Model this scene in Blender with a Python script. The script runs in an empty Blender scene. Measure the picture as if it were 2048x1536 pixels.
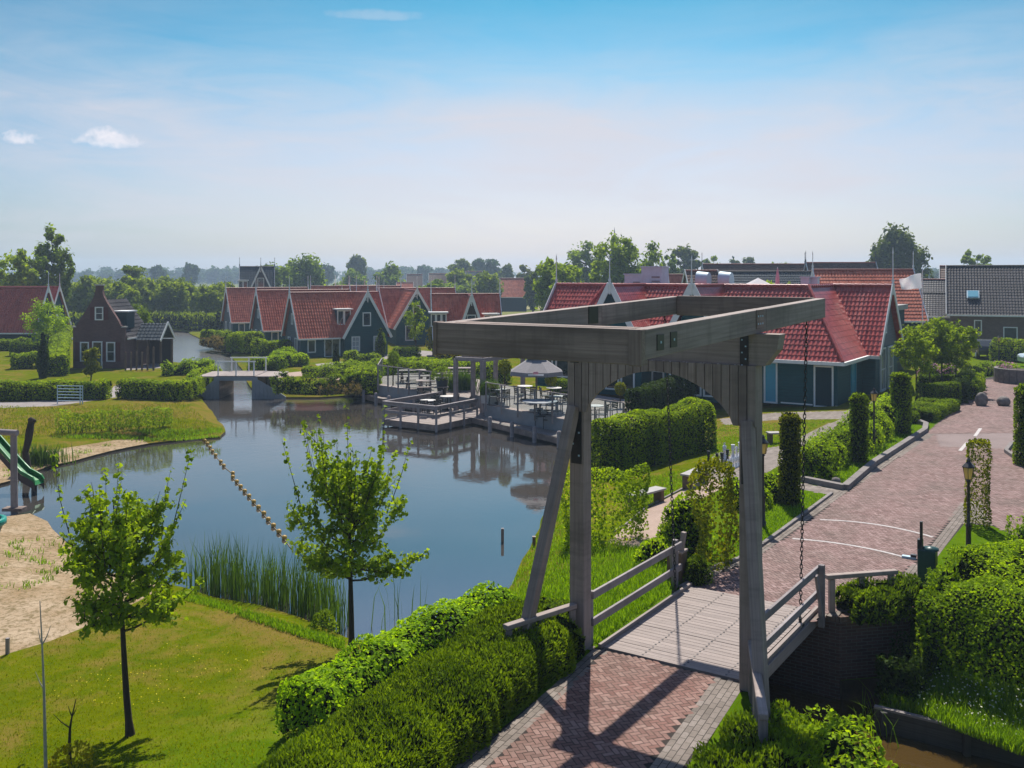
import bpy, math, random
import numpy as np
from mathutils import Vector, Matrix
from mathutils.geometry import delaunay_2d_cdt
random.seed(11)
RNG = np.random.default_rng(11)
S = bpy.context.scene
COL = S.collection
rad = math.radians
# ---------------------------------------------------------------- camera geometry (used only to work out real places)
CH, F, CX, HY = 6.6, 1920.0, 1024.0, 548.0
O = (2.505, 16.125); AX = (.5505, .8348); PX = (.8348, -.5505)   # bridge centre, its axis and its cross direction
ZW, ZC = -1.3, -1.6                                              # pond and canal water levels
def loc(a, p): return (O[0] + a*AX[0] + p*PX[0], O[1] + a*AX[1] + p*PX[1])
def inv(x, y):
    dx, dy = x-O[0], y-O[1]
    return dx*AX[0]+dy*AX[1], dx*PX[0]+dy*PX[1]
def sm(t):
    t = min(1., max(0., t)); return t*t*(3-2*t)
def U(px, py, z):                     # ground point seen at a pixel, height z known
    Y = F*(CH-z)/(py-HY); return ((px-CX)/F*Y, Y)
def at(px, py, Y): return ((px-CX)/F*Y, Y, CH-(py-HY)/F*Y)
POND_PX = [(300,663),(322,664),(376,665),(386,672),(416,685),(457,704),(466,720),(486,745),(497,770),(512,792),(575,797),(640,797),(700,793),(735,790),
 (770,800),(830,812),(905,800),(962,822),(1040,842),(1125,868),(1135,885),(1122,930),(1102,1000),(1068,1080),(1034,1150),(1008,1196),(985,1225),(965,1240),(950,1262),
 (850,1292),(745,1302),(690,1282),(600,1242),(520,1217),(430,1202),(370,1182),(322,1172),(290,1160),(200,1150),(150,1115),(122,1080),(95,1048),(60,1032),(0,1040),(-120,1075),(-300,1090),(-420,1010),(-300,985),(-40,982),
 (20,966),(60,950),(100,936),(150,925),(220,906),(300,890),(390,879),(440,876),(451,866),(449,858),(428,832),(404,802),(412,790),(430,770),(434,746),
 (400,737),(345,729),(325,703)]
POND = [U(a, b, ZW) for a, b in POND_PX]
def subdiv(poly, step, jit=0., seed=1):
    r = random.Random(seed); out = []
    n = len(poly)
    for i in range(n):
        x0, y0 = poly[i]; x1, y1 = poly[(i+1) % n]
        d = math.hypot(x1-x0, y1-y0); k = max(1, int(d/(step*(1+.02*abs(y0)))))
        for j in range(k):
            t = j/k; q = jit*(1 if j else 0)
            out.append((x0+(x1-x0)*t+r.uniform(-q, q), y0+(y1-y0)*t+r.uniform(-q, q)))
    return out
POND = subdiv(POND, .6, .08, 3)
PA = np.array(POND); PB = np.roll(PA, -1, 0)
def inside(poly, x, y):
    c = False; n = len(poly); j = n-1
    for i in range(n):
        xi, yi = poly[i]; xj, yj = poly[j]
        if (yi > y) != (yj > y) and x < (xj-xi)*(y-yi)/(yj-yi)+xi: c = not c
        j = i
    return c
def pond_dist(x, y):
    d = PB-PA; q = np.array([x, y])-PA
    t = np.clip((q*d).sum(1)/((d*d).sum(1)+1e-12), 0, 1)
    e = q-d*t[:, None]
    return math.sqrt((e*e).sum(1).min())
def gz(x, y):                         # height of the land
    a, p = inv(x, y)
    W = 6+.15*max(0., a)
    z = -.8*sm((-p-2)/W)
    if p > 1.6 and -4 < a < 14:
        if a > 1.6:
            if p < 2.95: zz = 0. if a > 4.17+max(0, p-1.87) else -1.22
            else: zz = -1.2+1.2*sm((a-3.2)/2.8)
        else: zz = -1.2+1.15*sm((-a+.2)/1.6)
        z = min(z, zz) if p > 1.75 else z
    if p < -2 and y < 130:
        d = pond_dist(x, y)
        wb = 4.0 if (x < -6 and y < 45) else 1.5
        if d < wb: z = ZW+.07+(z-ZW-.07)*sm(.12+d/wb)
    return z
def G(px, py, dz=0.):                 # land point seen at a pixel
    z = -.4
    for _ in range(14):
        x, y = U(px, py, z+dz); z = .5*z+.5*gz(x, y)
    return (x, y, gz(x, y))
# ---------------------------------------------------------------- objects and labels
def tag(o, label=None, cat=None, group=None, kind=None):
    if label: o['label'] = label
    if cat: o['category'] = cat
    if group: o['group'] = group
    if kind: o['kind'] = kind
    return o
def thing(name, label, cat, pos=(0, 0, 0), rz=0., group=None):
    o = bpy.data.objects.new(name, None); COL.objects.link(o)
    o.empty_display_size = .2
    o.location = pos; o.rotation_euler = (0, 0, rz)
    return tag(o, label, cat, group)
def dup(o, pos=None, rz=None, label=None, parent=None):
    c = o.copy(); COL.objects.link(c)
    if parent is not None: c.parent = parent
    if pos is not None: c.location = pos
    if rz is not None: c.rotation_euler = (0, 0, rz)
    if label: c['label'] = label
    for ch in list(KIDS.get(o.name, [])): dup(ch, parent=c)
    return c
KIDS = {}
def frame_of(d, up=(0, 0, 1)):
    d = Vector(d).normalized(); u = Vector(up)
    if abs(d.dot(u)) > .98: u = Vector((0, 1, 0))
    s = d.cross(u).normalized(); u = s.cross(d).normalized()
    return d, s, u
class Geo:
    def __init__(s): s.V = []; s.W = []; s.n = 0; s.F = []
    def add(s, V, Fc, mat=0, shade=None, uvw=None, smooth=False):
        V = np.asarray(V, float).reshape(-1, 3); Fc = np.asarray(Fc, np.int64)
        if len(V) == 0 or len(Fc) == 0: return s
        s.V.append(V); s.W.append(V if uvw is None else np.asarray(uvw, float).reshape(-1, 3))
        m = len(Fc)
        sh = np.full(m, .5) if shade is None else np.broadcast_to(np.asarray(shade, float), (m,))
        s.F.append((Fc+s.n, mat, sh, smooth)); s.n += len(V); return s
    def box(s, c, size, R=None, mat=0, shade=None, off=None):
        h = np.array(size)/2
        q = np.array([[x, y, z] for x in (-1, 1) for y in (-1, 1) for z in (-1, 1)], float)*h
        V = q if R is None else q@np.array(R).T
        f = [[0, 1, 3, 2], [4, 6, 7, 5], [0, 4, 5, 1], [2, 3, 7, 6], [0, 2, 6, 4], [1, 5, 7, 3]]
        o = np.array([random.uniform(0, 40), random.uniform(0, 40), random.uniform(0, 40)]) if off is None else np.array(off)
        ax = int(np.argmax(size)); perm = [ax, (ax+1) % 3, (ax+2) % 3]
        return s.add(V+np.array(c), f, mat, shade, q[:, perm]+o)
    def beam(s, p0, p1, w, h, up=(0, 0, 1), mat=0, shade=None):
        p0 = Vector(p0); p1 = Vector(p1); d, sd, u = frame_of(p1-p0, up)
        R = np.array([list(d), list(sd), list(u)]).T
        return s.box((p0+p1)/2, ((p1-p0).length, w, h), R, mat, shade)
    def tube(s, pts, r, n=8, mat=0, shade=None, cap=True):
        pts = [Vector(p) for p in pts]; k = len(pts)
        r = [r]*k if not hasattr(r, '__len__') else r
        V = []; Wv = []; L = 0; o = random.uniform(0, 30)
        for i, p in enumerate(pts):
            d = pts[min(i+1, k-1)]-pts[max(i-1, 0)]
            _, a, b = frame_of(d if d.length > 1e-6 else (0, 0, 1), (0, .02, 1))
            if i: L += (p-pts[i-1]).length
            for j in range(n):
                t = 2*math.pi*j/n; q = a*math.cos(t)*r[i]+b*math.sin(t)*r[i]
                V.append(p+q); Wv.append((L+o, math.cos(t)*r[i], math.sin(t)*r[i]))
        f = [[i*n+j, i*n+(j+1) % n, (i+1)*n+(j+1) % n, (i+1)*n+j] for i in range(k-1) for j in range(n)]
        s.add([list(v) for v in V], f, mat, shade, Wv, True)
        if cap:
            for i, rv in ((0, 1), (k-1, 0)):
                idx = list(range(n)); 
                s.add([list(v) for v in V[i*n:i*n+n]], [idx[::-1] if rv else idx], mat, shade, Wv[i*n:i*n+n])
        return s
    def lathe(s, prof, c=(0, 0, 0), n=12, mat=0, shade=None, smooth=True):
        V = [(c[0]+r*math.cos(2*math.pi*j/n), c[1]+r*math.sin(2*math.pi*j/n), c[2]+z) for r, z in prof for j in range(n)]
        f = [[i*n+j, i*n+(j+1) % n, (i+1)*n+(j+1) % n, (i+1)*n+j] for i in range(len(prof)-1) for j in range(n)]
        return s.add(V, f, mat, shade, None, smooth)
    def prism(s, poly, fn0, fn1, mat=0, shade=None):     # poly of 2-d points mapped to two 3-d caps
        k = len(poly); A = [list(fn0(*q)) for q in poly]; B = [list(fn1(*q)) for q in poly]
        s.add(A+B, [[i, (i+1) % k, k+(i+1) % k, k+i] for i in range(k)], mat, shade)
        s.add(A, [list(range(k))[::-1]], mat, shade); s.add(B, [list(range(k))], mat, shade); return s
    def quad(s, a, b, c, d, mat=0, shade=None): return s.add([a, b, c, d], [[0, 1, 2, 3]], mat, shade)
    def mesh(s, name, mats):
        me = bpy.data.meshes.new(name)
        V = np.concatenate(s.V); W = np.concatenate(s.W)
        me.vertices.add(len(V)); me.vertices.foreach_set('co', V.ravel().astype(np.float32))
        li = []; ls = []; mi = []; sh = []; sms = []; pos = 0
        for Fc, m, shd, smo in s.F:
            k = Fc.shape[1]; li.append(Fc.ravel()); ls.append(pos+np.arange(len(Fc))*k); pos += Fc.size
            mi.append(np.full(len(Fc), m)); sh.append(shd); sms.append(np.full(len(Fc), smo))
        li = np.concatenate(li); ls = np.concatenate(ls)
        me.loops.add(len(li)); me.loops.foreach_set('vertex_index', li.astype(np.int32))
        me.polygons.add(len(ls)); me.polygons.foreach_set('loop_start', ls.astype(np.int32))
        me.polygons.foreach_set('material_index', np.concatenate(mi).astype(np.int32))
        me.polygons.foreach_set('use_smooth', np.concatenate(sms).astype(bool))
        at1 = me.attributes.new('shade', 'FLOAT', 'FACE'); at1.data.foreach_set('value', np.concatenate(sh).astype(np.float32))
        at2 = me.attributes.new('uvw', 'FLOAT_VECTOR', 'POINT'); at2.data.foreach_set('vector', W.ravel().astype(np.float32))
        me.update(calc_edges=True)
        for m in (mats if isinstance(mats, (list, tuple)) else [mats]): me.materials.append(m)
        return me
    def build(s, name, mats, parent=None, bevel=0., pos=None, rz=None):
        o = bpy.data.objects.new(name, s.mesh(name, mats)); COL.objects.link(o)
        if parent is not None: o.parent = parent; KIDS.setdefault(parent.name, []).append(o)
        if pos is not None: o.location = pos
        if rz is not None: o.rotation_euler = (0, 0, rz)
        if bevel:
            b = o.modifiers.new('bevel', 'BEVEL'); b.width = bevel; b.segments = 2; b.limit_method = 'ANGLE'
        return o
# ---------------------------------------------------------------- materials
class NB:
    def __init__(s, nt): s.t = nt
    def n(s, typ, ins=None, **props):
        nd = s.t.nodes.new(typ)
        for k, v in props.items(): setattr(nd, k, v)
        for k, v in (ins or {}).items():
            if hasattr(v, 'bl_idname') or isinstance(v, tuple) and len(v) == 2 and hasattr(v[0], 'bl_idname'):
                nd_, so = (v, 0) if not isinstance(v, tuple) else v
                s.t.links.new(nd_.outputs[so], nd.inputs[k])
            else: nd.inputs[k].default_value = v
        return nd
    def math(s, op, a, b=0., c=None):
        ins = {0: a, 1: b}
        if c is not None: ins[2] = c
        return s.n('ShaderNodeMath', ins, operation=op)
    def ramp(s, fac, stops, interp='LINEAR'):
        r = s.n('ShaderNodeValToRGB', {0: fac}); e = r.color_ramp; e.interpolation = interp
        while len(e.elements) < len(stops): e.elements.new(.5)
        for el, (p, c) in zip(e.elements, stops):
            el.position = p; el.color = (c[0], c[1], c[2], 1) if hasattr(c, '__len__') else (c, c, c, 1)
        return r
    def noise(s, vec, scale, detail=4, rough=.55, dist=0.):
        return s.n('ShaderNodeTexNoise', {'Vector': vec, 'Scale': scale, 'Detail': detail, 'Roughness': rough, 'Distortion': dist})
    def mix(s, f, a, b, typ='MIX'):
        m = s.n('ShaderNodeMix', {0: f}, data_type='RGBA', blend_type=typ)
        for sock, v in ((6, a), (7, b)):
            if hasattr(v, 'bl_idname'): s.t.links.new(v.outputs[0], m.inputs[sock])
            elif isinstance(v, tuple) and hasattr(v[0], 'bl_idname'): s.t.links.new(v[0].outputs[v[1]], m.inputs[sock])
            else: m.inputs[sock].default_value = (v[0], v[1], v[2], 1)
        return (m, 2)
def new_mat(name):
    m = bpy.data.materials.new(name); m.use_nodes = True; m.node_tree.nodes.clear()
    b = NB(m.node_tree); b.out = b.n('ShaderNodeOutputMaterial'); return m, b
def fin(b, sh): b.t.links.new(sh.outputs[0], b.out.inputs[0])
def uvw(b, scale=(1, 1, 1)):
    a = b.n('ShaderNodeAttribute', attribute_name='uvw')
    return b.n('ShaderNodeMapping', {'Vector': (a, 1), 'Scale': scale})
def pos(b, scale=(1, 1, 1)):
    a = b.n('ShaderNodeNewGeometry')
    return b.n('ShaderNodeMapping', {'Vector': (a, 0), 'Scale': scale})
def shade(b): return (b.n('ShaderNodeAttribute', attribute_name='shade'), 2)
def pbsdf(b, col, rough=.7, spec=.3, bump=None, bstr=.3, bdist=.02, metal=0.):
    ins = {'Base Color': col if not (isinstance(col, tuple) and not hasattr(col[0], 'bl_idname')) else (col[0], col[1], col[2], 1),
           'Roughness': rough, 'Specular IOR Level': spec, 'Metallic': metal}
    if bump is not None:
        ins['Normal'] = b.n('ShaderNodeBump', {'Height': bump, 'Strength': bstr, 'Distance': bdist})
    return b.n('ShaderNodeBsdfPrincipled', ins)
def leaf_mat(name, c1, c2, trans=.4, rough=.5, tcol=None):
    m, b = new_mat(name); sh = shade(b)
    col = b.mix(sh, c1, c2)
    d = pbsdf(b, col, rough+.1, .05)
    tc = b.mix(sh, [min(1, v*k) for v, k in zip(c1, (1.55, 1.45, .35))], [min(1, v*k) for v, k in zip(c2, (1.55, 1.45, .35))]) if tcol is None else b.mix(sh, tcol, tcol)
    t = b.n('ShaderNodeBsdfTranslucent', {'Color': tc})
    fin(b, b.n('ShaderNodeMixShader', {0: trans, 1: d, 2: t})); return m
def wood_mat(name, c1, c2, grain=28., rough=.75, bstr=.5, stain=.65):
    m, b = new_mat(name)
    v = uvw(b, (.55, grain, grain)); g = b.noise(v, 1., 6, .65, .4)
    v2 = uvw(b, (.35, 1.6, 1.6)); g2 = b.noise(v2, 1.3, 5, .6)
    sh = shade(b)
    col = b.mix(b.ramp(g, [(.3, 0.), (.72, 1.)]), c1, c2)
    col = b.mix(b.math('MULTIPLY', b.ramp(g2, [(.42, 0.), (.7, 1.)]), stain), col, [v*.35 for v in c1])
    st3 = b.noise(uvw(b, (5., .8, .8)), 1., 4, .6); col = b.mix(b.math('MULTIPLY', b.ramp(st3, [(.5, 0.), (.72, 1.)]), stain*.75), col, [v*.42 for v in c1])
    col = b.mix(b.math('MULTIPLY', sh, .5), col, [v*.6 for v in c2])
    fin(b, pbsdf(b, col, rough, .25, g, bstr, .01)); return m
def paint(name, c, rough=.5, var=.25, scale=3., spec=.35, metal=0.):
    m, b = new_mat(name); v = uvw(b)
    n1 = b.noise(v, scale, 5, .65)
    col = b.mix(b.ramp(n1, [(.3, 0.), (.75, 1.)]), [x*(1-var) for x in c], [min(1, x*(1+var*.4)) for x in c])
    fin(b, pbsdf(b, col, rough, spec, n1, .08, .01, metal)); return m
def boards(name, c, step=.16, axis=2, rough=.55):
    m, b = new_mat(name); a = b.n('ShaderNodeAttribute', attribute_name='uvw')
    sp = b.n('ShaderNodeSeparateXYZ', {0: (a, 1)})
    f = b.math('FRACT', b.math('DIVIDE', (sp, axis), step))
    n1 = b.noise(uvw(b, (.7, .7, 6)), 2., 5, .6)
    dark = b.ramp(f, [(0., .25), (.1, 1.), (1., 1.)])
    col = b.mix(b.ramp(n1, [(.3, 0.), (.75, 1.)]), [x*.8 for x in c], [x*1.15 for x in c])
    col = b.mix(1., col, dark, 'MULTIPLY')
    fin(b, pbsdf(b, col, rough, .15, b.math('SUBTRACT', 1., f), .6, .03)); return m
def brick_mat(name, c1, c2, mortar, w=.22, h=.065, rough=.85):
    m, b = new_mat(name); a = b.n('ShaderNodeAttribute', attribute_name='uvw')
    sp = b.n('ShaderNodeSeparateXYZ', {0: (a, 1)})
    v = b.n('ShaderNodeCombineXYZ', {0: b.math('ADD', (sp, 0), (sp, 1)), 1: (sp, 2)})
    t = b.n('ShaderNodeTexBrick', {'Vector': v, 'Color1': (*c1, 1), 'Color2': (*c2, 1), 'Mortar': (*mortar, 1), 'Scale': 1.,
            'Brick Width': w, 'Row Height': h, 'Mortar Size': .007, 'Bias': -.1})
    n1 = b.noise(v, 1.2, 5, .65)
    col = b.mix(b.math('MULTIPLY', b.ramp(n1, [(.35, 0.), (.7, 1.)]), .35), t, [x*.6 for x in c1])
    fin(b, pbsdf(b, col, rough, .2, b.math('SUBTRACT', 1., (t, 1)), .4, .01)); return m
def tile_mat(name, c1, c2, rough=.35, spec=.5):
    m, b = new_mat(name); a = b.n('ShaderNodeAttribute', attribute_name='uvw')
    fl = b.n('ShaderNodeVectorMath', {0: (a, 1), 1: (.24, .35, 1.)}, operation='DIVIDE')
    fl = b.n('ShaderNodeVectorMath', {0: fl}, operation='FLOOR')
    wn = b.n('ShaderNodeTexWhiteNoise', {'Vector': fl}, noise_dimensions='3D')
    n1 = b.noise(uvw(b), 1.1, 5, .65); n2 = b.noise(uvw(b), 14., 3)
    f = b.math('MULTIPLY', b.math('ADD', (wn, 0), b.ramp(n1, [(.3, 0.), (.7, 1.)])), .5)
    col = b.mix(f, c1, c2)
    dirt = b.noise(uvw(b, (2.2, .45, 1.)), 1., 5, .65); col = b.mix(b.math('MULTIPLY', b.ramp(dirt, [(.48, 0.), (.72, 1.)]), .55), col, [v*.40+.012 for v in c1])
    fin(b, pbsdf(b, col, b.math('MULTIPLY_ADD', n2, .2, rough-.1), spec)); return m
M = {}
M['wood'] = wood_mat('weathered_wood', (.205, .158, .134), (.39, .318, .28))
M['wood_dark'] = wood_mat('dark_weathered_wood', (.17, .118, .094), (.36, .275, .23), stain=.9)
M['tarred'] = wood_mat('tarred_wood', (.035, .032, .03), (.08, .075, .07), stain=.5)
M['wood_deck'] = wood_mat('deck_wood', (.20, .160, .142), (.34, .28, .25), grain=18., stain=.25)
M['wood_grey'] = wood_mat('grey_stained_wood', (.20, .170, .165), (.33, .29, .285), grain=18.)
M['wood_brown'] = wood_mat('brown_post_wood', (.12, .07, .045), (.22, .14, .09))
M['bark'] = wood_mat('bark', (.035, .026, .018), (.085, .065, .045), grain=14., rough=.9, bstr=.8)
M['bark_pale'] = wood_mat('birch_bark', (.25, .23, .2), (.5, .47, .42), grain=6., rough=.9)
M['iron'] = paint('black_iron', (.012, .012, .014), .45, .3, 8., .5)
M['chain'] = paint('chain_steel', (.03, .03, .032), .4, .3, 20., .5, .6)
M['white'] = paint('white_paint', (.72, .72, .70), .45, .1)
M['zinc'] = paint('zinc', (.40, .54, .62), .5, .15, 2., .3, 0.)
M['teal'] = boards('teal_boards', (.005, .066, .072))
M['teal_dark'] = boards('dark_teal_boards', (.003, .030, .038))
M['grey_boards'] = boards('grey_green_boards', (.10, .12, .13))
M['black_boards'] = boards('black_boards', (.035, .022, .02))
M['brown_boards'] = boards('brown_boards', (.07, .045, .03), .18, 0)
M['teal_door'] = paint('teal_paint', (.012, .07, .085), .4, .1)
M['blue_door'] = paint('light_blue_paint', (.05, .30, .42), .4, .1)
M['tile_red'] = tile_mat('red_tiles', (.33, .080, .048), (.56, .175, .105), .6, .12)
M['tile_red2'] = tile_mat('glazed_red_tiles', (.24, .034, .030), (.44, .090, .074), .34, .34)
M['tile_orange'] = tile_mat('orange_red_tiles', (.30, .050, .028), (.50, .105, .055), .45, .35)
M['tile_dark'] = tile_mat('dark_tiles', (.024, .022, .026), (.056, .050, .056), .65, .2)
M['tile_blue'] = tile_mat('slate_blue_tiles', (.022, .034, .045), (.045, .06, .075), .7, .15)
M['tile_brown'] = tile_mat('brown_tiles', (.075, .038, .028), (.13, .066, .048), .6, .2)
M['ridge'] = paint('ridge_tile', (.24, .050, .035), .5, .3, 4.)
M['ridge_dark'] = paint('dark_ridge', (.06, .055, .055), .5, .3, 4.)
M['brick'] = brick_mat('dark_brick', (.11, .050, .045), (.165, .078, .068), (.14, .115, .11))
M['brick_brown'] = brick_mat('brown_brick', (.12, .07, .05), (.17, .105, .08), (.16, .14, .12))
M['brick_wet'] = brick_mat('abutment_brick', (.07, .035, .028), (.115, .062, .05), (.13, .12, .11))
M['shutter'] = paint('dark_red_shutter', (.09, .012, .012), .5, .15)
M['stone'] = paint('boulder_stone', (.19, .165, .15), .85, .5, 5.)
M['concrete'] = paint('concrete', (.34, .32, .30), .85, .25, 2.5)
M['plaster'] = paint('grey_skirt', (.22, .235, .25), .7, .2, 1.5)
M['steel_green'] = paint('dark_green_steel', (.012, .055, .05), .4, .2)
M['slide_green'] = paint('green_plastic', (.006, .17, .03), .35, .15, 3., .5)
M['slide_brown'] = paint('brown_plastic', (.055, .032, .026), .5, .2)
M['swing_green'] = paint('turquoise_plastic', (.01, .22, .16), .35, .15)
M['canvas'] = paint('grey_canvas', (.20, .185, .19), .85, .15, 6.)

M['black_plastic'] = paint('anthracite_plastic', (.018, .02, .023), .5, .2)
M['table_pale'] = paint('pale_tabletop', (.5, .47, .44), .5, .2)
M['buoy'] = paint('yellow_buoy', (.46, .27, .035), .5, .4, 14.)
M['rope'] = paint('rope', (.25, .2, .12), .9)
M['chess_white'] = paint('white_plastic', (.7, .7, .72), .4, .08)
M['soil'] = paint('dark_soil', (.05, .035, .022), .95, .4, 5.)
M['pink'] = paint('pink_mark', (.65, .25, .3), .7)
def glass():
    m, b = new_mat('window_glass')
    n1 = b.noise(uvw(b), .9, 3)
    col = b.ramp(n1, [(.35, (.008, .012, .014)), (.7, (.05, .065, .07))])
    fin(b, pbsdf(b, col, .06, .7)); return m
M['glass'] = glass()
def clear():
    m, b = new_mat('clear_glass')
    g = b.n('ShaderNodeBsdfGlossy', {'Color': (.9, .95, 1, 1), 'Roughness': .03})
    t = b.n('ShaderNodeBsdfTransparent', {'Color': (.86, .91, .91, 1)})
    fr = b.math('MULTIPLY', b.n('ShaderNodeFresnel', {'IOR': 1.45}), .10)
    fin(b, b.n('ShaderNodeMixShader', {0: fr, 1: t, 2: g})); return m
M['clear'] = clear()
M['curtain'] = paint('net_curtain', (.38, .42, .46), .3, .45, 2.5, .5)
def water_mat(name, c, sc=1., st=.25):
    m, b = new_mat(name); g = b.n('ShaderNodeNewGeometry')
    v = b.n('ShaderNodeMapping', {'Vector': (g, 0), 'Scale': (1., 1., 1.)})
    big = b.noise(v, .06, 3, .5); calm = b.ramp(big, [(.38, .25), (.62, 1.)])
    yy = b.n('ShaderNodeSeparateXYZ', {0: (g, 0)}); far = b.n('ShaderNodeMapRange', {0: (yy, 1), 1: 30., 2: 75., 3: .25, 4: 6.}); rgh = b.n('ShaderNodeMapRange', {0: (yy, 1), 1: 55., 2: 90., 3: .03, 4: .22}); calm = b.math('MULTIPLY', calm, far)
    w1 = b.noise(v, 2.2*sc, 3, .55, .6); w2 = b.noise(v, 7.*sc, 2, .5)
    h = b.math('MULTIPLY', b.math('MULTIPLY_ADD', w2, .35, w1), calm)
    mud = b.ramp(b.noise(v, .15, 3), [(.35, c), (.7, [x*.7 for x in c])])
    p = pbsdf(b, mud, rgh, .5, h, st, .06); p.inputs['IOR'].default_value = 2.9
    fin(b, p); return m
M['water'] = water_mat('pond_water', (.050, .045, .040), 1., .06)
M['canal'] = water_mat('canal_water', (.075, .045, .012), 1.3, .10)
# foliage
M['lf_laurel'] = leaf_mat('laurel_leaf', (.13, .25, .006), (.31, .47, .013), .55, .4)
M['lf_yew'] = leaf_mat('yew_needles', (.058, .105, .006), (.185, .275, .012), .42, .55)
M['lf_hedge'] = leaf_mat('hedge_leaf', (.105, .175, .005), (.27, .37, .011), .52, .45)
M['lf_bush'] = leaf_mat('bush_leaf', (.11, .19, .005), (.29, .42, .012), .54, .45)
M['lf_box'] = leaf_mat('box_leaf', (0.052, 0.100, 0.005), (0.196, 0.284, 0.009), 0.48, .5)
M['lf_dark'] = leaf_mat('dark_hedge_leaf', (0.015, 0.035, 0.004), (0.053, 0.091, 0.007), 0.3, .5)
M['lf_hornbeam'] = leaf_mat('hornbeam_leaf', (0.054, 0.082, 0.004), (0.195, 0.210, 0.009), 0.48, .5)
M['lf_maple'] = leaf_mat('young_tree_leaf', (0.069, 0.136, 0.007), (0.276, 0.380, 0.016), .48, .4)
M['lf_tree'] = leaf_mat('tree_leaf', (0.055, 0.098, 0.008), (0.185, 0.270, 0.017), 0.48, .5)
M['lf_treedark'] = leaf_mat('dark_tree_leaf', (0.033, 0.059, 0.005), (0.111, 0.149, 0.009), 0.48, .5)
M['lf_willow'] = leaf_mat('willow_leaf', (0.086, 0.134, 0.011), (0.217, 0.286, 0.024), 0.48, .5)
M['lf_lime'] = leaf_mat('lime_tree_leaf', (0.086, 0.148, 0.005), (0.271, 0.368, 0.012), 0.48, .45)
M['lf_yellow'] = leaf_mat('yellow_leaf', (0.189, 0.192, 0.003), (0.444, 0.360, 0.006), 0.48, .45)
M['lf_reed'] = leaf_mat('reed_blade', (.030, .075, .018), (.085, .15, .03), .35, .5)
M['lf_grass'] = leaf_mat('grass_blade', (0.094, 0.130, 0.002), (0.226, 0.242, 0.003), 0.48, .8)
M['lf_grass2'] = leaf_mat('lush_grass_blade', (0.083, 0.174, 0.003), (0.208, 0.346, 0.006), 0.48, .6)
M['lf_dry'] = leaf_mat('dry_plant', (0.160, 0.120, 0.050), (0.270, 0.210, 0.100), .3, .7)
M['lf_pink'] = leaf_mat('pink_blossom', (0.450, 0.160, 0.320), (0.750, 0.420, 0.550), .3, .7, (.7, .35, .5))
M['lf_flower'] = leaf_mat('white_blossom', (0.700, 0.700, 0.500), (0.800, 0.800, 0.620), .3, .7, (.7, .7, .5))
M['lf_far'] = leaf_mat('far_tree_leaf', (.03, .065, .025), (.06, .11, .04), .3, .6)
M['lamp_glass'] = leaf_mat('yellowed_lamp_glass', (.75, .58, .22), (.75, .58, .22), .55, .4, (.9, .7, .28))
M['cloth_white'] = leaf_mat('white_cloth', (.78, .78, .80), (.78, .78, .80), .5, .7, (.8, .8, .82))
M['lf_dandelion'] = leaf_mat('yellow_blossom', (.7, .55, .03), (.8, .68, .10), .3, .7, (.7, .5, .02))
M['core'] = paint('inner_shade_fill', (.012, .022, .004), .95, .4, 3., .05)  # near-black fill added inside foliage to block light; inner shade is in its colour
# ---------------------------------------------------------------- ground materials
def ground_mat():
    m, b = new_mat('lawn_grass'); g = pos(b)
    dp = b.n('ShaderNodeVectorMath', {0: g, 1: (PX[0], PX[1], 0)}, operation='DOT_PRODUCT')
    dry_side = b.n('ShaderNodeMapRange', {0: (dp, 1), 1: -14., 2: -8.6, 3: 1., 4: 0.})          # p < -3 : the dry lawns
    n1 = b.noise(g, .35, 5, .6, .8); n2 = b.noise(g, 1.6, 6, .65, .5); n3 = b.noise(g, 9., 4, .7); n4 = b.noise(g, 55., 3, .7)
    lush = b.mix(b.ramp(n2, [(.3, 0.), (.7, 1.)]), (.055, .120, .002), (.11, .185, .004))
    dry = b.mix(b.ramp(n2, [(.3, 0.), (.72, 1.)]), (.070, .105, .001), (.150, .160, .002))
    tan = b.mix(n3, (.155, .105, .024), (.24, .16, .042))
    sy_ = b.n('ShaderNodeSeparateXYZ', {0: g}); spit = b.n('ShaderNodeMapRange', {0: (sy_, 1), 1: 38., 2: 47., 3: 0., 4: .075}); spit2 = b.n('ShaderNodeMapRange', {0: (sy_, 1), 1: 58., 2: 64., 3: 1., 4: 0.})
    patch = b.ramp(b.math('ADD', b.math('MULTIPLY', spit, spit2), b.math('MULTIPLY_ADD', n2, .45, b.math('MULTIPLY', n1, .7))), [(.56, 0.), (.68, .85)])
    wear = b.n('ShaderNodeSeparateXYZ', {0: (b.n('ShaderNodeAttribute', attribute_name='uvw'), 1)}); wr = b.ramp(b.math('MULTIPLY_ADD', n3, .55, b.math('MULTIPLY_ADD', n2, .45, b.math('SUBTRACT', (wear, 0), .5))), [(.30, 0.), (.62, .9)])
    dry = b.mix(b.math('MAXIMUM', patch, wr), dry, tan)
    col = b.mix(dry_side, lush, dry)
    far = b.n('ShaderNodeSeparateXYZ', {0: g})
    ff = b.n('ShaderNodeMapRange', {0: (far, 1), 1: 110., 2: 190., 3: 0., 4: 1.})
    big = b.noise(b.n('ShaderNodeMapping', {'Vector': g, 'Scale': (.006, .02, 1.)}), 1., 4, .6)
    col = b.mix(ff, col, b.mix(b.ramp(big, [(.4, 0.), (.6, 1.)]), (.075, .105, .022), (.20, .20, .075)))
    col = b.mix(b.ramp(n4, [(.3, .55), (.7, 0.)]), col, (.03, .045, .004))
    fin(b, pbsdf(b, col, 1., .0, b.math('MULTIPLY_ADD', n4, .7, n3), .5, .05)); return m
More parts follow.
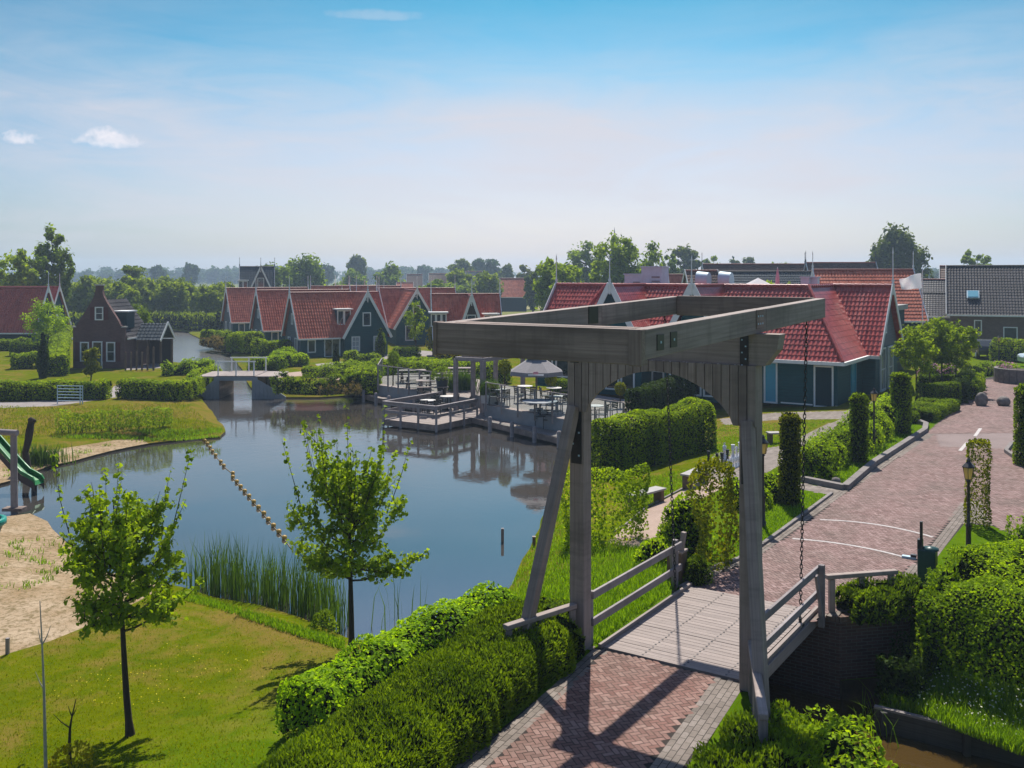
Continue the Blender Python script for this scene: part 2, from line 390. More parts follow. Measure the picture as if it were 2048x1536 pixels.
def sand_mat():
    m, b = new_mat('beach_sand'); g = pos(b)
    n1 = b.noise(g, .8, 5, .6); n2 = b.noise(g, 7., 5, .7, .5); n3 = b.noise(g, 70., 3, .7)
    col = b.mix(b.ramp(n1, [(.35, 0.), (.65, 1.)]), (.27, .185, .10), (.42, .32, .215))
    col = b.mix(b.ramp(n2, [(.46, 0.), (.62, .85)]), col, (.13, .10, .04))
    col = b.mix(b.ramp(n3, [(.3, .35), (.6, 0.)]), col, (.20, .13, .07))
    fin(b, pbsdf(b, col, .95, .1, b.math('MULTIPLY_ADD', n2, 2., n3), .6, .04)); return m
def speck_mat(name, c1, c2, sc=18., big=.7):
    m, b = new_mat(name); g = pos(b)
    n1 = b.noise(g, big, 5, .65); n2 = b.noise(g, sc, 5, .75); n3 = b.noise(g, sc*6, 2, .6)
    col = b.mix(b.ramp(n2, [(.3, 0.), (.7, 1.)]), c1, c2)
    col = b.mix(b.ramp(n1, [(.4, 0.), (.75, .45)]), col, [x*.55 for x in c1])
    col = b.mix(b.ramp(n3, [(.35, .3), (.6, 0.)]), col, [x*.4 for x in c1])
    fin(b, pbsdf(b, col, .9, .2, n2, .3, .02)); return m
def paver_mat(name, cols):
    m, b = new_mat(name); g = pos(b); sh = shade(b)
    col = b.ramp(sh, [(i/(len(cols)-1), c) for i, c in enumerate(cols)])
    n1 = b.noise(g, 30., 4, .7); n2 = b.noise(g, .7, 5, .65)
    col = b.mix(b.ramp(n1, [(.35, .35), (.65, 0.)]), col, [x*.5 for x in cols[0]])
    col = b.mix(b.ramp(n2, [(.42, 0.), (.70, .55)]), col, (.10, .08, .062))
    fin(b, pbsdf(b, col, .8, .25, n1, .3, .006)); return m
M['ground'] = ground_mat(); M['sand'] = sand_mat()
M['joint'] = speck_mat('joint_sand', (.022, .017, .014), (.05, .038, .031), 40.)
M['gravel'] = speck_mat('tan_gravel', (.26, .185, .14), (.42, .31, .25), 22.)
M['paving'] = speck_mat('grey_paving', (.20, .175, .165), (.32, .28, .27), 14.)
M['asphalt'] = speck_mat('worn_asphalt', (.18, .135, .125), (.27, .21, .195), 30.)
M['bank'] = speck_mat('dark_bank_earth', (.035, .028, .016), (.085, .065, .035), 6.)
M['meadow'] = speck_mat('dry_meadow', (.17, .16, .05), (.33, .28, .12), 1.2, .08)
M['track'] = speck_mat('worn_grass_track', (.15, .115, .018), (.27, .185, .055), 9., 1.1)
M['mark'] = speck_mat('road_marking_white', (.40, .36, .34), (.56, .53, .51), 14., 3.)
M['kerb'] = speck_mat('kerb_stone', (.17, .15, .14), (.27, .24, .225), 12.)
M['pav_red'] = paver_mat('red_clinkers', [(.12, .055, .042), (.19, .094, .072), (.245, .137, .11), (.31, .19, .155)])
M['pav_far'] = paver_mat('mauve_clinkers', [(.145, .082, .070), (.205, .122, .108), (.26, .165, .148), (.32, .215, .195)])
M['pav_grey'] = paver_mat('grey_pavers', [(.135, .110, .090), (.19, .155, .13), (.25, .21, .18)])
# ---------------------------------------------------------------- zones of the ground
def P0(pts, z=0.): return [U(a, b, z) for a, b in pts]
def PG(pts): return [G(a, b)[:2] for a, b in pts]
def LC(pts): return [loc(a, p) for a, p in pts]
CANAL = LC([(.12, -1.25), (.12, 60), (3.2, 60), (3.2, 2.75), (4.78, 2.66), (4.07, 1.92), (4.07, -1.25)])
NEAR_L = P0([(1205, 1310), (1000, 1508), (860, 1660), (600, 1980)])           # inner edges of the near road
NEAR_R = P0([(1427, 1361), (1297, 1532), (1190, 1680), (1010, 1980)])
OUT_L = P0([(1178, 1312), (910, 1534), (770, 1660), (470, 1980)])
OUT_R = P0([(1478, 1385), (1376, 1532), (1290, 1680), (1130, 1980)])
EL = list(loc(.12, -1.32)); ER = list(loc(.12, 1.5)); OL0 = loc(.12, -1.42); OR0 = loc(.12, 1.72)
Z_NEAR = [loc(.12, -1.05)]+NEAR_L+NEAR_R[::-1]+[loc(.12, .93)]
Z_NEARL = [OL0]+OUT_L+NEAR_L[::-1]+[loc(.12, -1.05)]
Z_NEARR = [loc(.12, .93)]+NEAR_R+OUT_R[::-1]+[OR0]
FL_in = P0([(1396, 1172), (1440, 1146), (1500, 1124), (1545, 1094), (1585, 1066), (1690, 988), (1775, 930), (1870, 868)])
FL_out = P0([(1362, 1180), (1425, 1140), (1478, 1122), (1526, 1092), (1562, 1066), (1664, 990), (1748, 932), (1850, 866)])
FR_in = P0([(1625, 1245), (1700, 1205), (1800, 1150), (1838, 1120), (1925, 1005)])
FR_out = P0([(1632, 1248), (1730, 1210), (1830, 1155), (1880, 1106), (1930, 1046), (1985, 1055), (2060, 1084)])
Z_FAR = [loc(4.0, -1.0)]+FL_in+FR_in[::-1]+[loc(4.0, 1.45)]
Z_FARL = [loc(4.0, -1.3)]+FL_out+FL_in[::-1]+[loc(4.0, -1.0)]
Z_FARR = [loc(4.0, 1.45)]+FR_in+P0([(1960, 1000)])+P0([(1985, 1052), (1930, 1046), (1880, 1106), (1830, 1155), (1730, 1210)])+[loc(4.02, 1.75)]
Z_SIDE = FR_in[-1:]+P0([(1868, 893), (2024, 898), (2300, 975), (2700, 1080), (2500, 1180), (2060, 1084), (1985, 1052), (1960, 1000)])
Z_BAND = P0([(1850, 866), (1905, 858), (2060, 862), (2030, 922), (2014, 912), (1870, 908), (1790, 920)])
Z_BAND = P0([(1850, 866), (1872, 850), (2040, 860), (2016, 912)])+[FL_in[-1]]
Z_BAND = P0([(1792, 912), (1855, 868), (1876, 850), (2036, 860), (2020, 916), (1935, 905), (1838, 900)])
Z_TOP = P0([(1850, 868), (1876, 846), (1908, 820), (1945, 790), (1972, 770), (1962, 757), (1998, 751), (2200, 752), (2400, 790), (2040, 866)])
Z_PATH = [G(a, b)[:2] for a, b in [(1215, 1085), (1245, 1058), (1293, 1018), (1370, 978), (1420, 950), (1452, 932), (1475, 960), (1452, 972), (1380, 1010), (1330, 1045), (1312, 1080), (1290, 1100)]]
Z_CHESS = [G(a, b)[:2] for a, b in [(1405, 925), (1440, 905), (1500, 900), (1560, 893), (1652, 850), (1690, 836), (1705, 842), (1672, 856), (1580, 915), (1540, 942), (1500, 955), (1452, 972), (1420, 950)]]
Z_COURT = [G(a, b)[:2] for a, b in [(1440, 838), (1500, 832), (1545, 826), (1690, 822), (1735, 806), (1760, 800), (1768, 812), (1705, 842), (1690, 838), (1545, 840), (1450, 850)]]
Z_SIDEPATH = P0([(1590, 964), (1690, 982), (1664, 990), (1590, 976)])
Z_SAND = [U(a, b, ZW) for a, b in [(-420, 1010), (-300, 1075), (-120, 1060), (0, 1030), (60, 1022), (95, 1040), (122, 1070), (150, 1105), (200, 1142), (290, 1152), (322, 1165)]] + \
         [G(a, b)[:2] for a, b in [(335, 1180), (290, 1196), (235, 1222), (180, 1250), (100, 1282), (0, 1312), (-200, 1370), (-700, 1420), (-900, 1050)]]
Z_SAND2 = [U(a, b, ZW) for a, b in [(-420, 1015), (-300, 992), (-40, 990), (20, 974), (60, 958), (100, 944), (150, 932), (220, 912), (302, 893)]] + \
          [G(a, b)[:2] for a, b in [(285, 878), (230, 880), (150, 893), (60, 906), (-20, 908), (-400, 930)]]
Z_PATHL = [G(a, b)[:2] for a, b in [(-60, 806), (60, 803), (215, 789), (228, 772), (242, 770), (250, 792), (110, 812), (-60, 818)]]
Z_PATHR = [G(a, b)[:2] for a, b in [(545, 748), (600, 743), (700, 752), (735, 765), (735, 772), (690, 762), (600, 752), (548, 756)]]
Z_PATHH = [G(a, b)[:2] for a, b in [(630, 728), (700, 722), (790, 706), (830, 700), (1000, 712), (1010, 722), (840, 712), (790, 716), (640, 736)]]
Z_YARD = [G(a, b)[:2] for a, b in [(250, 724), (316, 722), (322, 736), (250, 740)]]
Z_TRACK = [G(a, b)[:2] for a, b in [(395, 1222), (480, 1236), (570, 1262), (650, 1288), (700, 1312), (690, 1330), (640, 1322), (560, 1290), (480, 1258), (400, 1234)]]
Z_MEADOW = [G(a, b)[:2] for a, b in [(985, 598), (1040, 590), (1120, 588), (1120, 620), (985, 620)]]
ZONES = [('road_table', Z_BAND, 'asphalt'), ('road', Z_NEAR, 'joint'), ('road_edge', Z_NEARL, 'joint'), ('road_edge', Z_NEARR, 'joint'), ('road', Z_FAR, 'joint'), ('road_edge', Z_FARL, 'joint'), ('road_edge', Z_FARR, 'joint'),
         ('road', Z_SIDE, 'joint'), ('road', Z_TOP, 'joint'), ('path', Z_PATH, 'gravel'), ('paving', Z_CHESS, 'paving'), ('paving', Z_COURT, 'paving'), ('paving', Z_SIDEPATH, 'paving'),
         ('sand', subdiv(Z_SAND, .5, .12, 5), 'sand'), ('sand', subdiv(Z_SAND2, .6, .12, 6), 'sand'), ('path', Z_PATHL, 'paving'), ('path', Z_PATHR, 'gravel'), ('path', Z_PATHH, 'paving'), ('paving', Z_YARD, 'paving'), ('meadow', Z_MEADOW, 'meadow')]
WEAR = [([(420, 1226), (500, 1240), (590, 1268), (700, 1312)], .55, .75), ([(90, 1400), (150, 1405)], .4, .5), ([(20, 1450), (40, 1500)], .4, .55), ([(330, 1300), (400, 1290)], .4, .45), ([(470, 1400), (500, 1370)], .5, .55), ([(560, 1330), (620, 1345)], .5, .55), ([(300, 1420), (420, 1450)], .5, .4),
        ([(120, 812), (260, 806), (380, 806)], 2.2, .5), ([(300, 822), (400, 832)], 2.5, .6), ([(0, 850), (110, 880)], 1.2, .45)]
def build_ground():
    pts = []; edges = []
    def add_poly(pl, step=None):
        q = subdiv(pl, step, 0.) if step else pl
        i0 = len(pts); pts.extend(q); n = len(q)
        edges.extend([(i0+i, i0+(i+1) % n) for i in range(n)])
    add_poly(POND); add_poly(CANAL, .5)
    def add_line(q, n):
        i0 = len(pts); q = [Vector(v) for v in q]
        for a_, b_ in zip(q[:-1], q[1:]):
            for k_ in range(n): pts.append(tuple(a_.lerp(b_, k_/n)))
        pts.append(tuple(q[-1])); edges.extend([(i_, i_+1) for i_ in range(i0, len(pts)-1)])
    add_line(LC([(4.12, 1.93), (5.12, 2.93)]), 5); add_line(LC([(4.26, 1.82), (5.27, 2.90)]), 5)
    for nm, pl, mt in ZONES: add_poly(pl, .8 if nm != 'sand' else None)
    Y = 1.5; rows = []
    while Y < 1500:
        st = max(.38, .022*Y); k = int((1.3*Y+22)/st/1.0)
        for i in range(-k//2, k//2+1):
            pts.append((i*st*1.15+random.uniform(-.3, .3)*st, Y+random.uniform(-.3, .3)*st))
        Y += st
    res = delaunay_2d_cdt([Vector(p) for p in pts], edges, [], 0, 1e-5)
    V = res[0]; T = res[2]
    XY = np.array([[v.x, v.y] for v in V]); Z = np.array([gz(v.x, v.y) for v in V])
    def bbox(pl): a = np.array(pl); return a[:, 0].min(), a[:, 0].max(), a[:, 1].min(), a[:, 1].max()
    allz = [('WATER', POND, None), ('WATER', CANAL, None)]+ZONES
    bbs = [bbox(z[1]) for z in allz]
    grp = {}; water = []
    for t in T:
        if len(t) != 3: continue
        c = XY[list(t)].mean(0); zi = -1
        for i, z in enumerate(allz):
            b = bbs[i]
            if b[0] <= c[0] <= b[1] and b[2] <= c[1] <= b[3] and inside(z[1], c[0], c[1]): zi = i; break
        if zi in (0, 1): water.append(t); continue
        grp.setdefault(zi, []).append(t)
    V3 = np.column_stack([XY, Z])
    merged = {}
    for zi, ts in grp.items():
        nm, mt = ('ground', 'ground') if zi < 0 else (allz[zi][0], allz[zi][2])
        merged.setdefault((nm, mt), []).extend(ts)
    for (nm, mt), ts in merged.items():
        idx = np.unique(np.array(ts)); mp = np.zeros(len(V3), int); mp[idx] = np.arange(len(idx))
        wv = None
        if nm == 'ground':
            wv = np.zeros((len(idx), 3)); XYg = V3[idx][:, :2]
            for ln, wd, am in WEAR:
                q = np.array([G(*p_)[:2] for p_ in ln])
                for a_, b_ in zip(q[:-1], q[1:]):
                    dd = b_-a_; t_ = np.clip(((XYg-a_)@dd)/(dd@dd), 0, 1); ds = np.linalg.norm(XYg-a_-t_[:, None]*dd, axis=1)
                    wv[:, 0] = np.maximum(wv[:, 0], am*np.exp(-(ds/wd)**2))
        g = Geo(); g.add(V3[idx], mp[np.array(ts)], smooth=True, uvw=wv)
        tag(g.build(nm, M[mt]), kind='structure')
    ed = {}
    for t in water:
        for i in range(3): ed.setdefault(tuple(sorted((t[i], t[(i+1) % 3]))), []).append(t)
    land = set()
    for ts in grp.values():
        for t in ts:
            for i in range(3): land.add(tuple(sorted((t[i], t[(i+1) % 3]))))
    g = Geo()
    for e, f in ed.items():
        if len(f) == 1 and e in land:
            a, c = V3[e[0]], V3[e[1]]
            g.quad(a, c, (c[0], c[1], -2.7), (a[0], a[1], -2.7))
    tag(g.build('bank', M['bank']), kind='structure')
    for pl, z, mt in ((POND, ZW, 'water'), (CANAL, ZC, 'canal')):
        b = bbox(pl); g = Geo(); 
        if z == ZC: q = LC([(-.3, -1.6), (-.3, 61), (3.6, 61), (4.1, 1.95), (4.2, -1.6)]); g.add([(x, y, z) for x, y in q], [[4, 3, 2, 1, 0][::-1]])
        else:
            xs = np.linspace(b[0]-.3, b[1]+.3, 2); g.quad((b[0], b[2], z), (b[1], b[2], z), (b[1], b[3], z), (b[0], b[3], z))
            f2 = Geo()
        if z == ZW:                # keep the pond sheet clear of the canal by using the outline itself
            g = Geo(); idx = np.unique(np.array([t for t in water if inside(POND, *XY[list(t)].mean(0))])); mp = np.zeros(len(V3), int); mp[idx] = np.arange(len(idx))
            g.add(np.column_stack([XY[idx], np.full(len(idx), ZW)]), mp[np.array([t for t in water if inside(POND, *XY[list(t)].mean(0))])])
        tag(g.build('water', M[mt]), kind='structure')
build_ground()
def herring(polys, ang, name, mat, w=.086, gap=.011, zoff=.004, ymax=60.):
    ca, sa = math.cos(ang), math.sin(ang); V = []; Fc = []; sh = []
    for pl in polys:
        A = np.array(pl); L = np.column_stack([A[:, 0]*ca+A[:, 1]*sa, -A[:, 0]*sa+A[:, 1]*ca])/w
        x0, y0 = L.min(0)-3; x1, y1 = L.max(0)+3
        # lattice (1,1),(2,-2)
        for i in range(int((x0+y0)/2)-4, int((x1+y1)/2)+5):
            for j in range(int((x0-y1)/4)-4, int((x1-y0)/4)+5):
                bx, by = i+2*j, i-2*j
                if bx < x0-3 or bx > x1+3 or by < y0-3 or by > y1+3: continue
                for (ox, oy, lx, ly) in ((0, 0, 2, 1), (0, 1, 1, 2)):
                    cx, cy = (bx+ox+lx/2)*w, (by+oy+ly/2)*w
                    X, Yy = cx*ca-cy*sa, cx*sa+cy*ca
                    if Yy > ymax or Yy < 3 or abs(X) > .62*Yy+2.5 or not inside(pl, X, Yy): continue
                    hx, hy = lx*w/2-gap/2, ly*w/2-gap/2; z = gz(X, Yy)+zoff
                    tx, ty = random.gauss(0, .012), random.gauss(0, .012); dz = random.uniform(0, .003); k = len(V)
                    for ux, uy in ((-hx, -hy), (hx, -hy), (hx, hy), (-hx, hy)):
                        V.append((X+ux*ca-uy*sa, Yy+ux*sa+uy*ca, z+dz+ux*tx+uy*ty))
                    Fc.append([k, k+1, k+2, k+3]); sh.append(random.betavariate(2, 2))
    g = Geo(); g.add(V, Fc, 0, sh); tag(g.build(name, mat), kind='structure')
def courses(polys, ang, name, mat, w=.10, l=.20, gap=.010, zoff=.004):
    ca, sa = math.cos(ang), math.sin(ang); V = []; Fc = []; sh = []
    for pl in polys:
        A = np.array(pl); L = np.column_stack([A[:, 0]*ca+A[:, 1]*sa, -A[:, 0]*sa+A[:, 1]*ca])
        x0, y0 = L.min(0); x1, y1 = L.max(0)
        r = 0; y = y0
        while y < y1:
            x = x0-(.5*l if r % 2 else 0)
            while x < x1:
                cx, cy = x+l/2, y+w/2; X, Yy = cx*ca-cy*sa, cx*sa+cy*ca
                if Yy > 3 and abs(X) < .62*Yy+2.5 and inside(pl, X, Yy):
                    hx, hy = l/2-gap/2, w/2-gap/2; z = gz(X, Yy)+zoff+random.uniform(0, .003); k = len(V)
                    for ux, uy in ((-hx, -hy), (hx, -hy), (hx, hy), (-hx, hy)): V.append((X+ux*ca-uy*sa, Yy+ux*sa+uy*ca, z))
                    Fc.append([k, k+1, k+2, k+3]); sh.append(random.betavariate(2, 2))
                x += l
            y += w; r += 1
    g = Geo(); g.add(V, Fc, 0, sh); tag(g.build(name, mat), kind='structure')
road_ang = math.atan2(AX[1], AX[0])
herring([Z_NEAR], math.atan2(.887, .46)+math.pi/4, 'road_brick_surface', M['pav_red'])
herring([Z_FAR, Z_SIDE, Z_TOP], road_ang+math.pi/4, 'road_brick_surface', M['pav_far'])
courses([Z_NEARL, Z_NEARR], math.atan2(.887, .46), 'road_edge_pavers', M['pav_grey'])
courses([Z_FARL, Z_FARR], road_ang, 'road_edge_pavers', M['pav_grey'])
courses([Z_CHESS, Z_COURT, Z_SIDEPATH], road_ang, 'paving_stones', M['pav_grey'], .15, .3, .01)
# painted lines
def line_strip(g, pts, w, dz=.012):
    pts = [Vector((x, y, gz(x, y)+dz)) for x, y in pts]
    for i in range(len(pts)-1):
        d = (pts[i+1]-pts[i]); d.z = 0; s = Vector((-d.y, d.x, 0)).normalized()*w/2
        g.quad(pts[i]-s, pts[i+1]-s, pts[i+1]+s, pts[i]+s)
g = Geo()
def arc(pxs, n=14):
    (x0, y0), (x1, y1), (x2, y2) = [U(a, b, 0) for a, b in pxs]; out = []
    for i in range(n+1):
        t = i/n; out.append(((1-t)**2*x0+2*t*(1-t)*(2*x1-.5*x0-.5*x2)+t*t*x2, (1-t)**2*y0+2*t*(1-t)*(2*y1-.5*y0-.5*y2)+t*t*y2))
    return out
line_strip(g, arc([(1640, 1040), (1755, 1050), (1866, 1075)]), .09)
line_strip(g, arc([(1585, 1078), (1700, 1091), (1812, 1116)]), .09)
line_strip(g, [U(1961, 857, 0), U(1950, 873, 0)], .13); line_strip(g, [U(1935, 885, 0), U(1920, 902, 0)], .13)
tag(g.build('road_markings', M['mark']), kind='structure')
# kerbs
def kerb(pl, w=.12, h=.12, nm='kerb'):
    g = Geo(); r = [Vector((x, y, gz(x, y))) for x, y in pl]; up = Vector((0, 0, 1))
    for i in range(len(r)-1):
        n = max(1, int((r[i+1]-r[i]).length/1.0))
        for j in range(n):
            a = r[i].lerp(r[i+1], j/n); c = r[i].lerp(r[i+1], (j+.985)/n)
            g.beam(a+up*(h/2-.1), c+up*(h/2-.1), w, h+.2)
    tag(g.build(nm, M['kerb'], bevel=.012), kind='structure')
kerb(P0([(1362, 1178), (1425, 1138), (1478, 1120), (1526, 1090), (1562, 1064), (1664, 988)]), .10, .07)
kerb(P0([(1602, 962), (1690, 980), (1748, 930), (1850, 864), (1852, 852), (1836, 846)]), .22, .17)
kerb(P0([(2200, 968), (2060, 930), (2028, 916), (2012, 905), (2024, 890), (2080, 880)]), .14, .13)
kerb([G(a, b)[:2] for a, b in [(1225, 1066), (1250, 1052), (1293, 1016), (1370, 976), (1420, 948)]], .06, .05)
# ---------------------------------------------------------------- foliage helpers
DIAMOND = (np.array([[0, -.5, 0], [.32, 0, .06], [0, .5, 0], [-.32, 0, .06]]), [[0, 1, 2, 3]])
BLADE = (np.array([[0, -.5, 0], [.17, -.05, .03], [0, .5, 0], [-.17, -.05, .03]]), [[0, 1, 2, 3]])
LOBED = (np.array([[0, -.5, 0], [.22, -.42, .03], [.52, -.12, .10], [.28, .05, .04], [.30, .30, .08], [0, .55, 0], [-.30, .30, .08], [-.28, .05, .04], [-.52, -.12, .10], [-.22, -.42, .03]]),
         [[0, 1, 2, 3, 4, 5, 6, 7, 8, 9]])
def leaves(g, P, N, size, tpl=DIAMOND, mat=0, shd=None, spread=.7, rng=RNG, axis=None):
    P = np.asarray(P, float); n = len(P)
    if n == 0: return
    if axis is None:
        N = np.asarray(N, float)+rng.normal(0, spread, (n, 3)); N /= np.linalg.norm(N, axis=1)[:, None]+1e-9
        A = rng.normal(0, 1, (n, 3)); A -= (A*N).sum(1)[:, None]*N; A /= np.linalg.norm(A, axis=1)[:, None]+1e-9
    else:                                     # shoots: the leaf axis points out of the surface
        A = np.asarray(axis, float)+rng.normal(0, spread, (n, 3)); A /= np.linalg.norm(A, axis=1)[:, None]+1e-9
        N = rng.normal(0, 1, (n, 3))+[0, -.2, .5]; N -= (N*A).sum(1)[:, None]*A; N /= np.linalg.norm(N, axis=1)[:, None]+1e-9
    B = np.cross(A, N)
    s = size*rng.uniform(.65, 1.25, n)
    T, Fc = tpl; k = len(T)
    V = P[:, None, :]+s[:, None, None]*(T[None, :, 0:1]*B[:, None, :]+T[None, :, 1:2]*A[:, None, :]+T[None, :, 2:3]*N[:, None, :])
    Fa = np.array(Fc)[None]+(np.arange(n)*k)[:, None, None]
    sh = rng.uniform(0, 1, n) if shd is None else np.clip(shd+rng.normal(0, .22, n), 0, 1)
    g.add(V.reshape(-1, 3), Fa.reshape(-1, len(Fc[0])), mat, np.repeat(sh, len(Fc)))
_ph = RNG.uniform(0, 6.28, (8, 3)); _fr = RNG.normal(0, 1, (8, 3))
def lump(P, sc):                              # smooth pseudo-noise in -1..1
    q = P/sc; return sum(np.sin(q@_fr[i]+_ph[i, 0]) for i in range(8))/4.
def hedge(name, label, cat, line, w, h, leaf, mat, dens=2.2, rough=.08, tpl=DIAMOND, group=None, zb=None, holes=0., up=.0, round_=.12, core=True, taper=0., spread=.7, gaps=0., sq=None):
    """clipped hedge along a ground polyline"""
    rng = np.random.default_rng(len(name)*77+int(abs(line[0][0])*100) % 9999)
    g = Geo(); P = []; N = []; line = [np.array(q[:2], float) for q in line]
    segs = [(a, b) for a, b in zip(line[:-1], line[1:])]; hw = w/2
    for si, (a, b) in enumerate(segs):
        d = b-a; L = np.linalg.norm(d); d = d/L; s = np.array([-d[1], d[0]])
        za = gz(*a) if zb is None else zb; zz = gz(*b) if zb is None else zb
        la = leaf*leaf*(.45 if tpl is not BLADE else .24)
        def put(n, t, v, hh, nrm):
            xy = a[None]+d[None]*(t*L)[:, None]+s[None]*v[:, None]
            z = za+(zz-za)*t+hh
            P.append(np.column_stack([xy, z])); N.append(nrm)
        ex = sq or (7. if round_ <= .12 else 5. if round_ <= .2 else 3.6 if round_ <= .35 else 2.5)
        an = np.linspace(0, math.pi, 241); cx_, sx_ = np.cos(an), np.sin(an)
        xx = hw*np.sign(cx_)*np.abs(cx_)**(2/ex); zz_ = h*np.abs(sx_)**(2/ex)
        ds = np.concatenate([[0], np.cumsum(np.hypot(np.diff(xx), np.diff(zz_)))]); n = int(L*ds[-1]*dens/la)
        u_ = np.interp(rng.uniform(0, ds[-1], n), ds, an); cu, su = np.cos(u_), np.sin(u_)
        v = hw*np.sign(cu)*np.abs(cu)**(2/ex)*(1-taper*.6*np.abs(su)**(2/ex)); hh = h*np.abs(su)**(2/ex)
        nv_ = np.sign(cu)*np.abs(cu)**(2-2/ex)/hw; nz_ = np.abs(su)**(2-2/ex)/h; nl_ = np.hypot(nv_, nz_)+1e-9; nv_ /= nl_; nz_ /= nl_
        dp_ = rng.exponential(.06, n)*leaf*8
        put(n, rng.uniform(0, 1, n), v-nv_*dp_, np.maximum(.015, hh-nz_*dp_), np.column_stack([s[0]*nv_, s[1]*nv_, nz_+.08]))
        for sg, q in ((-1, si == 0), (1, si == len(segs)-1)):
            if q:
                n = int(w*h*dens/la); hh = rng.uniform(0.02, 1, n)*h; v = rng.uniform(-hw, hw, n); ok = (np.abs(v)/hw)**ex+(hh/h)**ex < 1; hh = hh[ok]; v = v[ok]; n = len(v)
                put(n, np.full(n, 0. if sg < 0 else 1.)+sg*rng.normal(-.02, .02, n)/L, v, hh, np.tile([d[0]*sg, d[1]*sg, .15], (n, 1)))
        if core:  # unseen dark block added inside the hedge to stop light passing through
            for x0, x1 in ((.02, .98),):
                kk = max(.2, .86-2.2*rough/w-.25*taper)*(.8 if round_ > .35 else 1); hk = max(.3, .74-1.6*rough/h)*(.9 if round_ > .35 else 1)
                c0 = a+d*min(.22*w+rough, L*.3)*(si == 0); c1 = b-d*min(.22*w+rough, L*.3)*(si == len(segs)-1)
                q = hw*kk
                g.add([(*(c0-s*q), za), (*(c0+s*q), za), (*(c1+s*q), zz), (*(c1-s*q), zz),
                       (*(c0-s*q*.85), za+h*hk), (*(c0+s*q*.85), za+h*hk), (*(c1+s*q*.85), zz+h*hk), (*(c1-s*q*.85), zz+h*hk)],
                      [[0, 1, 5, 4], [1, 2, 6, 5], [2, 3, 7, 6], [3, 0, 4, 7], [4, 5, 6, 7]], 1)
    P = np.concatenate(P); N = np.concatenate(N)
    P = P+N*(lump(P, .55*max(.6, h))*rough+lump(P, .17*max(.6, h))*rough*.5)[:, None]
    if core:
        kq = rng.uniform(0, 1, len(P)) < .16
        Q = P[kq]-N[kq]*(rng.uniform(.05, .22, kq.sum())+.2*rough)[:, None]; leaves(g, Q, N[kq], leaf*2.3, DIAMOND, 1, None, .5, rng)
    if gaps > 0:
        keep = lump(P*[1, 1, .35], .35) > gaps; P = P[keep]; N = N[keep]
    if up: leaves(g, P, N, leaf, tpl, 0, .45+.35*lump(P, .5), spread, rng, N*.8+np.array([0, 0, up*.7]))
    else: leaves(g, P, N, leaf, tpl, 0, .45+.35*lump(P, .5), spread, rng)
    o = g.build(name, [mat, M['core']]); return tag(o, label, cat, group)
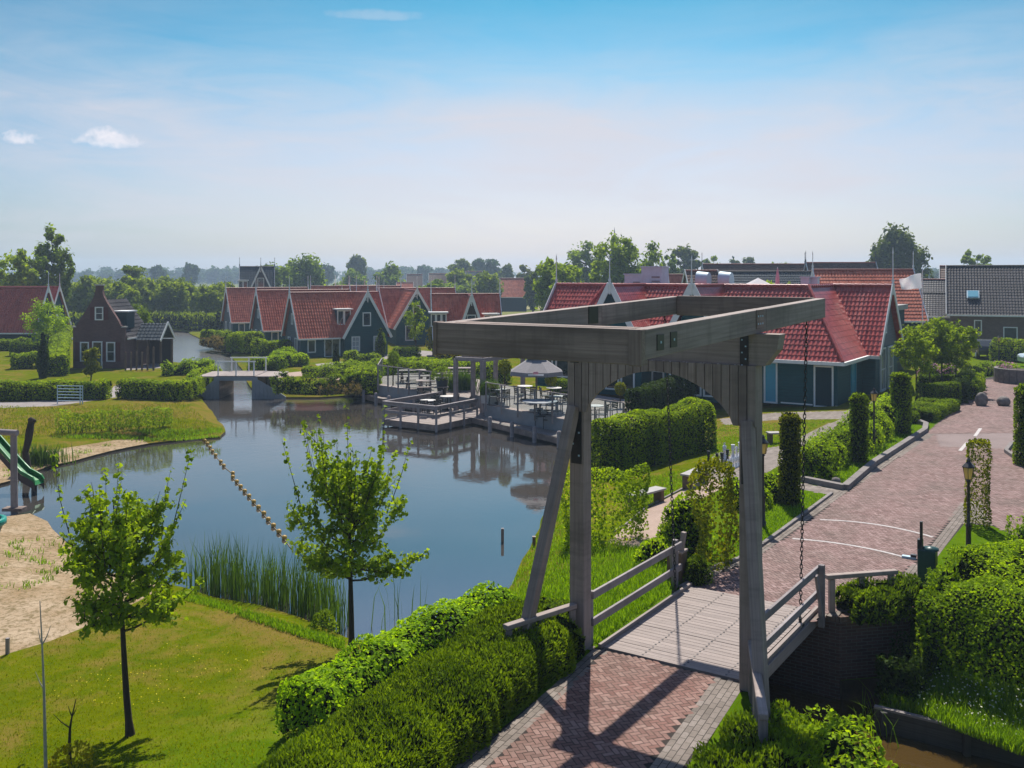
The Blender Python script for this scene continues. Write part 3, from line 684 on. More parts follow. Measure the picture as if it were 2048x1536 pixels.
def bush(name, label, cat, c, rx, ry, h, leaf, mat, n=None, dens=2.0, rough=.14, shape='ball', tpl=DIAMOND, group=None, flowers=None, core=True, lift=0., spread=.8, z0=None, rz=0., build=True):
    rng = np.random.default_rng(int(abs(c[0]*131+c[1]*17+h*71)*10) % 99999)
    z = (gz(c[0], c[1]) if z0 is None else z0)+lift
    area = 2*math.pi*math.sqrt(rx*ry)*h if shape != 'ball' else 2.6*math.pi*((rx*ry+(rx+ry)*h*.5)/2)
    n = n or int(area*dens/(leaf*leaf*.45))
    th = rng.uniform(0, 2*math.pi, n)
    if shape == 'ball':
        ct = rng.uniform(-.25, 1, n); st = np.sqrt(np.clip(1-ct*ct, 0, 1))
        D = np.column_stack([st*np.cos(th), st*np.sin(th), ct]); P = D*[rx, ry, h*.8]+[0, 0, h*.2]
    elif shape == 'column':
        t = rng.uniform(0, 1, n); top = rng.uniform(0, 1, n) < rx/(h*1.2+rx)
        r = np.where(top, np.sqrt(rng.uniform(0, 1, n)), 1.)*(1-.25*np.clip(t-.8, 0, 1)/.2*(~top))
        zz = np.where(top, h*(1-.06*r*r), t*h); D = np.column_stack([np.cos(th)*(~top), np.sin(th)*(~top), top*1.+.1])
        P = np.column_stack([np.cos(th)*rx*r, np.sin(th)*ry*r, zz])
    else:                                       # cone / teardrop
        t = rng.beta(1., 1.35, n); r = np.sin(np.pi*np.clip(.17+.83*t, 0, 1))**.8*(1-.25*t); D = np.column_stack([np.cos(th), np.sin(th), np.full(n, .35)])
        P = np.column_stack([np.cos(th)*rx*r, np.sin(th)*ry*r, t*h])
    D = D/(np.linalg.norm(D, axis=1)[:, None]+1e-9)
    W = P+[c[0], c[1], 0]
    sc = max(.25, .5*min(rx, h)); P = P+D*((lump(W, sc)*1.+lump(W, sc*.35)*.5)*rough*min(rx, h))[:, None]-D*rng.exponential(.05, n)[:, None]*leaf*10
    P[:, 2] = np.maximum(P[:, 2], .01)
    g = Geo(); leaves(g, P, D+[0, 0, .2], leaf, tpl, 0, .5+.35*lump(W, sc), spread, rng, D*.7+[0, 0, .5])
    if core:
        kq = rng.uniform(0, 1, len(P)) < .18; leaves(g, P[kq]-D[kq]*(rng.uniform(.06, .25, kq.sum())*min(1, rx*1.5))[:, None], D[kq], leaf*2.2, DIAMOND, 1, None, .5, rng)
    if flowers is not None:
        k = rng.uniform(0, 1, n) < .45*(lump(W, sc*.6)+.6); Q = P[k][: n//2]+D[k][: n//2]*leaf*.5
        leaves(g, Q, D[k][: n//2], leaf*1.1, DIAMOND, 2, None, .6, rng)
    if core:  # unseen dark body added inside the bush to stop light
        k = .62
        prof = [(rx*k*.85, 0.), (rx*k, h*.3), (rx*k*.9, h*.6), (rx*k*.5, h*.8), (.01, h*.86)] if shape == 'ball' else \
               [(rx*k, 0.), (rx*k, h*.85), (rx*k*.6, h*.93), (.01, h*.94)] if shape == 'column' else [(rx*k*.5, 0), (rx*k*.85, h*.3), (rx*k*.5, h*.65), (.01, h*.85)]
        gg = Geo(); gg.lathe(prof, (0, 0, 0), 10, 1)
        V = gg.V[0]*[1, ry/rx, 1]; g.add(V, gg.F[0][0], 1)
    o = g.build(name, [mat, M['core']]+([flowers] if flowers is not None else []), pos=(c[0], c[1], z), rz=rz)
    return tag(o, label, cat, group)
def tree(name, label, cat, base, H, cw, crown_lo, mat, leaf, n, seed=1, tpl=DIAMOND, trunk_r=None, bark='bark', lean=(0, 0), limbs=12, clumps=22, clump_r=.2, style='round', group=None, bushy=1.):
    """tapered trunk with limbs, crown of leaves gathered in clumps round the limb ends; crown_lo = height of lowest leaves"""
    rng = np.random.default_rng(seed); r = random.Random(seed)
    root = thing(name, label, cat, base, 0, group)
    tr = trunk_r or .02*H; g = Geo(); gc = Geo()
    ch = H-crown_lo; R = cw/2
    def axis(t): return Vector((lean[0]*t+.02*H*math.sin(3*t+seed), lean[1]*t+.015*H*math.sin(2.3*t+2*seed), H*t))-Vector((.02*H*math.sin(seed), .015*H*math.sin(2*seed), 0))
    tt = np.linspace(0, .78 if style != 'vase' else .55, 9)
    g.tube([axis(t) for t in tt], [tr*(1.25 if t < .02 else 1)*(1-.85*t/tt[-1]) for t in tt], 8)
    zc = crown_lo+ch*.5; P = []; D = []; cs = []
    for c in range(clumps):
        v = rng.normal(0, 1, 3); v /= np.linalg.norm(v); q = v*rng.uniform(.15, 1)**.45*(1-clump_r*1.1)
        wz = {'round': 1., 'poplar': 1., 'vase': .55+.45*(q[2]*.5+.5)*2}[style]
        if style == 'round' and q[2] < -.2: wz = 1.05
        cc = Vector((q[0]*R*wz*r.uniform(.9, 1.15), q[1]*R*wz*r.uniform(.9, 1.15), zc+q[2]*ch*.5*r.uniform(.9, 1.1)))
        t = min(1., max(0., cc.z/H)); ax_ = axis(t*.8); cc.x += ax_.x*.8; cc.y += ax_.y*.8
        cs.append((cc, clump_r*cw*r.uniform(.6, 1.3)))
    for i, (cc, cr) in enumerate(cs[:limbs]):
        t0 = max(crown_lo*.8, min(cc.z-ch*.12-.25*math.hypot(cc.x, cc.y), H*.75))/H; p0 = axis(max(.05, t0)); p1 = p0.lerp(cc, .55)+Vector((0, 0, -.04*ch)); k = 5
        pts = [(p0*(1-u)**2+p1*2*u*(1-u)+cc*u*u) for u in [m_/k for m_ in range(k+1)]]
        g.tube(pts, [tr*.42*(1-.85*u/k) for u in range(k+1)], 5, cap=False)
    if n:
        per = max(3, int(n*1.35)//len(cs))
        for q, cr in cs:
            v = rng.normal(0, 1, (per, 3)); v /= np.linalg.norm(v, axis=1)[:, None]
            pp = np.array(q)+v*(cr*rng.uniform(.05, 1, per)**.6*rng.uniform(.8, 1.3, per))[:, None]*[1, 1, .85 if style != 'poplar' else 1.35]
            P.append(pp); D.append(v)
        m = int(n*.10); v = rng.normal(0, 1, (m, 3)); v /= np.linalg.norm(v, axis=1)[:, None]
        P.append(v*rng.uniform(.2, .95, m)[:, None]**.5*[R*.9, R*.9, ch*.47]+[lean[0]*.6, lean[1]*.6, zc]); D.append(v)
        P = np.concatenate(P); D = np.concatenate(D)
        leaves(gc, P, D+[0, 0, .3], leaf, tpl, 0, .5+.3*lump(P+np.array(base), R*.35), .8, rng)
        gc.build('crown', mat, root)
    g.build('trunk', M[bark], root)
    return root
def blades(name, pts, hmin, hmax, mat, w=.012, bend=.35, kind='stuff', label=None, group=None, tilt=.25):
    """upright grass or reed blades: 2-segment tapering strips"""
    pts = np.asarray(pts, float); n = len(pts); rng = np.random.default_rng(n)
    h = rng.uniform(hmin, hmax, n); az = rng.uniform(0, 6.283, n); D = np.column_stack([np.cos(az), np.sin(az), np.zeros(n)])
    Sd = np.column_stack([-np.sin(az+rng.normal(0, .5, n)), np.cos(az), np.zeros(n)])
    t1 = rng.uniform(0, tilt, n); t2 = t1+rng.uniform(0, bend, n)
    up = np.array([0, 0, 1.])
    A = pts; B = A+(up*.55+D*(t1*.55)[:, None])*h[:, None]; Cc = B+(up*.45*np.cos(t2)[:, None]+D*(np.sin(t2)*.6)[:, None])*h[:, None]
    ww = w*rng.uniform(.7, 1.3, n)[:, None]
    V = np.stack([A-Sd*ww, A+Sd*ww, B+Sd*ww*.75, B-Sd*ww*.75, Cc], 1).reshape(-1, 3)
    k = (np.arange(n)*5)[:, None]; sh = rng.uniform(0, 1, n)
    g = Geo(); g.add(V, k+np.array([[0, 1, 2, 3]]), 0, sh); g.F.append((k+np.array([[3, 2, 4]]), 0, sh, False))
    return tag(g.build(name, mat), label, None, group, kind)
def scatter_px(poly, n, seed=1, clump=0., zfun=None):
    r = random.Random(seed); xs = [p[0] for p in poly]; ys = [p[1] for p in poly]; out = []; k = 0
    while len(out) < n and k < n*20:
        k += 1; a, b = r.uniform(min(xs), max(xs)), r.uniform(min(ys), max(ys))
        if not inside(poly, a, b): continue
        out.append((a, b))
    return out
# ---------------------------------------------------------------- wooden drawbridge (local x = across, local y = along, z up)
BRZ = math.atan2(-AX[0], AX[1])
def build_bridge():
    root = thing('drawbridge', 'weathered grey timber drawbridge with balance frame, arched boards and hanging chains', 'drawbridge', (O[0], O[1], 0), BRZ)
    W = M['wood']; V = Vector
    for s in (-1, 1):
        g = Geo(); g.beam((s*1.55, 0, -.5), (s*1.55, 0, 5.16), .29, .27, (0, 1, 0)); p = g.build('post', W, root, .012)
        g = Geo(); g.box((s*1.55, -.150, 3.75), (.20, .02, .95), mat=0)
        for k in range(4): g.box((s*1.55+.06*(-1)**k, -.164, 3.42+.2*k), (.03, .012, .03), mat=1)
        g.build('iron_plate', [M['iron'], M['zinc']], p)
        # splayed brace in the plane of the wing rail
        d = V((-.745*.55-.0, -.667, 0)) if s < 0 else V((.22, -.97, 0))
        foot = V((s*1.55, 0, 0))+V((.74 if s > 0 else -.42, -1.52, -.25)); top = V((s*1.55+s*.02, -.20, 4.28))
        g = Geo(); g.beam(foot, top, .17, .20, (0, 1, 0)); g.build('brace', W, root, .01)
    g = Geo(); 
    poly = [(-1.78, 5.16), (1.82, 5.16), (2.02, 5.42), (2.06, 5.66), (-1.86, 5.66), (-1.84, 5.42)]
    g.prism(poly, lambda x, z: (x, -.15, z), lambda x, z: (x, .15, z)); cb = g.build('cross_beam', W, root, .01)
    # arched boarding
    g = Geo(); xs = np.linspace(-1.70, 1.70, 25)
    def zb(x):
        x = abs(x)
        u = x/1.31; return 4.20 if u >= 1 else 4.98-.76*(.5*u*u+.5*(1-math.sqrt(1-u*u)))
    for a, c in zip(xs[:-1], xs[1:]):
        q = .007; n = 5; st = [a+q+(c-a-2*q)*i/n for i in range(n+1)]
        off = random.uniform(-.006, .006)
        poly = [(x, zb(x)) for x in st]+[(c-q, 5.157), (a+q, 5.157)]
        b0 = g.n; g.prism(poly, lambda x, z: (x, -.205+off, z), lambda x, z: (x, -.150+off, z), 0, random.random())
        Wv = np.concatenate(g.V[-3:]); o = random.uniform(0, 40)
        for k in (-3, -2, -1): g.W[k] = g.V[k][:, [2, 0, 1]]+o
    g.build('arch_boarding', W, root)
    # balance frame
    def zt(y): return 5.92+(y+4.14)*.0275
    yc, yf = -4.14, 3.78; dp = .37
    for s, x in ((-1, -1.405), (1, 1.59)):
        g = Geo(); g.beam((x, yc, zt(yc)-dp/2), (x, .35, zt(.35)-dp/2), .19, dp); g.beam((x, .36, zt(.36)-dp/2), (x, yf, zt(yf)-dp/2), .188, dp-.004)
        sb = g.build('side_beam', W, root, .01)
        g = Geo(); xo = x+s*.10
        if s > 0:
            for yy in (yc+.42, yc+.83): gq = Geo(); gq.box((xo, yy, zt(yy)-.19), (.014, .20, .20)); gq.box((xo+.008, yy, zt(yy)-.19), (.012, .03, .03), mat=1); gq.build('iron_plate', [M['iron'], M['zinc']], sb)
        g.box((x+s*.103, .02, zt(0)-.15), (.016, .34, .30)); gq = Geo(); gq.box((x-s*.103, .02, zt(0)-.15), (.016, .34, .30)); gq.build('fixing_plate', M['iron'], sb)
        for k in range(3):
            for j in range(2): g.box((x+s*.113, -.08+.1*k, zt(0)-.22+.12*j), (.01, .028, .028), mat=2)
        g.build('fixing_plate', [M['wood_dark'] if s > 0 else M['iron'], M['iron'], M['zinc']], sb)
    g = Geo(); g.box((1.50, -.165, 5.32), (.13, .03, .66))
    for k in range(6): g.box((1.50+.03*(-1)**k, -.183, 5.06+.1*k), (.022, .01, .022), mat=1)
    g.build('iron_strap', [M['iron'], M['zinc']], cb)
    g = Geo(); g.box((-1.55, -.214, 5.10), (.16, .014, .10)); g.box((-1.58, -.224, 5.10), (.03, .01, .03), mat=1); g.box((-1.51, -.224, 5.10), (.03, .01, .03), mat=1)
    g.build('iron_strap', [M['iron'], M['zinc']], root)
    z0 = zt(yc)
    g = Geo(); g.box((.09, yc-.01, z0-.215), (3.18, .17, .44), mat=0); g.box((.09, yc+.20, z0-.17), (2.79, .19, .36)); g.box((.09, yc+.40, z0-.17), (2.79, .17, .34))
    g.box((-1.49, yc-.02, z0-.22), (.06, .20, .47)); g.box((1.60, yc-.105, z0-.22), (.18, .03, .45))
    g.build('front_beam', M['wood_dark'], root, .012)
    g = Geo(); g.box((.09, yf-.09, zt(yf)-.19), (2.79, .17, .40)); g.build('back_beam', M['wood_dark'], root, .01)
    # deck
    g = Geo(); n = 29; y0, y1 = .16, 4.10; st = (y1-y0)/n
    for i in range(n):
        y = y0+st*(i+.5); sh = random.random()
        g.box((.07, y, .0+random.uniform(-.003, .003)), (2.50, st-.012, .06), shade=sh)
        for x in (-.45, .33, 1.05): g.box((x+random.uniform(-.01, .01), y, .0305), (.03, .03, .012), mat=1)
    g.build('deck', [M['wood_deck'], M['iron']], root)
    for x in (-1.28, 1.42):
        g = Geo(); g.box((x, 2.13, -.13), (.18 if x < 0 else .10, 4.1, .22)); g.box((x+(.06 if x < 0 else 0), 2.13, .055), (.07, 4.05, .07)); g.build('edge_beam', M['wood_deck'], root, .01)
    g = Geo()
    for x in (-.7, 0, .7): g.box((x, 2.13, -.14), (.18, 3.9, .2))
    g.build('joist', M['wood_dark'], root)
    # railings
    for s, x, ye in ((-1, -1.40, 3.95), (1, 1.50, 3.88)):
        g = Geo(); g.beam((x, .16, .90), (x, ye+.12, .88), .055, .135); r = g.build('rail', M['wood_grey'], root, .008)
        g = Geo(); g.beam((x, .16, .42), (x, ye+.12, .42), .055, .135); g.build('rail', M['wood_grey'], root, .008)
        for y, h in ((.21, .96), (ye, 1.0)):
            g = Geo(); g.box((x+s*.085, y, h/2-.1), (.11, .10, h+.2)); g.build('rail_post', M['wood_grey'], root, .008)
        g = Geo(); g.beam((x+s*.06, ye-.28, .86), (x+s*.10, ye-.05, .05), .05, .08, (0, 1, 0)); g.build('rail_strut', M['wood_grey'], root)
        # chain of links
        t = V((x+(-.02 if s < 0 else .07), 3.28 if s < 0 else 2.95, zt(3.1)-dp)); b = V((-1.30 if s < 0 else 1.40, 3.55 if s < 0 else 3.12, .10))
        g = Geo(); L = (t-b).length; n = int(L/.083); d, sd, u = frame_of(b-t)
        for i in range(n):
            c = t.lerp(b, (i+.5)/n); e = sd if i % 2 else u
            ring = [c+d*math.cos(q)*.054+e*math.sin(q)*.025 for q in [2*math.pi*j/9 for j in range(10)]]
            g.tube(ring, .0095, 5, cap=False)
        g.build('chain', M['chain'], root)
        g = Geo(); g.tube([b+V((0, 0, .06)), b-V((0, 0, .12))], .03, 8); g.box(b-V((0, 0, .06)), (.12, .12, .04)); g.build('chain_anchor', M['iron'], root)
build_bridge()
def lp(a, p, z): x, y = loc(a, p); return (x, y, z)
# splayed guard rails on the four wings
def wing_rail(label, a0, p0, a1, p1, z, posts, zg):
    A, B = Vector(lp(a0, p0, z)), Vector(lp(a1, p1, z)); root = thing('guard_rail', label, 'guard rail', (A.x, A.y, zg), 0, 'splayed guard rails at the bridge ends'); o = Vector((A.x, A.y, zg))
    g = Geo(); g.beam(A-o, B-o, .13, .085); g.build('rail', M['wood'], root, .015)
    for t in posts:
        q = A.lerp(B, t)-o; g = Geo(); g.box((q.x, q.y, (z-zg-.05)/2-.15), (.11, .11, z-zg-.05+.3)); g.build('rail_post', M['wood'], root, .008)
wing_rail('timber guard rail splayed left from the near bridge post, resting over the dark hedge', -.20, -1.55, -1.75, -1.98, .80, (.04, .5, .95), -.1)
wing_rail('timber guard rail running towards the viewer from the near right bridge post above the bush', -.15, 1.62, -2.55, 2.62, .80, (.03, .5, .96), -.1)
wing_rail('short timber guard rail on three posts over the brick wing of the far bridge end', 4.2, 1.58, 5.32, 2.66, .68, (.08, .5, .92), 0.)
# brick abutments
def wall_run(name, label, pts, z0, z1, th, mat, cap=None, cat='wall'):
    """pts in bridge coordinates; wall thickens to the left of the run"""
    P = [Vector(lp(a, p, 0)) for a, p in pts]; g = Geo(); gc = Geo()
    L = 0
    for A, B in zip(P[:-1], P[1:]):
        d = (B-A).normalized(); s = Vector((-d.y, d.x, 0))*th; ln = (B-A).length
        V = [A, B, B+s, A+s]; Vt = [(*v.xy, z0) for v in V]+[(*v.xy, z1) for v in V]
        uu = [L, L+ln, L+ln, L]; Wv = [(u+(0 if i < 2 else th), 0, z0) for i, u in enumerate(uu)]+[(u+(0 if i < 2 else th), 0, z1) for i, u in enumerate(uu)]
        g.add(Vt, [[0, 1, 5, 4], [1, 2, 6, 5], [2, 3, 7, 6], [3, 0, 4, 7], [4, 5, 6, 7]], 0, None, Wv); L += ln
        if cap: 
            n = max(1, int(ln/.075))
            for i in range(n):
                c = A.lerp(B, (i+.5)/n)+s*.5; R = np.array([list(d), list(s.normalized()), [0, 0, 1]]).T
                gc.box((c.x, c.y, z1+.05), (ln/n-.008, th+.06, .10), R, 0)
    root = thing(name, label, cat, (0, 0, 0)); g.build('wall_face', mat, root)
    if cap: gc.build('cap_course', cap, root)
wall_run('abutment', 'dark brick abutment with angled wing wall at the far bridge end above the canal', [(4.06, -1.5), (4.06, 1.87), (5.1, 2.92), (5.9, 3.0)], -2.2, -.10, .35, M['brick_wet'], M['brick_brown'])
wall_run('abutment', 'shaded brick abutment under the near end of the bridge beside the right post', [(-1.3, 2.75), (-.02, 1.78), (.08, 1.72), (.08, -1.5)], -2.2, -.13, .3, M['brick_wet'])
wall_run('retaining_wall', 'low timber sheet retaining wall along the canal bank', [(3.14, 2.72), (3.14, 45)], -2.3, -1.2, .06, M['tarred'])
g = Geo(); a = Vector(lp(3.17, 2.72, -1.18)); b_ = Vector(lp(3.17, 45, -1.18)); g.beam(a, b_, .10, .04)
o = g.build('timber_capping', M['wood_grey'], bpy.data.objects['retaining_wall'])
g = Geo(); d = Vector((PX[0], PX[1], 0))
for i in range(30): q = Vector(lp(3.08, 2.9+i*1.35, -1.75)); g.box(q, (.10, .10, 1.1))
g.build('wall_piles', M['tarred'], bpy.data.objects['retaining_wall'])
x, y = loc(4.35, -1.62); r = thing('wooden_post', 'squat brown timber post box beside the far left railing of the drawbridge', 'post', (x, y, -.2), BRZ)
g = Geo(); g.box((0, 0, .42), (.34, .30, .84)); g.build('post_body', M['wood_brown'], r, .01)
g = Geo(); g.box((0, 0, .86), (.38, .34, .05)); g.build('post_cap', M['wood'], r, .01)
g = Geo(); g.beam((.12, -.05, .88), (.17, -.02, 1.28), .09, .13, (0, 1, 0)); g.build('lever', M['wood_deck'], r, .008)
# ---------------------------------------------------------------- young trees in the foreground
def young_tree(label, base, H, lo, R, seed, lean=(0, 0), nl=15, leaf=.08, tr=.06, mat='lf_maple', dens=1.):
    r = random.Random(seed); rng = np.random.default_rng(seed)
    root = thing('young_tree', label, 'tree', base); g = Geo(); P = []; D = []
    def axis(z): t = z/H; return Vector((lean[0]*t**.8+.03*math.sin(5*t+seed), lean[1]*t, z))
    zs = np.linspace(-.1, H*.80, 12)
    g.tube([axis(max(z, 0))+Vector((0, 0, min(z, 0))) for z in zs], [tr*(1.5 if z < .05 else 1.)*(1-.85*max(z, 0)/(H*.80)) for z in zs], 9)
    ch = H-lo
    def leafs(pts, k, sp):
        for _ in range(k):
            u = r.random(); i = min(len(pts)-2, int(u*(len(pts)-1))); q = pts[i].lerp(pts[i+1], u*(len(pts)-1)-i)
            v = Vector((r.gauss(0, 1), r.gauss(0, 1), r.gauss(.1, .7))).normalized()
            P.append(q+v*sp*r.uniform(.5, 1.3)); D.append(v+Vector((0, 0, .5)))
    for i in range(nl):
        f = (i+.5)/nl; az = 2.399*i+r.uniform(-.35, .35)
        z0 = lo*.95+ch*.46*f**1.1; rr = R*(.98-.55*f)*r.uniform(.75, 1.05)
        zt = z0+ch*(.20+.30*f)*r.uniform(.7, 1.3)
        if f < .3: zt = z0+ch*r.uniform(-.02, .30)
        zt = min(zt, H*r.uniform(.78, .9))
        p0 = axis(z0); out = Vector((math.cos(az), math.sin(az), 0))
        p3 = Vector((p0.x, p0.y, 0))+out*rr+Vector((0, 0, zt)); p1 = p0+out*rr*.65+Vector((0, 0, (zt-z0)*.25)); 
        k = 9; pts = [p0*(1-u)**2+p1*2*u*(1-u)+p3*u*u for u in [j/k for j in range(k+1)]]
        pts = [q+Vector((r.gauss(0, 1), r.gauss(0, 1), r.gauss(0, 1)))*.012 for q in pts]
        g.tube(pts, [tr*.36*(1-.85*u/k) for u in range(k+1)], 5, cap=False)
        leafs(pts[3:], int(46*dens), .09)
        for j in range(11):
            u = r.uniform(.15, .98); b = pts[int(u*k)]; ln = r.uniform(.2, .42)*(1.1-.3*u)*R/1.25
            dv = (out*r.uniform(-.3, .8)+Vector((r.gauss(0, .6), r.gauss(0, .6), r.uniform(-.15, .9)))).normalized()
            tp = [b, b+dv*ln*.5+Vector((0, 0, .02)), b+dv*ln+Vector((0, 0, .05 if f > .2 else -.08))]
            g.tube(tp, [tr*.11, tr*.07, tr*.03], 4, cap=False); leafs(tp, int(20*dens), .085)
    for j in range(13):                      # upright shoots at the top
        az = r.uniform(0, 6.28); rr = R*r.uniform(.1, .95); b = axis(lo+ch*.42)+Vector((math.cos(az)*rr*.7, math.sin(az)*rr*.7, r.uniform(-.1, .25)))
        e = Vector((b.x+math.cos(az)*rr*.3, b.y+math.sin(az)*rr*.3, H*r.uniform(.74, 1.0)))
        tp = [b, b.lerp(e, .5)+Vector((r.gauss(0, .03), r.gauss(0, .03), 0)), e]; g.tube(tp, [tr*.16, tr*.1, tr*.04], 4, cap=False); leafs(tp, int(30*dens), .05)
    g.build('trunk', M['bark'], root); P = np.array([list(p) for p in P]); D = np.array([list(p) for p in D])
    gc = Geo(); leaves(gc, P, D, leaf, LOBED, 0, .5+.3*lump(P+np.array(base), .5), .55, rng); gc.build('crown', M[mat], root)
    return root
x, y, z = G(265, 1470); young_tree('slender young tree with lobed leaves standing on the lawn by the sandy beach', (x, y, z), 4.60, 1.72, 1.34, 5, (-.42, .1), 24)
x, y, z = G(700, 1300); young_tree('leafy young tree between the reeds and the clipped hedge, trunk against the pond', (x, y, z), 4.70, 1.35, 1.52, 8, (.02, .05), 26)
# bare whips
def whip(name, label, base, pts, r0, bark, twigs):
    root = thing(name, label, 'sapling', base); g = Geo(); V = [Vector(p) for p in pts]; k = len(V)
    g.tube(V, [r0*(1-.8*i/(k-1)) for i in range(k)], 7); g.build('trunk', M[bark], root)
    g = Geo(); rr = random.Random(4)
    for t, dx, dy, dz in twigs:
        q = V[int(t*(k-1))]; g.tube([q, q+Vector((dx*.5, dy*.5, dz*.4)), q+Vector((dx, dy, dz))], [r0*.35, r0*.25, r0*.1], 5)
    g.build('twigs', M[bark], root)
x, y, z = G(93, 1600); whip('sapling', 'thin pale leafless birch whip at the left edge of the lawn', (x, y, z), [(.0, 0, -.1), (-.02, 0, .8), (-.035, 0, 1.5), (-.06, 0, 2.1), (-.09, .0, 2.7)], .028, 'bark_pale', [(.5, -.14, .05, .22), (.75, .10, .04, .25), (.75, -.08, .05, .2)])
x, y, z = G(140, 1530); whip('sapling', 'short dead forked sapling beside the yellowish shrub', (x, y, z), [(0, 0, -.05), (-.01, 0, .3), (.0, .0, .55), (.03, 0, .72), (.09, 0, .98)], .03, 'bark', [(.5, -.26, .02, .20), (.75, -.06, 0, .16), (.9, .06, .02, .12)])
x, y, z = G(15, 1308); r = thing('stake', 'small grey stake at the edge of the sand on the left', 'stake', (x, y, z)); g = Geo(); g.box((0, 0, .12), (.06, .05, .34)); g.build('shaft', M['wood'], r); g = Geo(); g.box((0, 0, .30), (.062, .052, .02)); g.build('top', M['wood_grey'], r)
# ---------------------------------------------------------------- roofs, windows, houses
def tile_sheet(g, A, B, C, D, tw=.24, th=.35, amp=.028, step=.035, sub=4, mat=0):
    """pantiles on the quad A-B (eaves) C-D (ridge): waves across, stepped courses up the slope"""
    A, B, C, D = [Vector(q) for q in (A, B, C, D)]
    u = (B-A).normalized(); nrm = (B-A).cross(D-A).normalized(); v = nrm.cross(u).normalized()
    P = [((q-A).dot(u), (q-A).dot(v)) for q in (A, B, C, D)]
    x0, x1 = min(p[0] for p in P), max(p[0] for p in P); y1 = max(p[1] for p in P)
    nx = max(2, int(round((x1-x0)/tw))*sub); ny = max(1, int(math.ceil(y1/th)))
    def rng_(x):
        lo, hi = None, None
        for i in range(4):
            (xa, ya), (xb, yb) = P[i], P[(i+1) % 4]
            if abs(xb-xa) < 1e-9: 
                if abs(x-xa) < 1e-6:
                    for y in (ya, yb): lo = y if lo is None else min(lo, y); hi = y if hi is None else max(hi, y)
                continue
            t = (x-xa)/(xb-xa)
            if -1e-6 <= t <= 1+1e-6:
                y = ya+t*(yb-ya); lo = y if lo is None else min(lo, y); hi = y if hi is None else max(hi, y)
        return (lo or 0., hi or 0.)
    xs = np.linspace(x0, x1, nx+1); V = []; Wv = []
    rows = []
    for j in range(ny): rows += [(j*th, step), ((j+1)*th-.001, .004)]
    nr = len(rows)
    for x in xs:
        lo, hi = rng_(x); wv = amp*math.sin(2*math.pi*x/tw)
        for yy, hh in rows:
            y = min(max(yy, lo), hi); q = A+u*x+v*y+nrm*(wv+hh); V.append(q[:]); Wv.append((x, yy, 0))
    Fc = [[i*nr+j, (i+1)*nr+j, (i+1)*nr+j+1, i*nr+j+1] for i in range(len(xs)-1) for j in range(nr-1)]
    g.add(V, Fc, mat, None, Wv, False)
def window(parent, c, r, w, h, nx=1, ny=1, fw=.09, frame='white', n=None, door=None, pane='glass', name='window'):
    """framed window centred at c on a wall: r = direction to the right along the wall, n = outward"""
    c = Vector(c); r = Vector(r).normalized(); n = Vector(n); up = Vector((0, 0, 1)); R = np.array([list(r), list(n), [0, 0, 1]]).T
    g = Geo(); d = .09
    for s in (-1, 1):
        g.box(c+r*s*(w/2-fw/2)+n*.03, (fw, d, h), R); g.box(c+up*s*(h/2-fw/2)+n*.031, (w-2*fw, d, fw), R)
    for i in range(1, nx): g.box(c+r*(-w/2+w*i/nx)+n*.012, (.04, .05, h-2*fw), R)
    for j in range(1, ny): g.box(c+up*(-h/2+h*j/ny)+n*.010, (w-2*fw, .046, .04), R)
    o = g.build(name, M[frame], parent)
    g = Geo(); g.box(c+n*(-.012), (w-fw, .03, h-fw), R); g.build('pane', M[pane], o)
    if door:
        g = Geo(); g.box(c-up*(h/2-h*.22)+n*.02, (w-2.2*fw, .03, h*.40), R); g.build('door_panel', M[door], o)
    return o
def finial(parent, p, h=.95, mat='white'):
    g = Geo(); x, y, z = p
    h *= 1.55; g.lathe([(.07, -.5), (.075, 0), (.11, .1), (.05, .2), (.09, .32), (.035, .46), (.028, h*.8), (.05, h*.84), (.008, h)], (x, y, z), 7); g.build('finial', M[mat], parent)
def verge(parent, a, b, n, w=.24, mat='white'):
    g = Geo(); g.beam(a, b, .05, w, n if abs(Vector(n).z) > .5 else (0, 0, 1)); g.build('bargeboard', M[mat], parent)
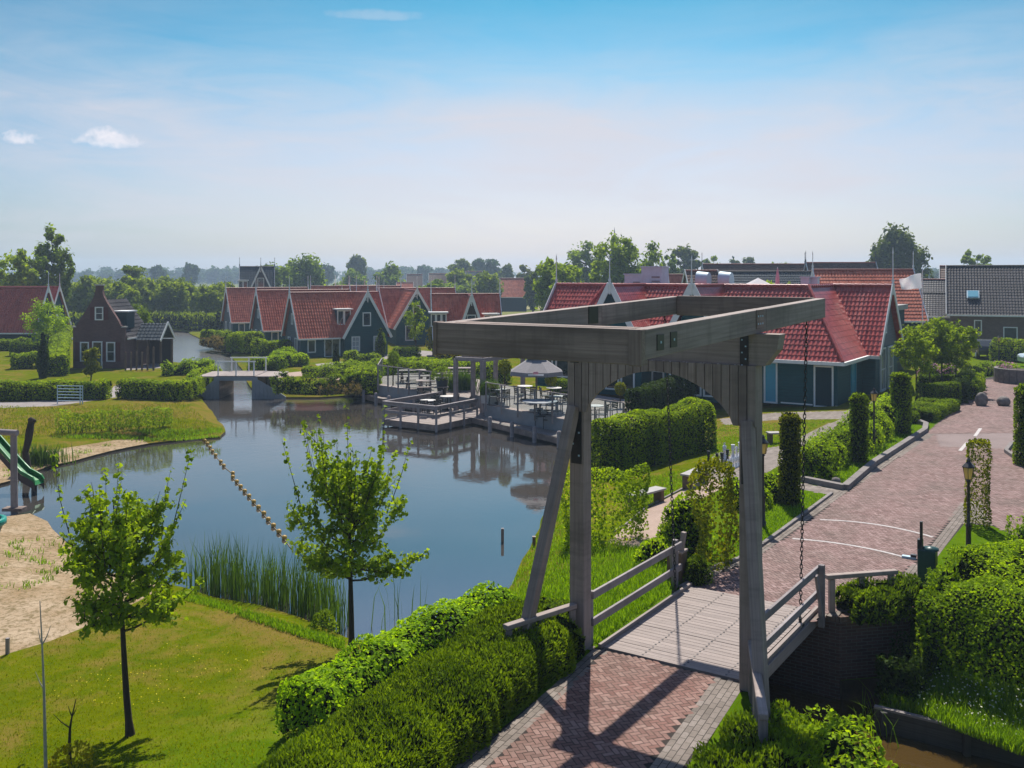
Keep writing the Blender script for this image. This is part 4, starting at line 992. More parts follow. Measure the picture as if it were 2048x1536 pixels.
def gable_house(name, label, pos_, rz, L, D, he, hr, wings=(), wall='teal', wall_l='grey_boards', roof='tile_red', wins=(), fin=True, ov=.28, sub=4, amp=.028, cat='house', group=None, ridge='ridge', right_gable=True, finm='white'):
    root = thing(name, label, cat, pos_, rz, group); e = .004
    g = Geo(); gl = Geo(); gl2 = Geo()
    def gab(gg, x, flip):
        q = [(x, 0, 0), (x, D, 0), (x, D, he), (x, D/2, hr-.03), (x, 0, he)]
        gg.add(q, [[0, 1, 2, 3, 4]][::1] if flip else [[4, 3, 2, 1, 0]], 0, None, [(y, 0, z) for _, y, z in q])
    gab(gl, 0, False); gab(gl2, L, True)
    cuts = sorted([(w[0], w[1]) for w in wings]); x = 0
    for a, c in cuts+[(L, L)]:
        pass
    g.quad((0, 0, 0), (L, 0, 0), (L, 0, he), (0, 0, he))
    g.quad((L, D, 0), (0, D, 0), (0, D, he), (L, D, he))
    gr = Geo(); sl = (hr-he)/(D/2)
    def main_slope(y0, y1, xa, xb): tile_sheet(gr, (xa, y0, he+(ov*-sl if True else 0)), (xb, y0, he-ov*sl), (xb, y1, hr), (xa, y1, hr), sub=sub, amp=amp)
    main_slope(-ov, D/2, -ov, L+ov)
    tile_sheet(gr, (L+ov, D+ov, he-ov*sl), (-ov, D+ov, he-ov*sl), (-ov, D/2, hr), (L+ov, D/2, hr), sub=2, amp=amp)
    wl = g.build('wall', M[wall], root); gl.build('gable_wall', M[wall_l], root); gl2.build('gable_wall', M[wall_l], root)
    parts = []
    for (a, c, pr, hh) in wings:
        m = (a+c)/2; gw = Geo(); hw = (c-a)/2
        q = [(a, -pr, 0), (c, -pr, 0), (c, -pr, he), (m, -pr, hh-.03), (a, -pr, he)]
        gw.add(q, [[0, 1, 2, 3, 4]], 0, None, [(x_, 0, z_) for x_, _, z_ in q])
        gw.quad((a, 0, 0), (a, -pr, 0), (a, -pr, he), (a, 0, he)); gw.quad((c, -pr, 0), (c, 0, 0), (c, 0, he), (c, -pr, he))
        gw.build('wing_wall', M[wall], root)
        s2 = (hh-he)/hw; y1 = D/2*(hh-he)/(hr-he)
        tile_sheet(gr, (a-ov, y1, he-ov*s2), (a-ov, -pr-ov, he-ov*s2), (m, -pr-ov, hh), (m, y1, hh), sub=sub, amp=amp)
        tile_sheet(gr, (c+ov, -pr-ov, he-ov*s2), (c+ov, y1, he-ov*s2), (m, y1, hh), (m, -pr-ov, hh), sub=sub, amp=amp)
        for s, xe in ((-1, a-ov), (1, c+ov)):
            verge(root, (xe, -pr-ov-.03, he-ov*s2), (m, -pr-ov-.03, hh+.06), (0, 0, 1))
        if fin: finial(root, (m, -pr-ov-.03, hh), 1.0, finm)
        gr2 = Geo(); gr2.tube([(m, -pr-ov, hh+.02), (m, y1, hh+.02)], .09, 6); gr2.build('ridge_tiles', M[ridge], root)
        gq = Geo(); gq.box((m, -pr-ov-.02, hh-.42), (.07, .05, .8)); gq.box((m-.12, -pr-ov-.02, hh-.62), (.24, .04, .05)); gq.build('gable_ornament', M['white'], root)
    gr.build('roof', M[roof], root)
    gt = Geo(); gt.tube([(-ov, D/2, hr+.03), (L+ov, D/2, hr+.03)], .10, 6); gt.build('ridge_tiles', M[ridge], root)
    gg = Geo(); x = -ov
    for a, c in [(w[0]-ov, w[1]+ov) for w in sorted(wings)]+[(L+ov, L+ov)]:
        if a > x: gg.beam((x, -ov-.04, he-ov*sl-.02), (a, -ov-.04, he-ov*sl-.02), .10, .13)
        x = c
    gg.build('gutter', M['white'], root)
    for xe in (-ov-.03,)+((L+ov+.03,) if right_gable else ()):
        verge(root, (xe, -ov, he-ov*sl), (xe, D/2, hr+.07), (0, 0, 1)); verge(root, (xe, D+ov, he-ov*sl), (xe, D/2, hr+.07), (0, 0, 1))
        if fin: finial(root, (xe, D/2, hr), 1.0, finm)
    for wdef in wins:
        side, u, z, w, h = wdef[:5]; nx, ny = (wdef[5:7] if len(wdef) > 6 else (1, 1)); kw = wdef[7] if len(wdef) > 7 else {}
        if side == 'f': window(root, (u, 0, z), (1, 0, 0), w, h, nx, ny, n=(0, -1, 0), **kw)
        elif side == 'l': window(root, (0, u, z), (0, -1, 0), w, h, nx, ny, n=(-1, 0, 0), **kw)
        elif side == 'r': window(root, (L, u, z), (0, 1, 0), w, h, nx, ny, n=(1, 0, 0), **kw)
        elif side[0] == 'w': pr = wings[int(side[1])][2]; window(root, (u, -pr, z), (1, 0, 0), w, h, nx, ny, n=(0, -1, 0), **kw)
    return root
def dormer(root, x0, x1, y, z0, h, depth, nwin, roofm='white', side='teal_dark'):
    g = Geo(); g.box(((x0+x1)/2, y+depth/2+.05, z0+h/2), (x1-x0, depth-.1, h)); o = g.build('dormer', M[side], root)
    g = Geo(); g.box(((x0+x1)/2, y+depth/2-.05, z0+h+.06), (x1-x0+.3, depth+.3, .12)); g.build('dormer_roof', M[roofm], o)
    w = (x1-x0)/nwin
    for i in range(nwin):
        c = Vector((x0+w*(i+.5), y+.04, z0+h*.52)); g = Geo()
        for s in (-1, 1): g.box(c+Vector((s*(w/2-.05), 0, 0)), (.09, .1, h*.92)); g.box(c+Vector((0, 0, s*(h*.46-.05))), (w-.2, .1, .09))
        g.build('dormer_frame', M['white'], o); g = Geo(); g.box(c+Vector((0, .02, 0)), (w-.16, .04, h*.8)); g.build('dormer_pane', M['glass'], o)
GR = 'green gabled holiday houses along the water'
std = [('f', 1.0, 1.05, .75, 1.15), ('f', 2.9, 1.0, 1.5, 2.0, 2, 1), ('l', 2.3, 3.4, .5, 1.0), ('l', 1.2, 1.0, .7, 1.5), ('l', 3.2, 1.0, .7, 1.5), ('w0', 4.9, 1.15, .8, 1.35, 2, 3, {'pane': 'curtain'}), ('w0', 7.0, 1.15, .8, 1.35, 2, 3, {'pane': 'curtain'}), ('w0', 5.95, 3.35, .8, 1.25)]
x, y = U(601, 716, -.8); h3 = gable_house('green_house', 'nearest green timber house with red roof, white trim and a front gable facing the pond', (x, y, -.85), rad(30), 8., 4.5, 2.15, 5.72, [(3.9, 8., .6, 5.72)], wins=std, group=GR)
dormer(h3, 3.55, 4.85, .45, 2.75, 1.45, 1.8, 2)
for (px, Y, lab) in ((530, 96.5, 'green house second from the pond bend, red roof rising behind a clipped hedge'), (466, 113., 'green house at the far water bend, leftmost red gable of the row')):
    x = (px-CX)/F*Y; gable_house('green_house', lab, (x, Y, -.85), rad(30), 9.5, 4.5, 2.15, 5.72, [], wins=std[:5], group=GR, sub=3)
x = (765-CX)/F*105; h4 = gable_house('green_house', 'green house behind the young yellowish trees, long red wing gable with small windows', (x, 105, -.85), rad(16), 8.3, 4.5, 2.15, 5.8, [(.6, 4.9, 5.6, 5.7)], wins=[('w0', 2.0, 1.3, .9, 1.6), ('w0', 2.75, 3.6, .8, 1.2)], group=GR, sub=3)
x = (872-CX)/F*84; h5 = gable_house('green_house', 'red roofed house with wide white dormer, partly hidden behind the drawbridge beam', (x, 84, -.85), rad(8), 5.6, 4.4, 2.15, 5.6, [(1.9, 4.2, .6, 5.5)], wall='brown_boards', wins=[('w0', 3.05, 3.3, .8, 1.2), ('f', .9, 1.0, .8, 1.3)], group=GR, sub=3)
dormer(h5, -.45, .95, .2, 2.75, 1.25, 1.7, 3); dormer(h5, 4.25, 5.5, .3, 2.6, 1.25, 1.5, 2, side='white')
for px, Y, L, lab in ((626, 128, 5.5, 'distant red roof with white finials just behind the nearest green house ridge'), (676, 134, 5.2, 'distant red roof with gable, middle of the three behind the front house'), (704, 130, 6.5, 'distant red roof ending at the pale valley behind the green wing gable')):
    gable_house('holiday_house', lab, ((px-CX)/F*Y, Y, -.85), rad(12), L, 4.5, 2.15, 5.75, [(L*.45, L*.45+2.6, .6, 5.2)], sub=2, group=GR)
Y = 150; x = (482-CX)/F*Y; hb = gable_house('black_house', 'tall dark house with slate blue roof and white trimmed gable above the other roofs', (x, Y, -.85), rad(14), 4.8, 6.0, 4.6, 8.6, [(1.2, 4.8, .7, 8.5)], wall='black_boards', roof='tile_blue', wins=[('w0', 3.0, 6.1, 1.0, 1.5)], sub=2, ridge='ridge_dark', finm='iron')
dormer(hb, -.4, 1., .4, 4.6, 1.8, 2., 2, side='teal_dark')
# red roofed houses at the left edge
for px, Y, L, lab in ((66, 94, 13., 'broad orange red roof at the left edge, its white verge beside the round tree'), (92, 104, 12., 'second orange red roof just behind the leftmost one')):
    xr = (px-CX)/F*Y; gable_house('red_roof_house', lab, (xr-L, Y, -.85), 0, L, 5.0, 2.1, 6.05 if Y < 100 else 6.0, [], wall='teal_dark', wall_l='teal', roof='tile_orange', group='red roofed houses at the left edge', sub=3)
# brick cottage with stepped neck gable
def cottage():
    x, y = U(146, 737, -.82); Wd = 4.15; D = 4.6
    root = thing('brick_cottage', 'small dark brick cottage with bell-shaped chimney gable and red shutters', 'house', (x, y, -.85), rad(-3))
    prof = [(0, 0), (Wd, 0), (Wd, 3.25), (Wd-.12, 3.32), (Wd-.35, 3.45), (Wd-.55, 3.85), (Wd/2+.62, 5.25), (Wd/2+.36, 5.75), (Wd/2+.27, 6.15), (Wd/2+.27, 6.55), (Wd/2-.27, 6.55), (Wd/2-.27, 6.15), (Wd/2-.36, 5.75), (Wd/2-.62, 5.25), (.55, 3.85), (.35, 3.45), (.12, 3.32), (0, 3.25)]
    g = Geo()
    left = [(0, 0), (Wd, 0), (Wd, 3.25), (0, 3.25)]
    def pr(poly, y0, y1):
        k = len(poly); A = [(a, y0, c) for a, c in poly]; B = [(a, y1, c) for a, c in poly]
        g.add(A+B, [[i, (i+1) % k, k+(i+1) % k, k+i] for i in range(k)]); g.add(A, [list(range(k))], 0, None, A); g.add(B, [list(range(k))[::-1]], 0, None, B)
    pr(left, 0, .3); pr([(.0, 3.25), (Wd, 3.25)]+prof[3:18][:0]+[(Wd-.12, 3.32), (Wd-.35, 3.45), (Wd-.55, 3.85), (Wd/2+.62, 5.25), (Wd/2-.62, 5.25), (.55, 3.85), (.35, 3.45), (.12, 3.32)], 0, .3)
    pr([(Wd/2-.62, 5.25), (Wd/2+.62, 5.25), (Wd/2+.36, 5.75), (Wd/2+.27, 6.15), (Wd/2+.27, 6.55), (Wd/2-.27, 6.55), (Wd/2-.27, 6.15), (Wd/2-.36, 5.75)], 0, .3)
    g.quad((0, D, 0), (0, .3, 0), (0, .3, 2.5), (0, D, 2.5)); g.quad((Wd, .3, 0), (Wd, D, 0), (Wd, D, 2.5), (Wd, .3, 2.5)); g.quad((Wd, D, 0), (0, D, 0), (0, D, 2.5), (Wd, D, 2.5))
    g.build('wall', M['brick'], root)
    g = Geo(); g.box((Wd/2, .15, 6.58), (.72, .42, .10)); g.box((.08, .15, 3.30), (.36, .42, .10)); g.box((Wd-.08, .15, 3.30), (.36, .42, .10)); g.build('coping', M['concrete'], root)
    gr = Geo(); tile_sheet(gr, (-.2, D+.2, 2.3), (-.2, .3, 2.3), (Wd/2, .3, 5.4), (Wd/2, D+.2, 5.4), sub=3); tile_sheet(gr, (Wd+.2, .3, 2.3), (Wd+.2, D+.2, 2.3), (Wd/2, D+.2, 5.4), (Wd/2, .3, 5.4), sub=3); gr.build('roof', M['tile_dark'], root)
    dm = Geo(); dm.box((Wd-.85, 1.7, 3.8), (1.1, 1.4, 1.3)); o = dm.build('dormer', M['teal_dark'], root); dm = Geo(); dm.box((Wd-.80, 1.7, 4.48), (1.35, 1.7, .10)); dm.build('dormer_roof', M['white'], o)
    for s in (0, 1):
        g = Geo(); xx = -.16 if s == 0 else Wd+.16; g.beam((xx, .2, 2.35), (xx, D, 2.35), .12, .12); g.build('gutter', M['white'], root)
    for u, z, w, h, nx, ny in ((.95, 1.35, .72, 1.55, 1, 2), (3.05, 1.35, .72, 1.55, 1, 2), (2.12, 4.35, .68, 1.05, 1, 2)): window(root, (u, 0, z), (1, 0, 0), w, h, nx, ny, n=(0, -1, 0))
    window(root, (1.98, 0, 1.1), (1, 0, 0), .82, 2.15, 1, 2, n=(0, -1, 0), name='door', door='teal_door')
    for u, z, h in ((.38, 1.35, 1.5), (3.62, 1.35, 1.5), (1.50, 1.35, 1.5), (2.56, 1.35, 1.5), (1.58, 4.35, 1.0), (2.66, 4.35, 1.0)):
        g = Geo(); g.box((u, -.03, z), (.36, .06, h)); g.build('shutter', M['shutter'], root)
    # open shed against the right side
    r2 = thing('carport', 'open shed with slate blue tiled roof beside the brick cottage', 'shed', (x+Wd+.15, y+1.6, -.85), rad(-3))
    gr = Geo(); tile_sheet(gr, (0, -.3, 2.15), (2.15, -.3, 2.15), (2.15, 1.1, 3.45), (0, 1.1, 3.45), tw=.3, sub=3); tile_sheet(gr, (2.15, 2.5, 2.15), (0, 2.5, 2.15), (0, 1.1, 3.45), (2.15, 1.1, 3.45), sub=2); gr.build('roof', M['tile_blue'], r2)
    for xx in (.1, 2.05):
        for yy in (0, 2.2): g = Geo(); g.box((xx, yy, 1.02), (.14, .14, 2.2)); g.build('post', M['wood_brown'], r2)
    g = Geo(); g.box((1.08, 2.3, 1.05), (2.0, .06, 2.1)); g.build('back_wall', M['black_boards'], r2)
    g = Geo(); g.beam((2.18, -.35, 2.12), (2.18, 1.1, 3.52), .05, .2); g.beam((2.18, 2.55, 2.12), (2.18, 1.1, 3.52), .05, .2); g.build('bargeboard', M['white'], r2)
cottage()
for i, px in enumerate((251, 262, 273, 284, 295, 307)):
    x, y, z = G(px, 741); r = thing('palisade_post', 'round timber post in the short row in front of the open shed', 'post', (x, y, z), 0, 'timber posts in front of the shed')
    g = Geo(); g.lathe([(.075, -.2), (.08, 1.35 if i < 4 else 1.75), (.05, 1.42 if i < 4 else 1.82), (.004, 1.44 if i < 4 else 1.84)], (0, 0, 0), 8); g.build('shaft', M['wood_brown'], r)
# ---------------------------------------------------------------- restaurant: long ranges with red pantiles (local x = p, y = a, origin at its front right corner)
def restaurant():
    kx, ky = 17.0, 50.1; zb = -.42; root = thing('restaurant', 'long dark green restaurant with red pantile roofs behind the drawbridge', 'building', (kx, ky, zb), BRZ)
    he, hr = 2.82, 6.30; ov = .35; D = 6.; L = 18.6; R2 = 2.39; sl = (hr-he)/3.
    g = Geo(); ze = he-ov*sl*.55
    g.quad((-L, 0, 0), (0, 0, 0), (0, 0, he), (-L, 0, he)); g.quad((0, 0, 0), (0, 6.2, 0), (0, 6.2, he), (0, 0, he))
    q = [(-L, 6, 0), (-L, 0, 0), (-L, 0, he), (-L, 3, hr-.04), (-L, 6, he)]; g.add(q, [[0, 1, 2, 3, 4]], 0, None, [(b_, 0, c) for a, b_, c in q])
    g.quad((.7, 5.3, 0), (.7, 11., 0), (.7, 11., he), (.7, 5.3, he)); g.quad((0, 5.3, 0), (.7, 5.3, 0), (.7, 5.3, he), (0, 5.3, he)); g.quad((-L, 11, 0), (.7, 11, 0), (.7, 11, he), (-L, 11, he))
    g.build('wall', M['teal'], root)
    g = Geo(); q = [(.7, 5.3, he), (.7, 11., he), (.7, 8.1, hr-.04)]; g.add(q, [[0, 1, 2]], 0, None, [(b_, 0, c) for a, b_, c in q]); g.build('gable_wall', M['grey_boards'], root)
    gr = Geo(); e = he-ov*sl
    tile_sheet(gr, (-L-.2, -ov, e), (ov, -ov, e), (-R2, 3, hr), (-L-.2, 3, hr))                     # front slope with hip
    tile_sheet(gr, (ov, -ov, e), (ov, 8.1, e), (-R2, 8.1, hr), (-R2, 3, hr), amp=.004, step=.012)   # right slope
    tile_sheet(gr, (-.3, 5.3-ov, e), (1.0, 5.3-ov, e), (1.0, 8.1, hr), (-R2-.1, 8.1, hr))
    tile_sheet(gr, (1.0, 11+ov, e), (-L, 11+ov, e), (-L, 8.1, hr), (1.0, 8.1, hr), sub=2)
    tile_sheet(gr, (-R2, 6.2, e), (-L-.2, 6.2, e), (-L-.2, 3, hr), (-R2, 3, hr), sub=2)
    gables = [(-12.45, 2.15), (-7.4, 2.05)]
    for m, hw in gables:
        hh = hr+.05; s2 = (hh-e)/hw
        tile_sheet(gr, (m-hw, 3, e), (m-hw, -1.7, e), (m, -1.7, hh), (m, 3, hh)); tile_sheet(gr, (m+hw, -1.7, e), (m+hw, 3, e), (m, 3, hh), (m, -1.7, hh), amp=.004, step=.012)
        gw = Geo(); q = [(m-hw+.3, -1.4, 0), (m+hw-.3, -1.4, 0), (m+hw-.3, -1.4, e+.2), (m, -1.4, hh-.35), (m-hw+.3, -1.4, e+.2)]; gw.add(q, [[0, 1, 2, 3, 4]], 0, None, [(a, 0, c) for a, b_, c in q])
        gw.quad((m-hw+.3, 0, 0), (m-hw+.3, -1.4, 0), (m-hw+.3, -1.4, e+.2), (m-hw+.3, 0, e+.2)); gw.quad((m+hw-.3, -1.4, 0), (m+hw-.3, 0, 0), (m+hw-.3, 0, e+.2), (m+hw-.3, -1.4, e+.2)); gw.build('bay_wall', M['teal'], root)
        for s in (-1, 1): verge(root, (m+s*(hw+.05), -1.74, e), (m, -1.74, hh+.1), (0, 0, 1), .34)
        gq = Geo(); 
        gq.prism([(-.62, -1.15), (.62, -1.15), (.45, -.72), (.24, -.62), (.20, -.35), (.05, -.45), (0, -.72), (-.05, -.45), (-.20, -.35), (-.24, -.62), (-.45, -.72)], lambda a, c: (m+a, -1.70, hh+c), lambda a, c: (m+a, -1.62, hh+c)); gq.build('gable_ornament', M['teal_dark'], root)
        finial(root, (m, -1.74, hh), 1.1); g = Geo(); g.tube([(m, -1.7, hh+.03), (m, 3, hh+.03)], .10, 6); g.build('ridge_tiles', M['ridge'], root)
    gr.build('roof', M['tile_red2'], root)
    g = Geo()
    for a, b_ in (((-L-.2, 3, hr+.04), (-R2, 3, hr+.04)), ((-R2, 3, hr+.04), (ov, -ov, e+.06)), ((-R2, 3, hr+.04), (-R2, 8.1, hr+.04)), ((-R2, 8.1, hr+.04), (1., 8.1, hr+.04)), ((-15.2, 3, hr+.03), (-16.9, -ov, e+.05))): 
        A, B = Vector(a), Vector(b_); n = max(2, int((B-A).length/.4))
        for i in range(n): g.tube([A.lerp(B, i/n), A.lerp(B, (i+.97)/n)], [.12, .10], 7)
    g.build('ridge_tiles', M['tile_red2'], root)
    g = Geo(); g.beam((-L-.2, -ov-.06, e-.06), (ov+.1, -ov-.06, e-.06), .14, .18); g.beam((ov+.06, -ov, e-.06), (ov+.06, 5., e-.06), .14, .18); g.beam((ov, 4.93, e-.07), (1., 4.93, e-.07), .14, .18); g.build('gutter', M['white'], root)
    for sg, yb in ((-1, 5.3-ov), (1, 11+ov)): verge(root, (1.05, yb, e), (1.05, 8.1, hr+.1), (0, 0, 1), .30, 'white')
    verge(root, (-L-.25, -ov, e), (-L-.25, 3, hr+.1), (0, 0, 1), .28); verge(root, (-L-.25, 6+ov, e), (-L-.25, 3, hr+.1), (0, 0, 1), .28)
    finial(root, (1.05, 8.1, hr), 1.5); finial(root, (-L-.25, 3, hr), 1.3)
    g = Geo(); g.beam((-3.0, -.02, .10), (-1.30, -.02, .10), .04, .07); g.beam((-.12, -.02, .10), (0, -.02, .10), .04, .07); g.beam((.02, 0, .10), (.02, 2.3, .10), .04, .07); g.build('base_trim', M['white'], root)
    n = (0, -1, 0)
    window(root, (-.72, 0, 1.10), (1, 0, 0), 1.02, 2.2, 1, 1, .08, n=n, pane='teal_dark', name='door')
    window(root, (0, 3.1, 1.10), (0, 1, 0), .95, 2.15, 1, 2, .10, 'blue_door', n=(1, 0, 0), pane='blue_door', name='door')
    window(root, (-3.55, 0, 1.15), (1, 0, 0), .75, 2.25, 1, 1, .08, n=n, pane='blue_door', name='door')
    for k, u in enumerate((-5.0, -5.9, -9.2, -10.2)): window(root, (u, 0, 1.35), (1, 0, 0), .8, 2.2, 1, 2, n=n)
    for m, hw in gables:
        for s in (-1, 0, 1): window(root, (m+s*1.0, -1.4, 1.4), (1, 0, 0), .9, 2.2, 1, 1, n=n)
    window(root, (-15.0, 0, 1.2), (1, 0, 0), .9, 2.3, 2, 3, n=n, name='door', door='blue_door', frame='blue_door'); window(root, (-16.6, 0, 1.5), (1, 0, 0), 1.0, 1.7, 1, 1, n=n); window(root, (-17.6, 0, 1.5), (1, 0, 0), .6, 1.7, 1, 1, n=n); window(root, (-13.9, -.0, 1.6), (1, 0, 0), 1.7, 2.4, 2, 1, n=n)
    window(root, (.7, 7.0, 1.5), (0, 1, 0), 1.3, 2.5, 3, 2, n=(1, 0, 0)); window(root, (.7, 8.9, 1.5), (0, 1, 0), 1.3, 2.5, 3, 2, n=(1, 0, 0)); window(root, (.7, 7.6, 4.2), (0, 1, 0), .55, 1.3, 1, 1, n=(1, 0, 0))
    for (x, y) in ((-1.5, -.03), (.03, .35)): g = Geo(); g.box((x, y, 2.55), (.12, .12, .16)); g.build('wall_lamp', M['white'], root)
    g = Geo(); g.box((-10.2, 17.2, 4.65), (18.4, 11.5, .35)); g.build('flat_roof', M['concrete'], root); g = Geo(); g.box((-10.2, 17.2, 2.2), (18., 11., 4.5)); g.build('rear_wall', M['teal_dark'], root)
    return root
restaurant()
def RL(p, a, z): c, s = math.cos(BRZ), math.sin(BRZ); return (17.0+p*c-a*s, 50.1+p*s+a*c, z)
# rooftop plant on the flat roof
def ac(label, px, Y, w, d, h, zt, kind):
    x, y, _ = at(px, 560, Y); r = thing('rooftop_unit', label, 'air unit', (x, y, zt), BRZ, 'ventilation units on the restaurant roof')
    if kind == 'box':
        g = Geo(); g.box((0, 0, h/2), (w, d, h)); g.build('casing', M['zinc'], r, .02); g = Geo()
        for i in range(5): g.box((w*.22, -d/2-.01, h*(.25+.12*i)), (w*.4, .03, h*.05))
        g.build('louvre', M['plaster'], r); g = Geo(); g.box((0, 0, h+.04), (w+.12, d+.12, .08)); g.build('lid', M['zinc'], r)
    else:
        g = Geo(); g.tube([(-w*.5, 0, h*.5), (w*.3, 0, h*.5)], [h*.5, h*.42], 14); g.build('casing', M['zinc'], r); g = Geo(); g.tube([(-w*.53, 0, h*.5), (-w*.50, 0, h*.5)], h*.44, 14); g.build('fan_opening', M['iron'], r); g = Geo(); g.box((0, 0, .06), (w, d*.7, .12)); g.box((0, 0, -.5), (w*.7, d*.6, 1.1)); g.build('stand', M['iron'], r)
ZR = 4.6
ac('large pale square air handling unit, tallest on the restaurant roof', 1310, 66, 1.5, 1.2, 2.45, ZR+.0, 'box'); ac('low wide air unit left of the tall square one', 1272, 67, 1.3, 1., 1.95, ZR+.0, 'box')
ac('round fan housing on the roof behind the second white gable', 1410, 66, 1.0, .9, 1.15, ZR+1.05, 'fan'); ac('round fan housing to the right of the other fan on the roof', 1455, 66, 1.0, .9, 1.15, ZR+1.05, 'fan')
ac('small pale box unit at the right end of the flat roof', 1612, 62, .55, .5, 1.75, ZR, 'box'); ac('smallest box unit beside the roof edge near the tall rear house', 1630, 62, .45, .5, 1.75, ZR, 'box')
x, y, _ = at(1516, 565, 64); r = thing('parasol', 'white tent shaped parasol top on the restaurant roof terrace', 'parasol', (x, y, ZR)); g = Geo(); g.lathe([(1.15, 1.15), (.7, 1.4), (.05, 1.72), (.01, 1.75)], (0, 0, 0), 8, smooth=False); g.build('canopy', M['cloth_white'], r); g = Geo(); g.tube([(0, 0, 0), (0, 0, 1.7)], .03, 6); g.build('pole', M['iron'], r)
x, y, _ = at(1555, 565, 64); r = thing('closed_parasol', 'folded pink parasol standing on the restaurant roof terrace', 'parasol', (x, y, ZR)); g = Geo(); g.lathe([(.05, .6), (.17, .75), (.14, 1.6), (.09, 2.0), (.02, 2.4)], (0, 0, 0), 8); g.build('canopy', M['pink'], r); g = Geo(); g.tube([(0, 0, 0), (0, 0, 2.45)], .025, 6); g.build('pole', M['white'], r)
for px, w, lab in ((1520, .35, 'small potted shrub on the roof terrace beside the white parasol'), (1538, .6, 'wider potted shrub on the roof terrace between the two parasols'), (1578, .3, 'thin potted shrub on the roof terrace right of the pink parasol')):
    x, y, _ = at(px, 565, 64.5); bush('shrub', lab, 'shrub', (x, y), w, w, 1.5, .16, M['lf_bush'], dens=1.2, z0=ZR, core=False, group='potted shrubs on the roof terrace')
# buildings behind
gable_house('rear_house', 'steep red roofed house rising behind the right end of the restaurant', at(1652, 640, 74)[:2]+(-.3,), BRZ+rad(28), 7.2, 6.5, 3.6, 7.2, [], wall='teal_dark', wall_l='grey_boards', roof='tile_red', sub=3)
gable_house('long_dark_house', 'long building with dark slate roof behind the restaurant rooftop units', at(1442, 600, 92)[:2]+(-.5,), rad(0), 10.2, 7., 4.0, 7.3, [], wall='teal_dark', wall_l='brown_boards', roof='tile_blue', sub=2, ridge='ridge_dark', fin=False)
gable_house('brown_roof_house', 'brown gabled house left of the long dark slate roof', at(1392, 600, 90)[:2]+(-.5,), rad(4), 2.6, 6., 4.0, 7.4, [], wall='brick_brown', wall_l='white', roof='tile_brown', sub=2, fin=False)
for px0, px1, Y, top, lab in ((1420, 1622, 120, 528, 'thin strip of brown roof ridge beyond the long dark slate roof'), (1634, 1768, 118, 525, 'brown ridge line with dark finials behind the tall red roof')):
    L = (px1-px0)/F*Y; gable_house('brown_roof_house', lab, ((px0-CX)/F*Y, Y, -.6), 0, L, 7, 4., CH-(top-HY)/F*Y+.6, [], wall='brick_brown', roof='tile_brown', sub=2, finm='iron')
gable_house('low_red_house', 'low dark red roof between the trees and the brown gabled house', at(1350, 600, 100)[:2]+(-.5,), 0, 2.6, 5, 3.5, 7.0, [], wall='brick_brown', roof='tile_red', sub=2, fin=False)
hx = at(1900, 695, 84); hbk = gable_house('brick_house', 'brown brick house with dark pantile roof and skylight at the right edge', (hx[0], hx[1], -.05), rad(-24), 12., 8.2, 3.35, 7.35, [], wall='brick_brown', wall_l='brick_brown', roof='tile_dark', fin=False, ridge='ridge_dark',
    wins=[('f', 2.2, 2.05, .62, 1.25, 1, 1), ('f', 4.7, 1.55, 1.1, 1.15, 1, 1)])
g = Geo(); g.box((1.85, 1.35, 4.85), (1.0, .9, .10), R=Matrix.Rotation(rad(44), 3, 'X')); o = g.build('skylight', M['zinc'], hbk); g = Geo(); g.box((1.85, 1.30, 4.90), (.8, .72, .06), R=Matrix.Rotation(rad(44), 3, 'X')); g.build('pane', M['blue_door'], o)
gable_house('dark_annex', 'lower house with dark pantiles between the flag and the brown brick house', at(1841, 690, 87)[:2]+(-.1,), rad(-24), 2.5, 6.5, 3.0, 4.9, [], wall='brick_brown', wall_l='brick_brown', roof='tile_dark', fin=False, ridge='ridge_dark', sub=3)
gable_house('brown_roof_house', 'brown roof end rising left of the dark pantile roof at the right edge', at(1885, 640, 102)[:2]+(-.1,), rad(-24), 6.6, 7., 4.2, 7.55, [], wall='brick_brown', roof='tile_brown', fin=False, sub=2)
gable_house('grey_roof_house', 'small grey roof with white verge behind the flag', at(1846, 640, 98)[:2]+(-.1,), rad(-24), 2.6, 6., 3.6, 6.1, [], wall='white', wall_l='white', roof='tile_dark', fin=False, sub=2)
for px, Y, L, he, hr, rf, wl, lab in ((1003, 190, 5.0, 3.2, 6.6, 'tile_red', 'teal_dark', 'far farmhouse with plain red roof beyond the dry meadow'), (795, 210, 3.2, 2.5, 5.6, 'tile_red', 'teal_dark', 'far small house with orange gable roof among the trees'),
    (860, 260, 8., 4.5, 7.6, 'tile_brown', 'brick_brown', 'far long brown roofed house between round trees'), (815, 270, 4., 4., 7.4, 'tile_brown', 'brick_brown', 'far brown roofed house left of the long one'), (935, 265, 4., 5., 8.2, 'tile_blue', 'teal_dark', 'far dark slate roofed building right of the long brown one')):
    gable_house('far_house', lab, ((px-CX)/F*Y, Y, -.9), rad(6), L, 6, he, hr, [], wall=wl, wall_l=wl, roof=rf, sub=2, fin=False, group='far houses among the trees')
Y = 330; x = (1229-CX)/F*Y; r = thing('church_spire', 'thin dark church spire rising above the tallest central tree', 'spire', (x, Y, -.9)); g = Geo(); g.box((0, 0, 7), (3, 3, 14)); g.build('tower', M['brick_brown'], r); g = Geo(); g.lathe([(2.0, 14), (.8, 17.5), (.35, 20), (.02, 23.6)], (0, 0, 0), 8); g.build('spire_roof', M['tile_blue'], r)
V3 = Vector
def GH(pts): return [G(a, b) for a, b in pts]
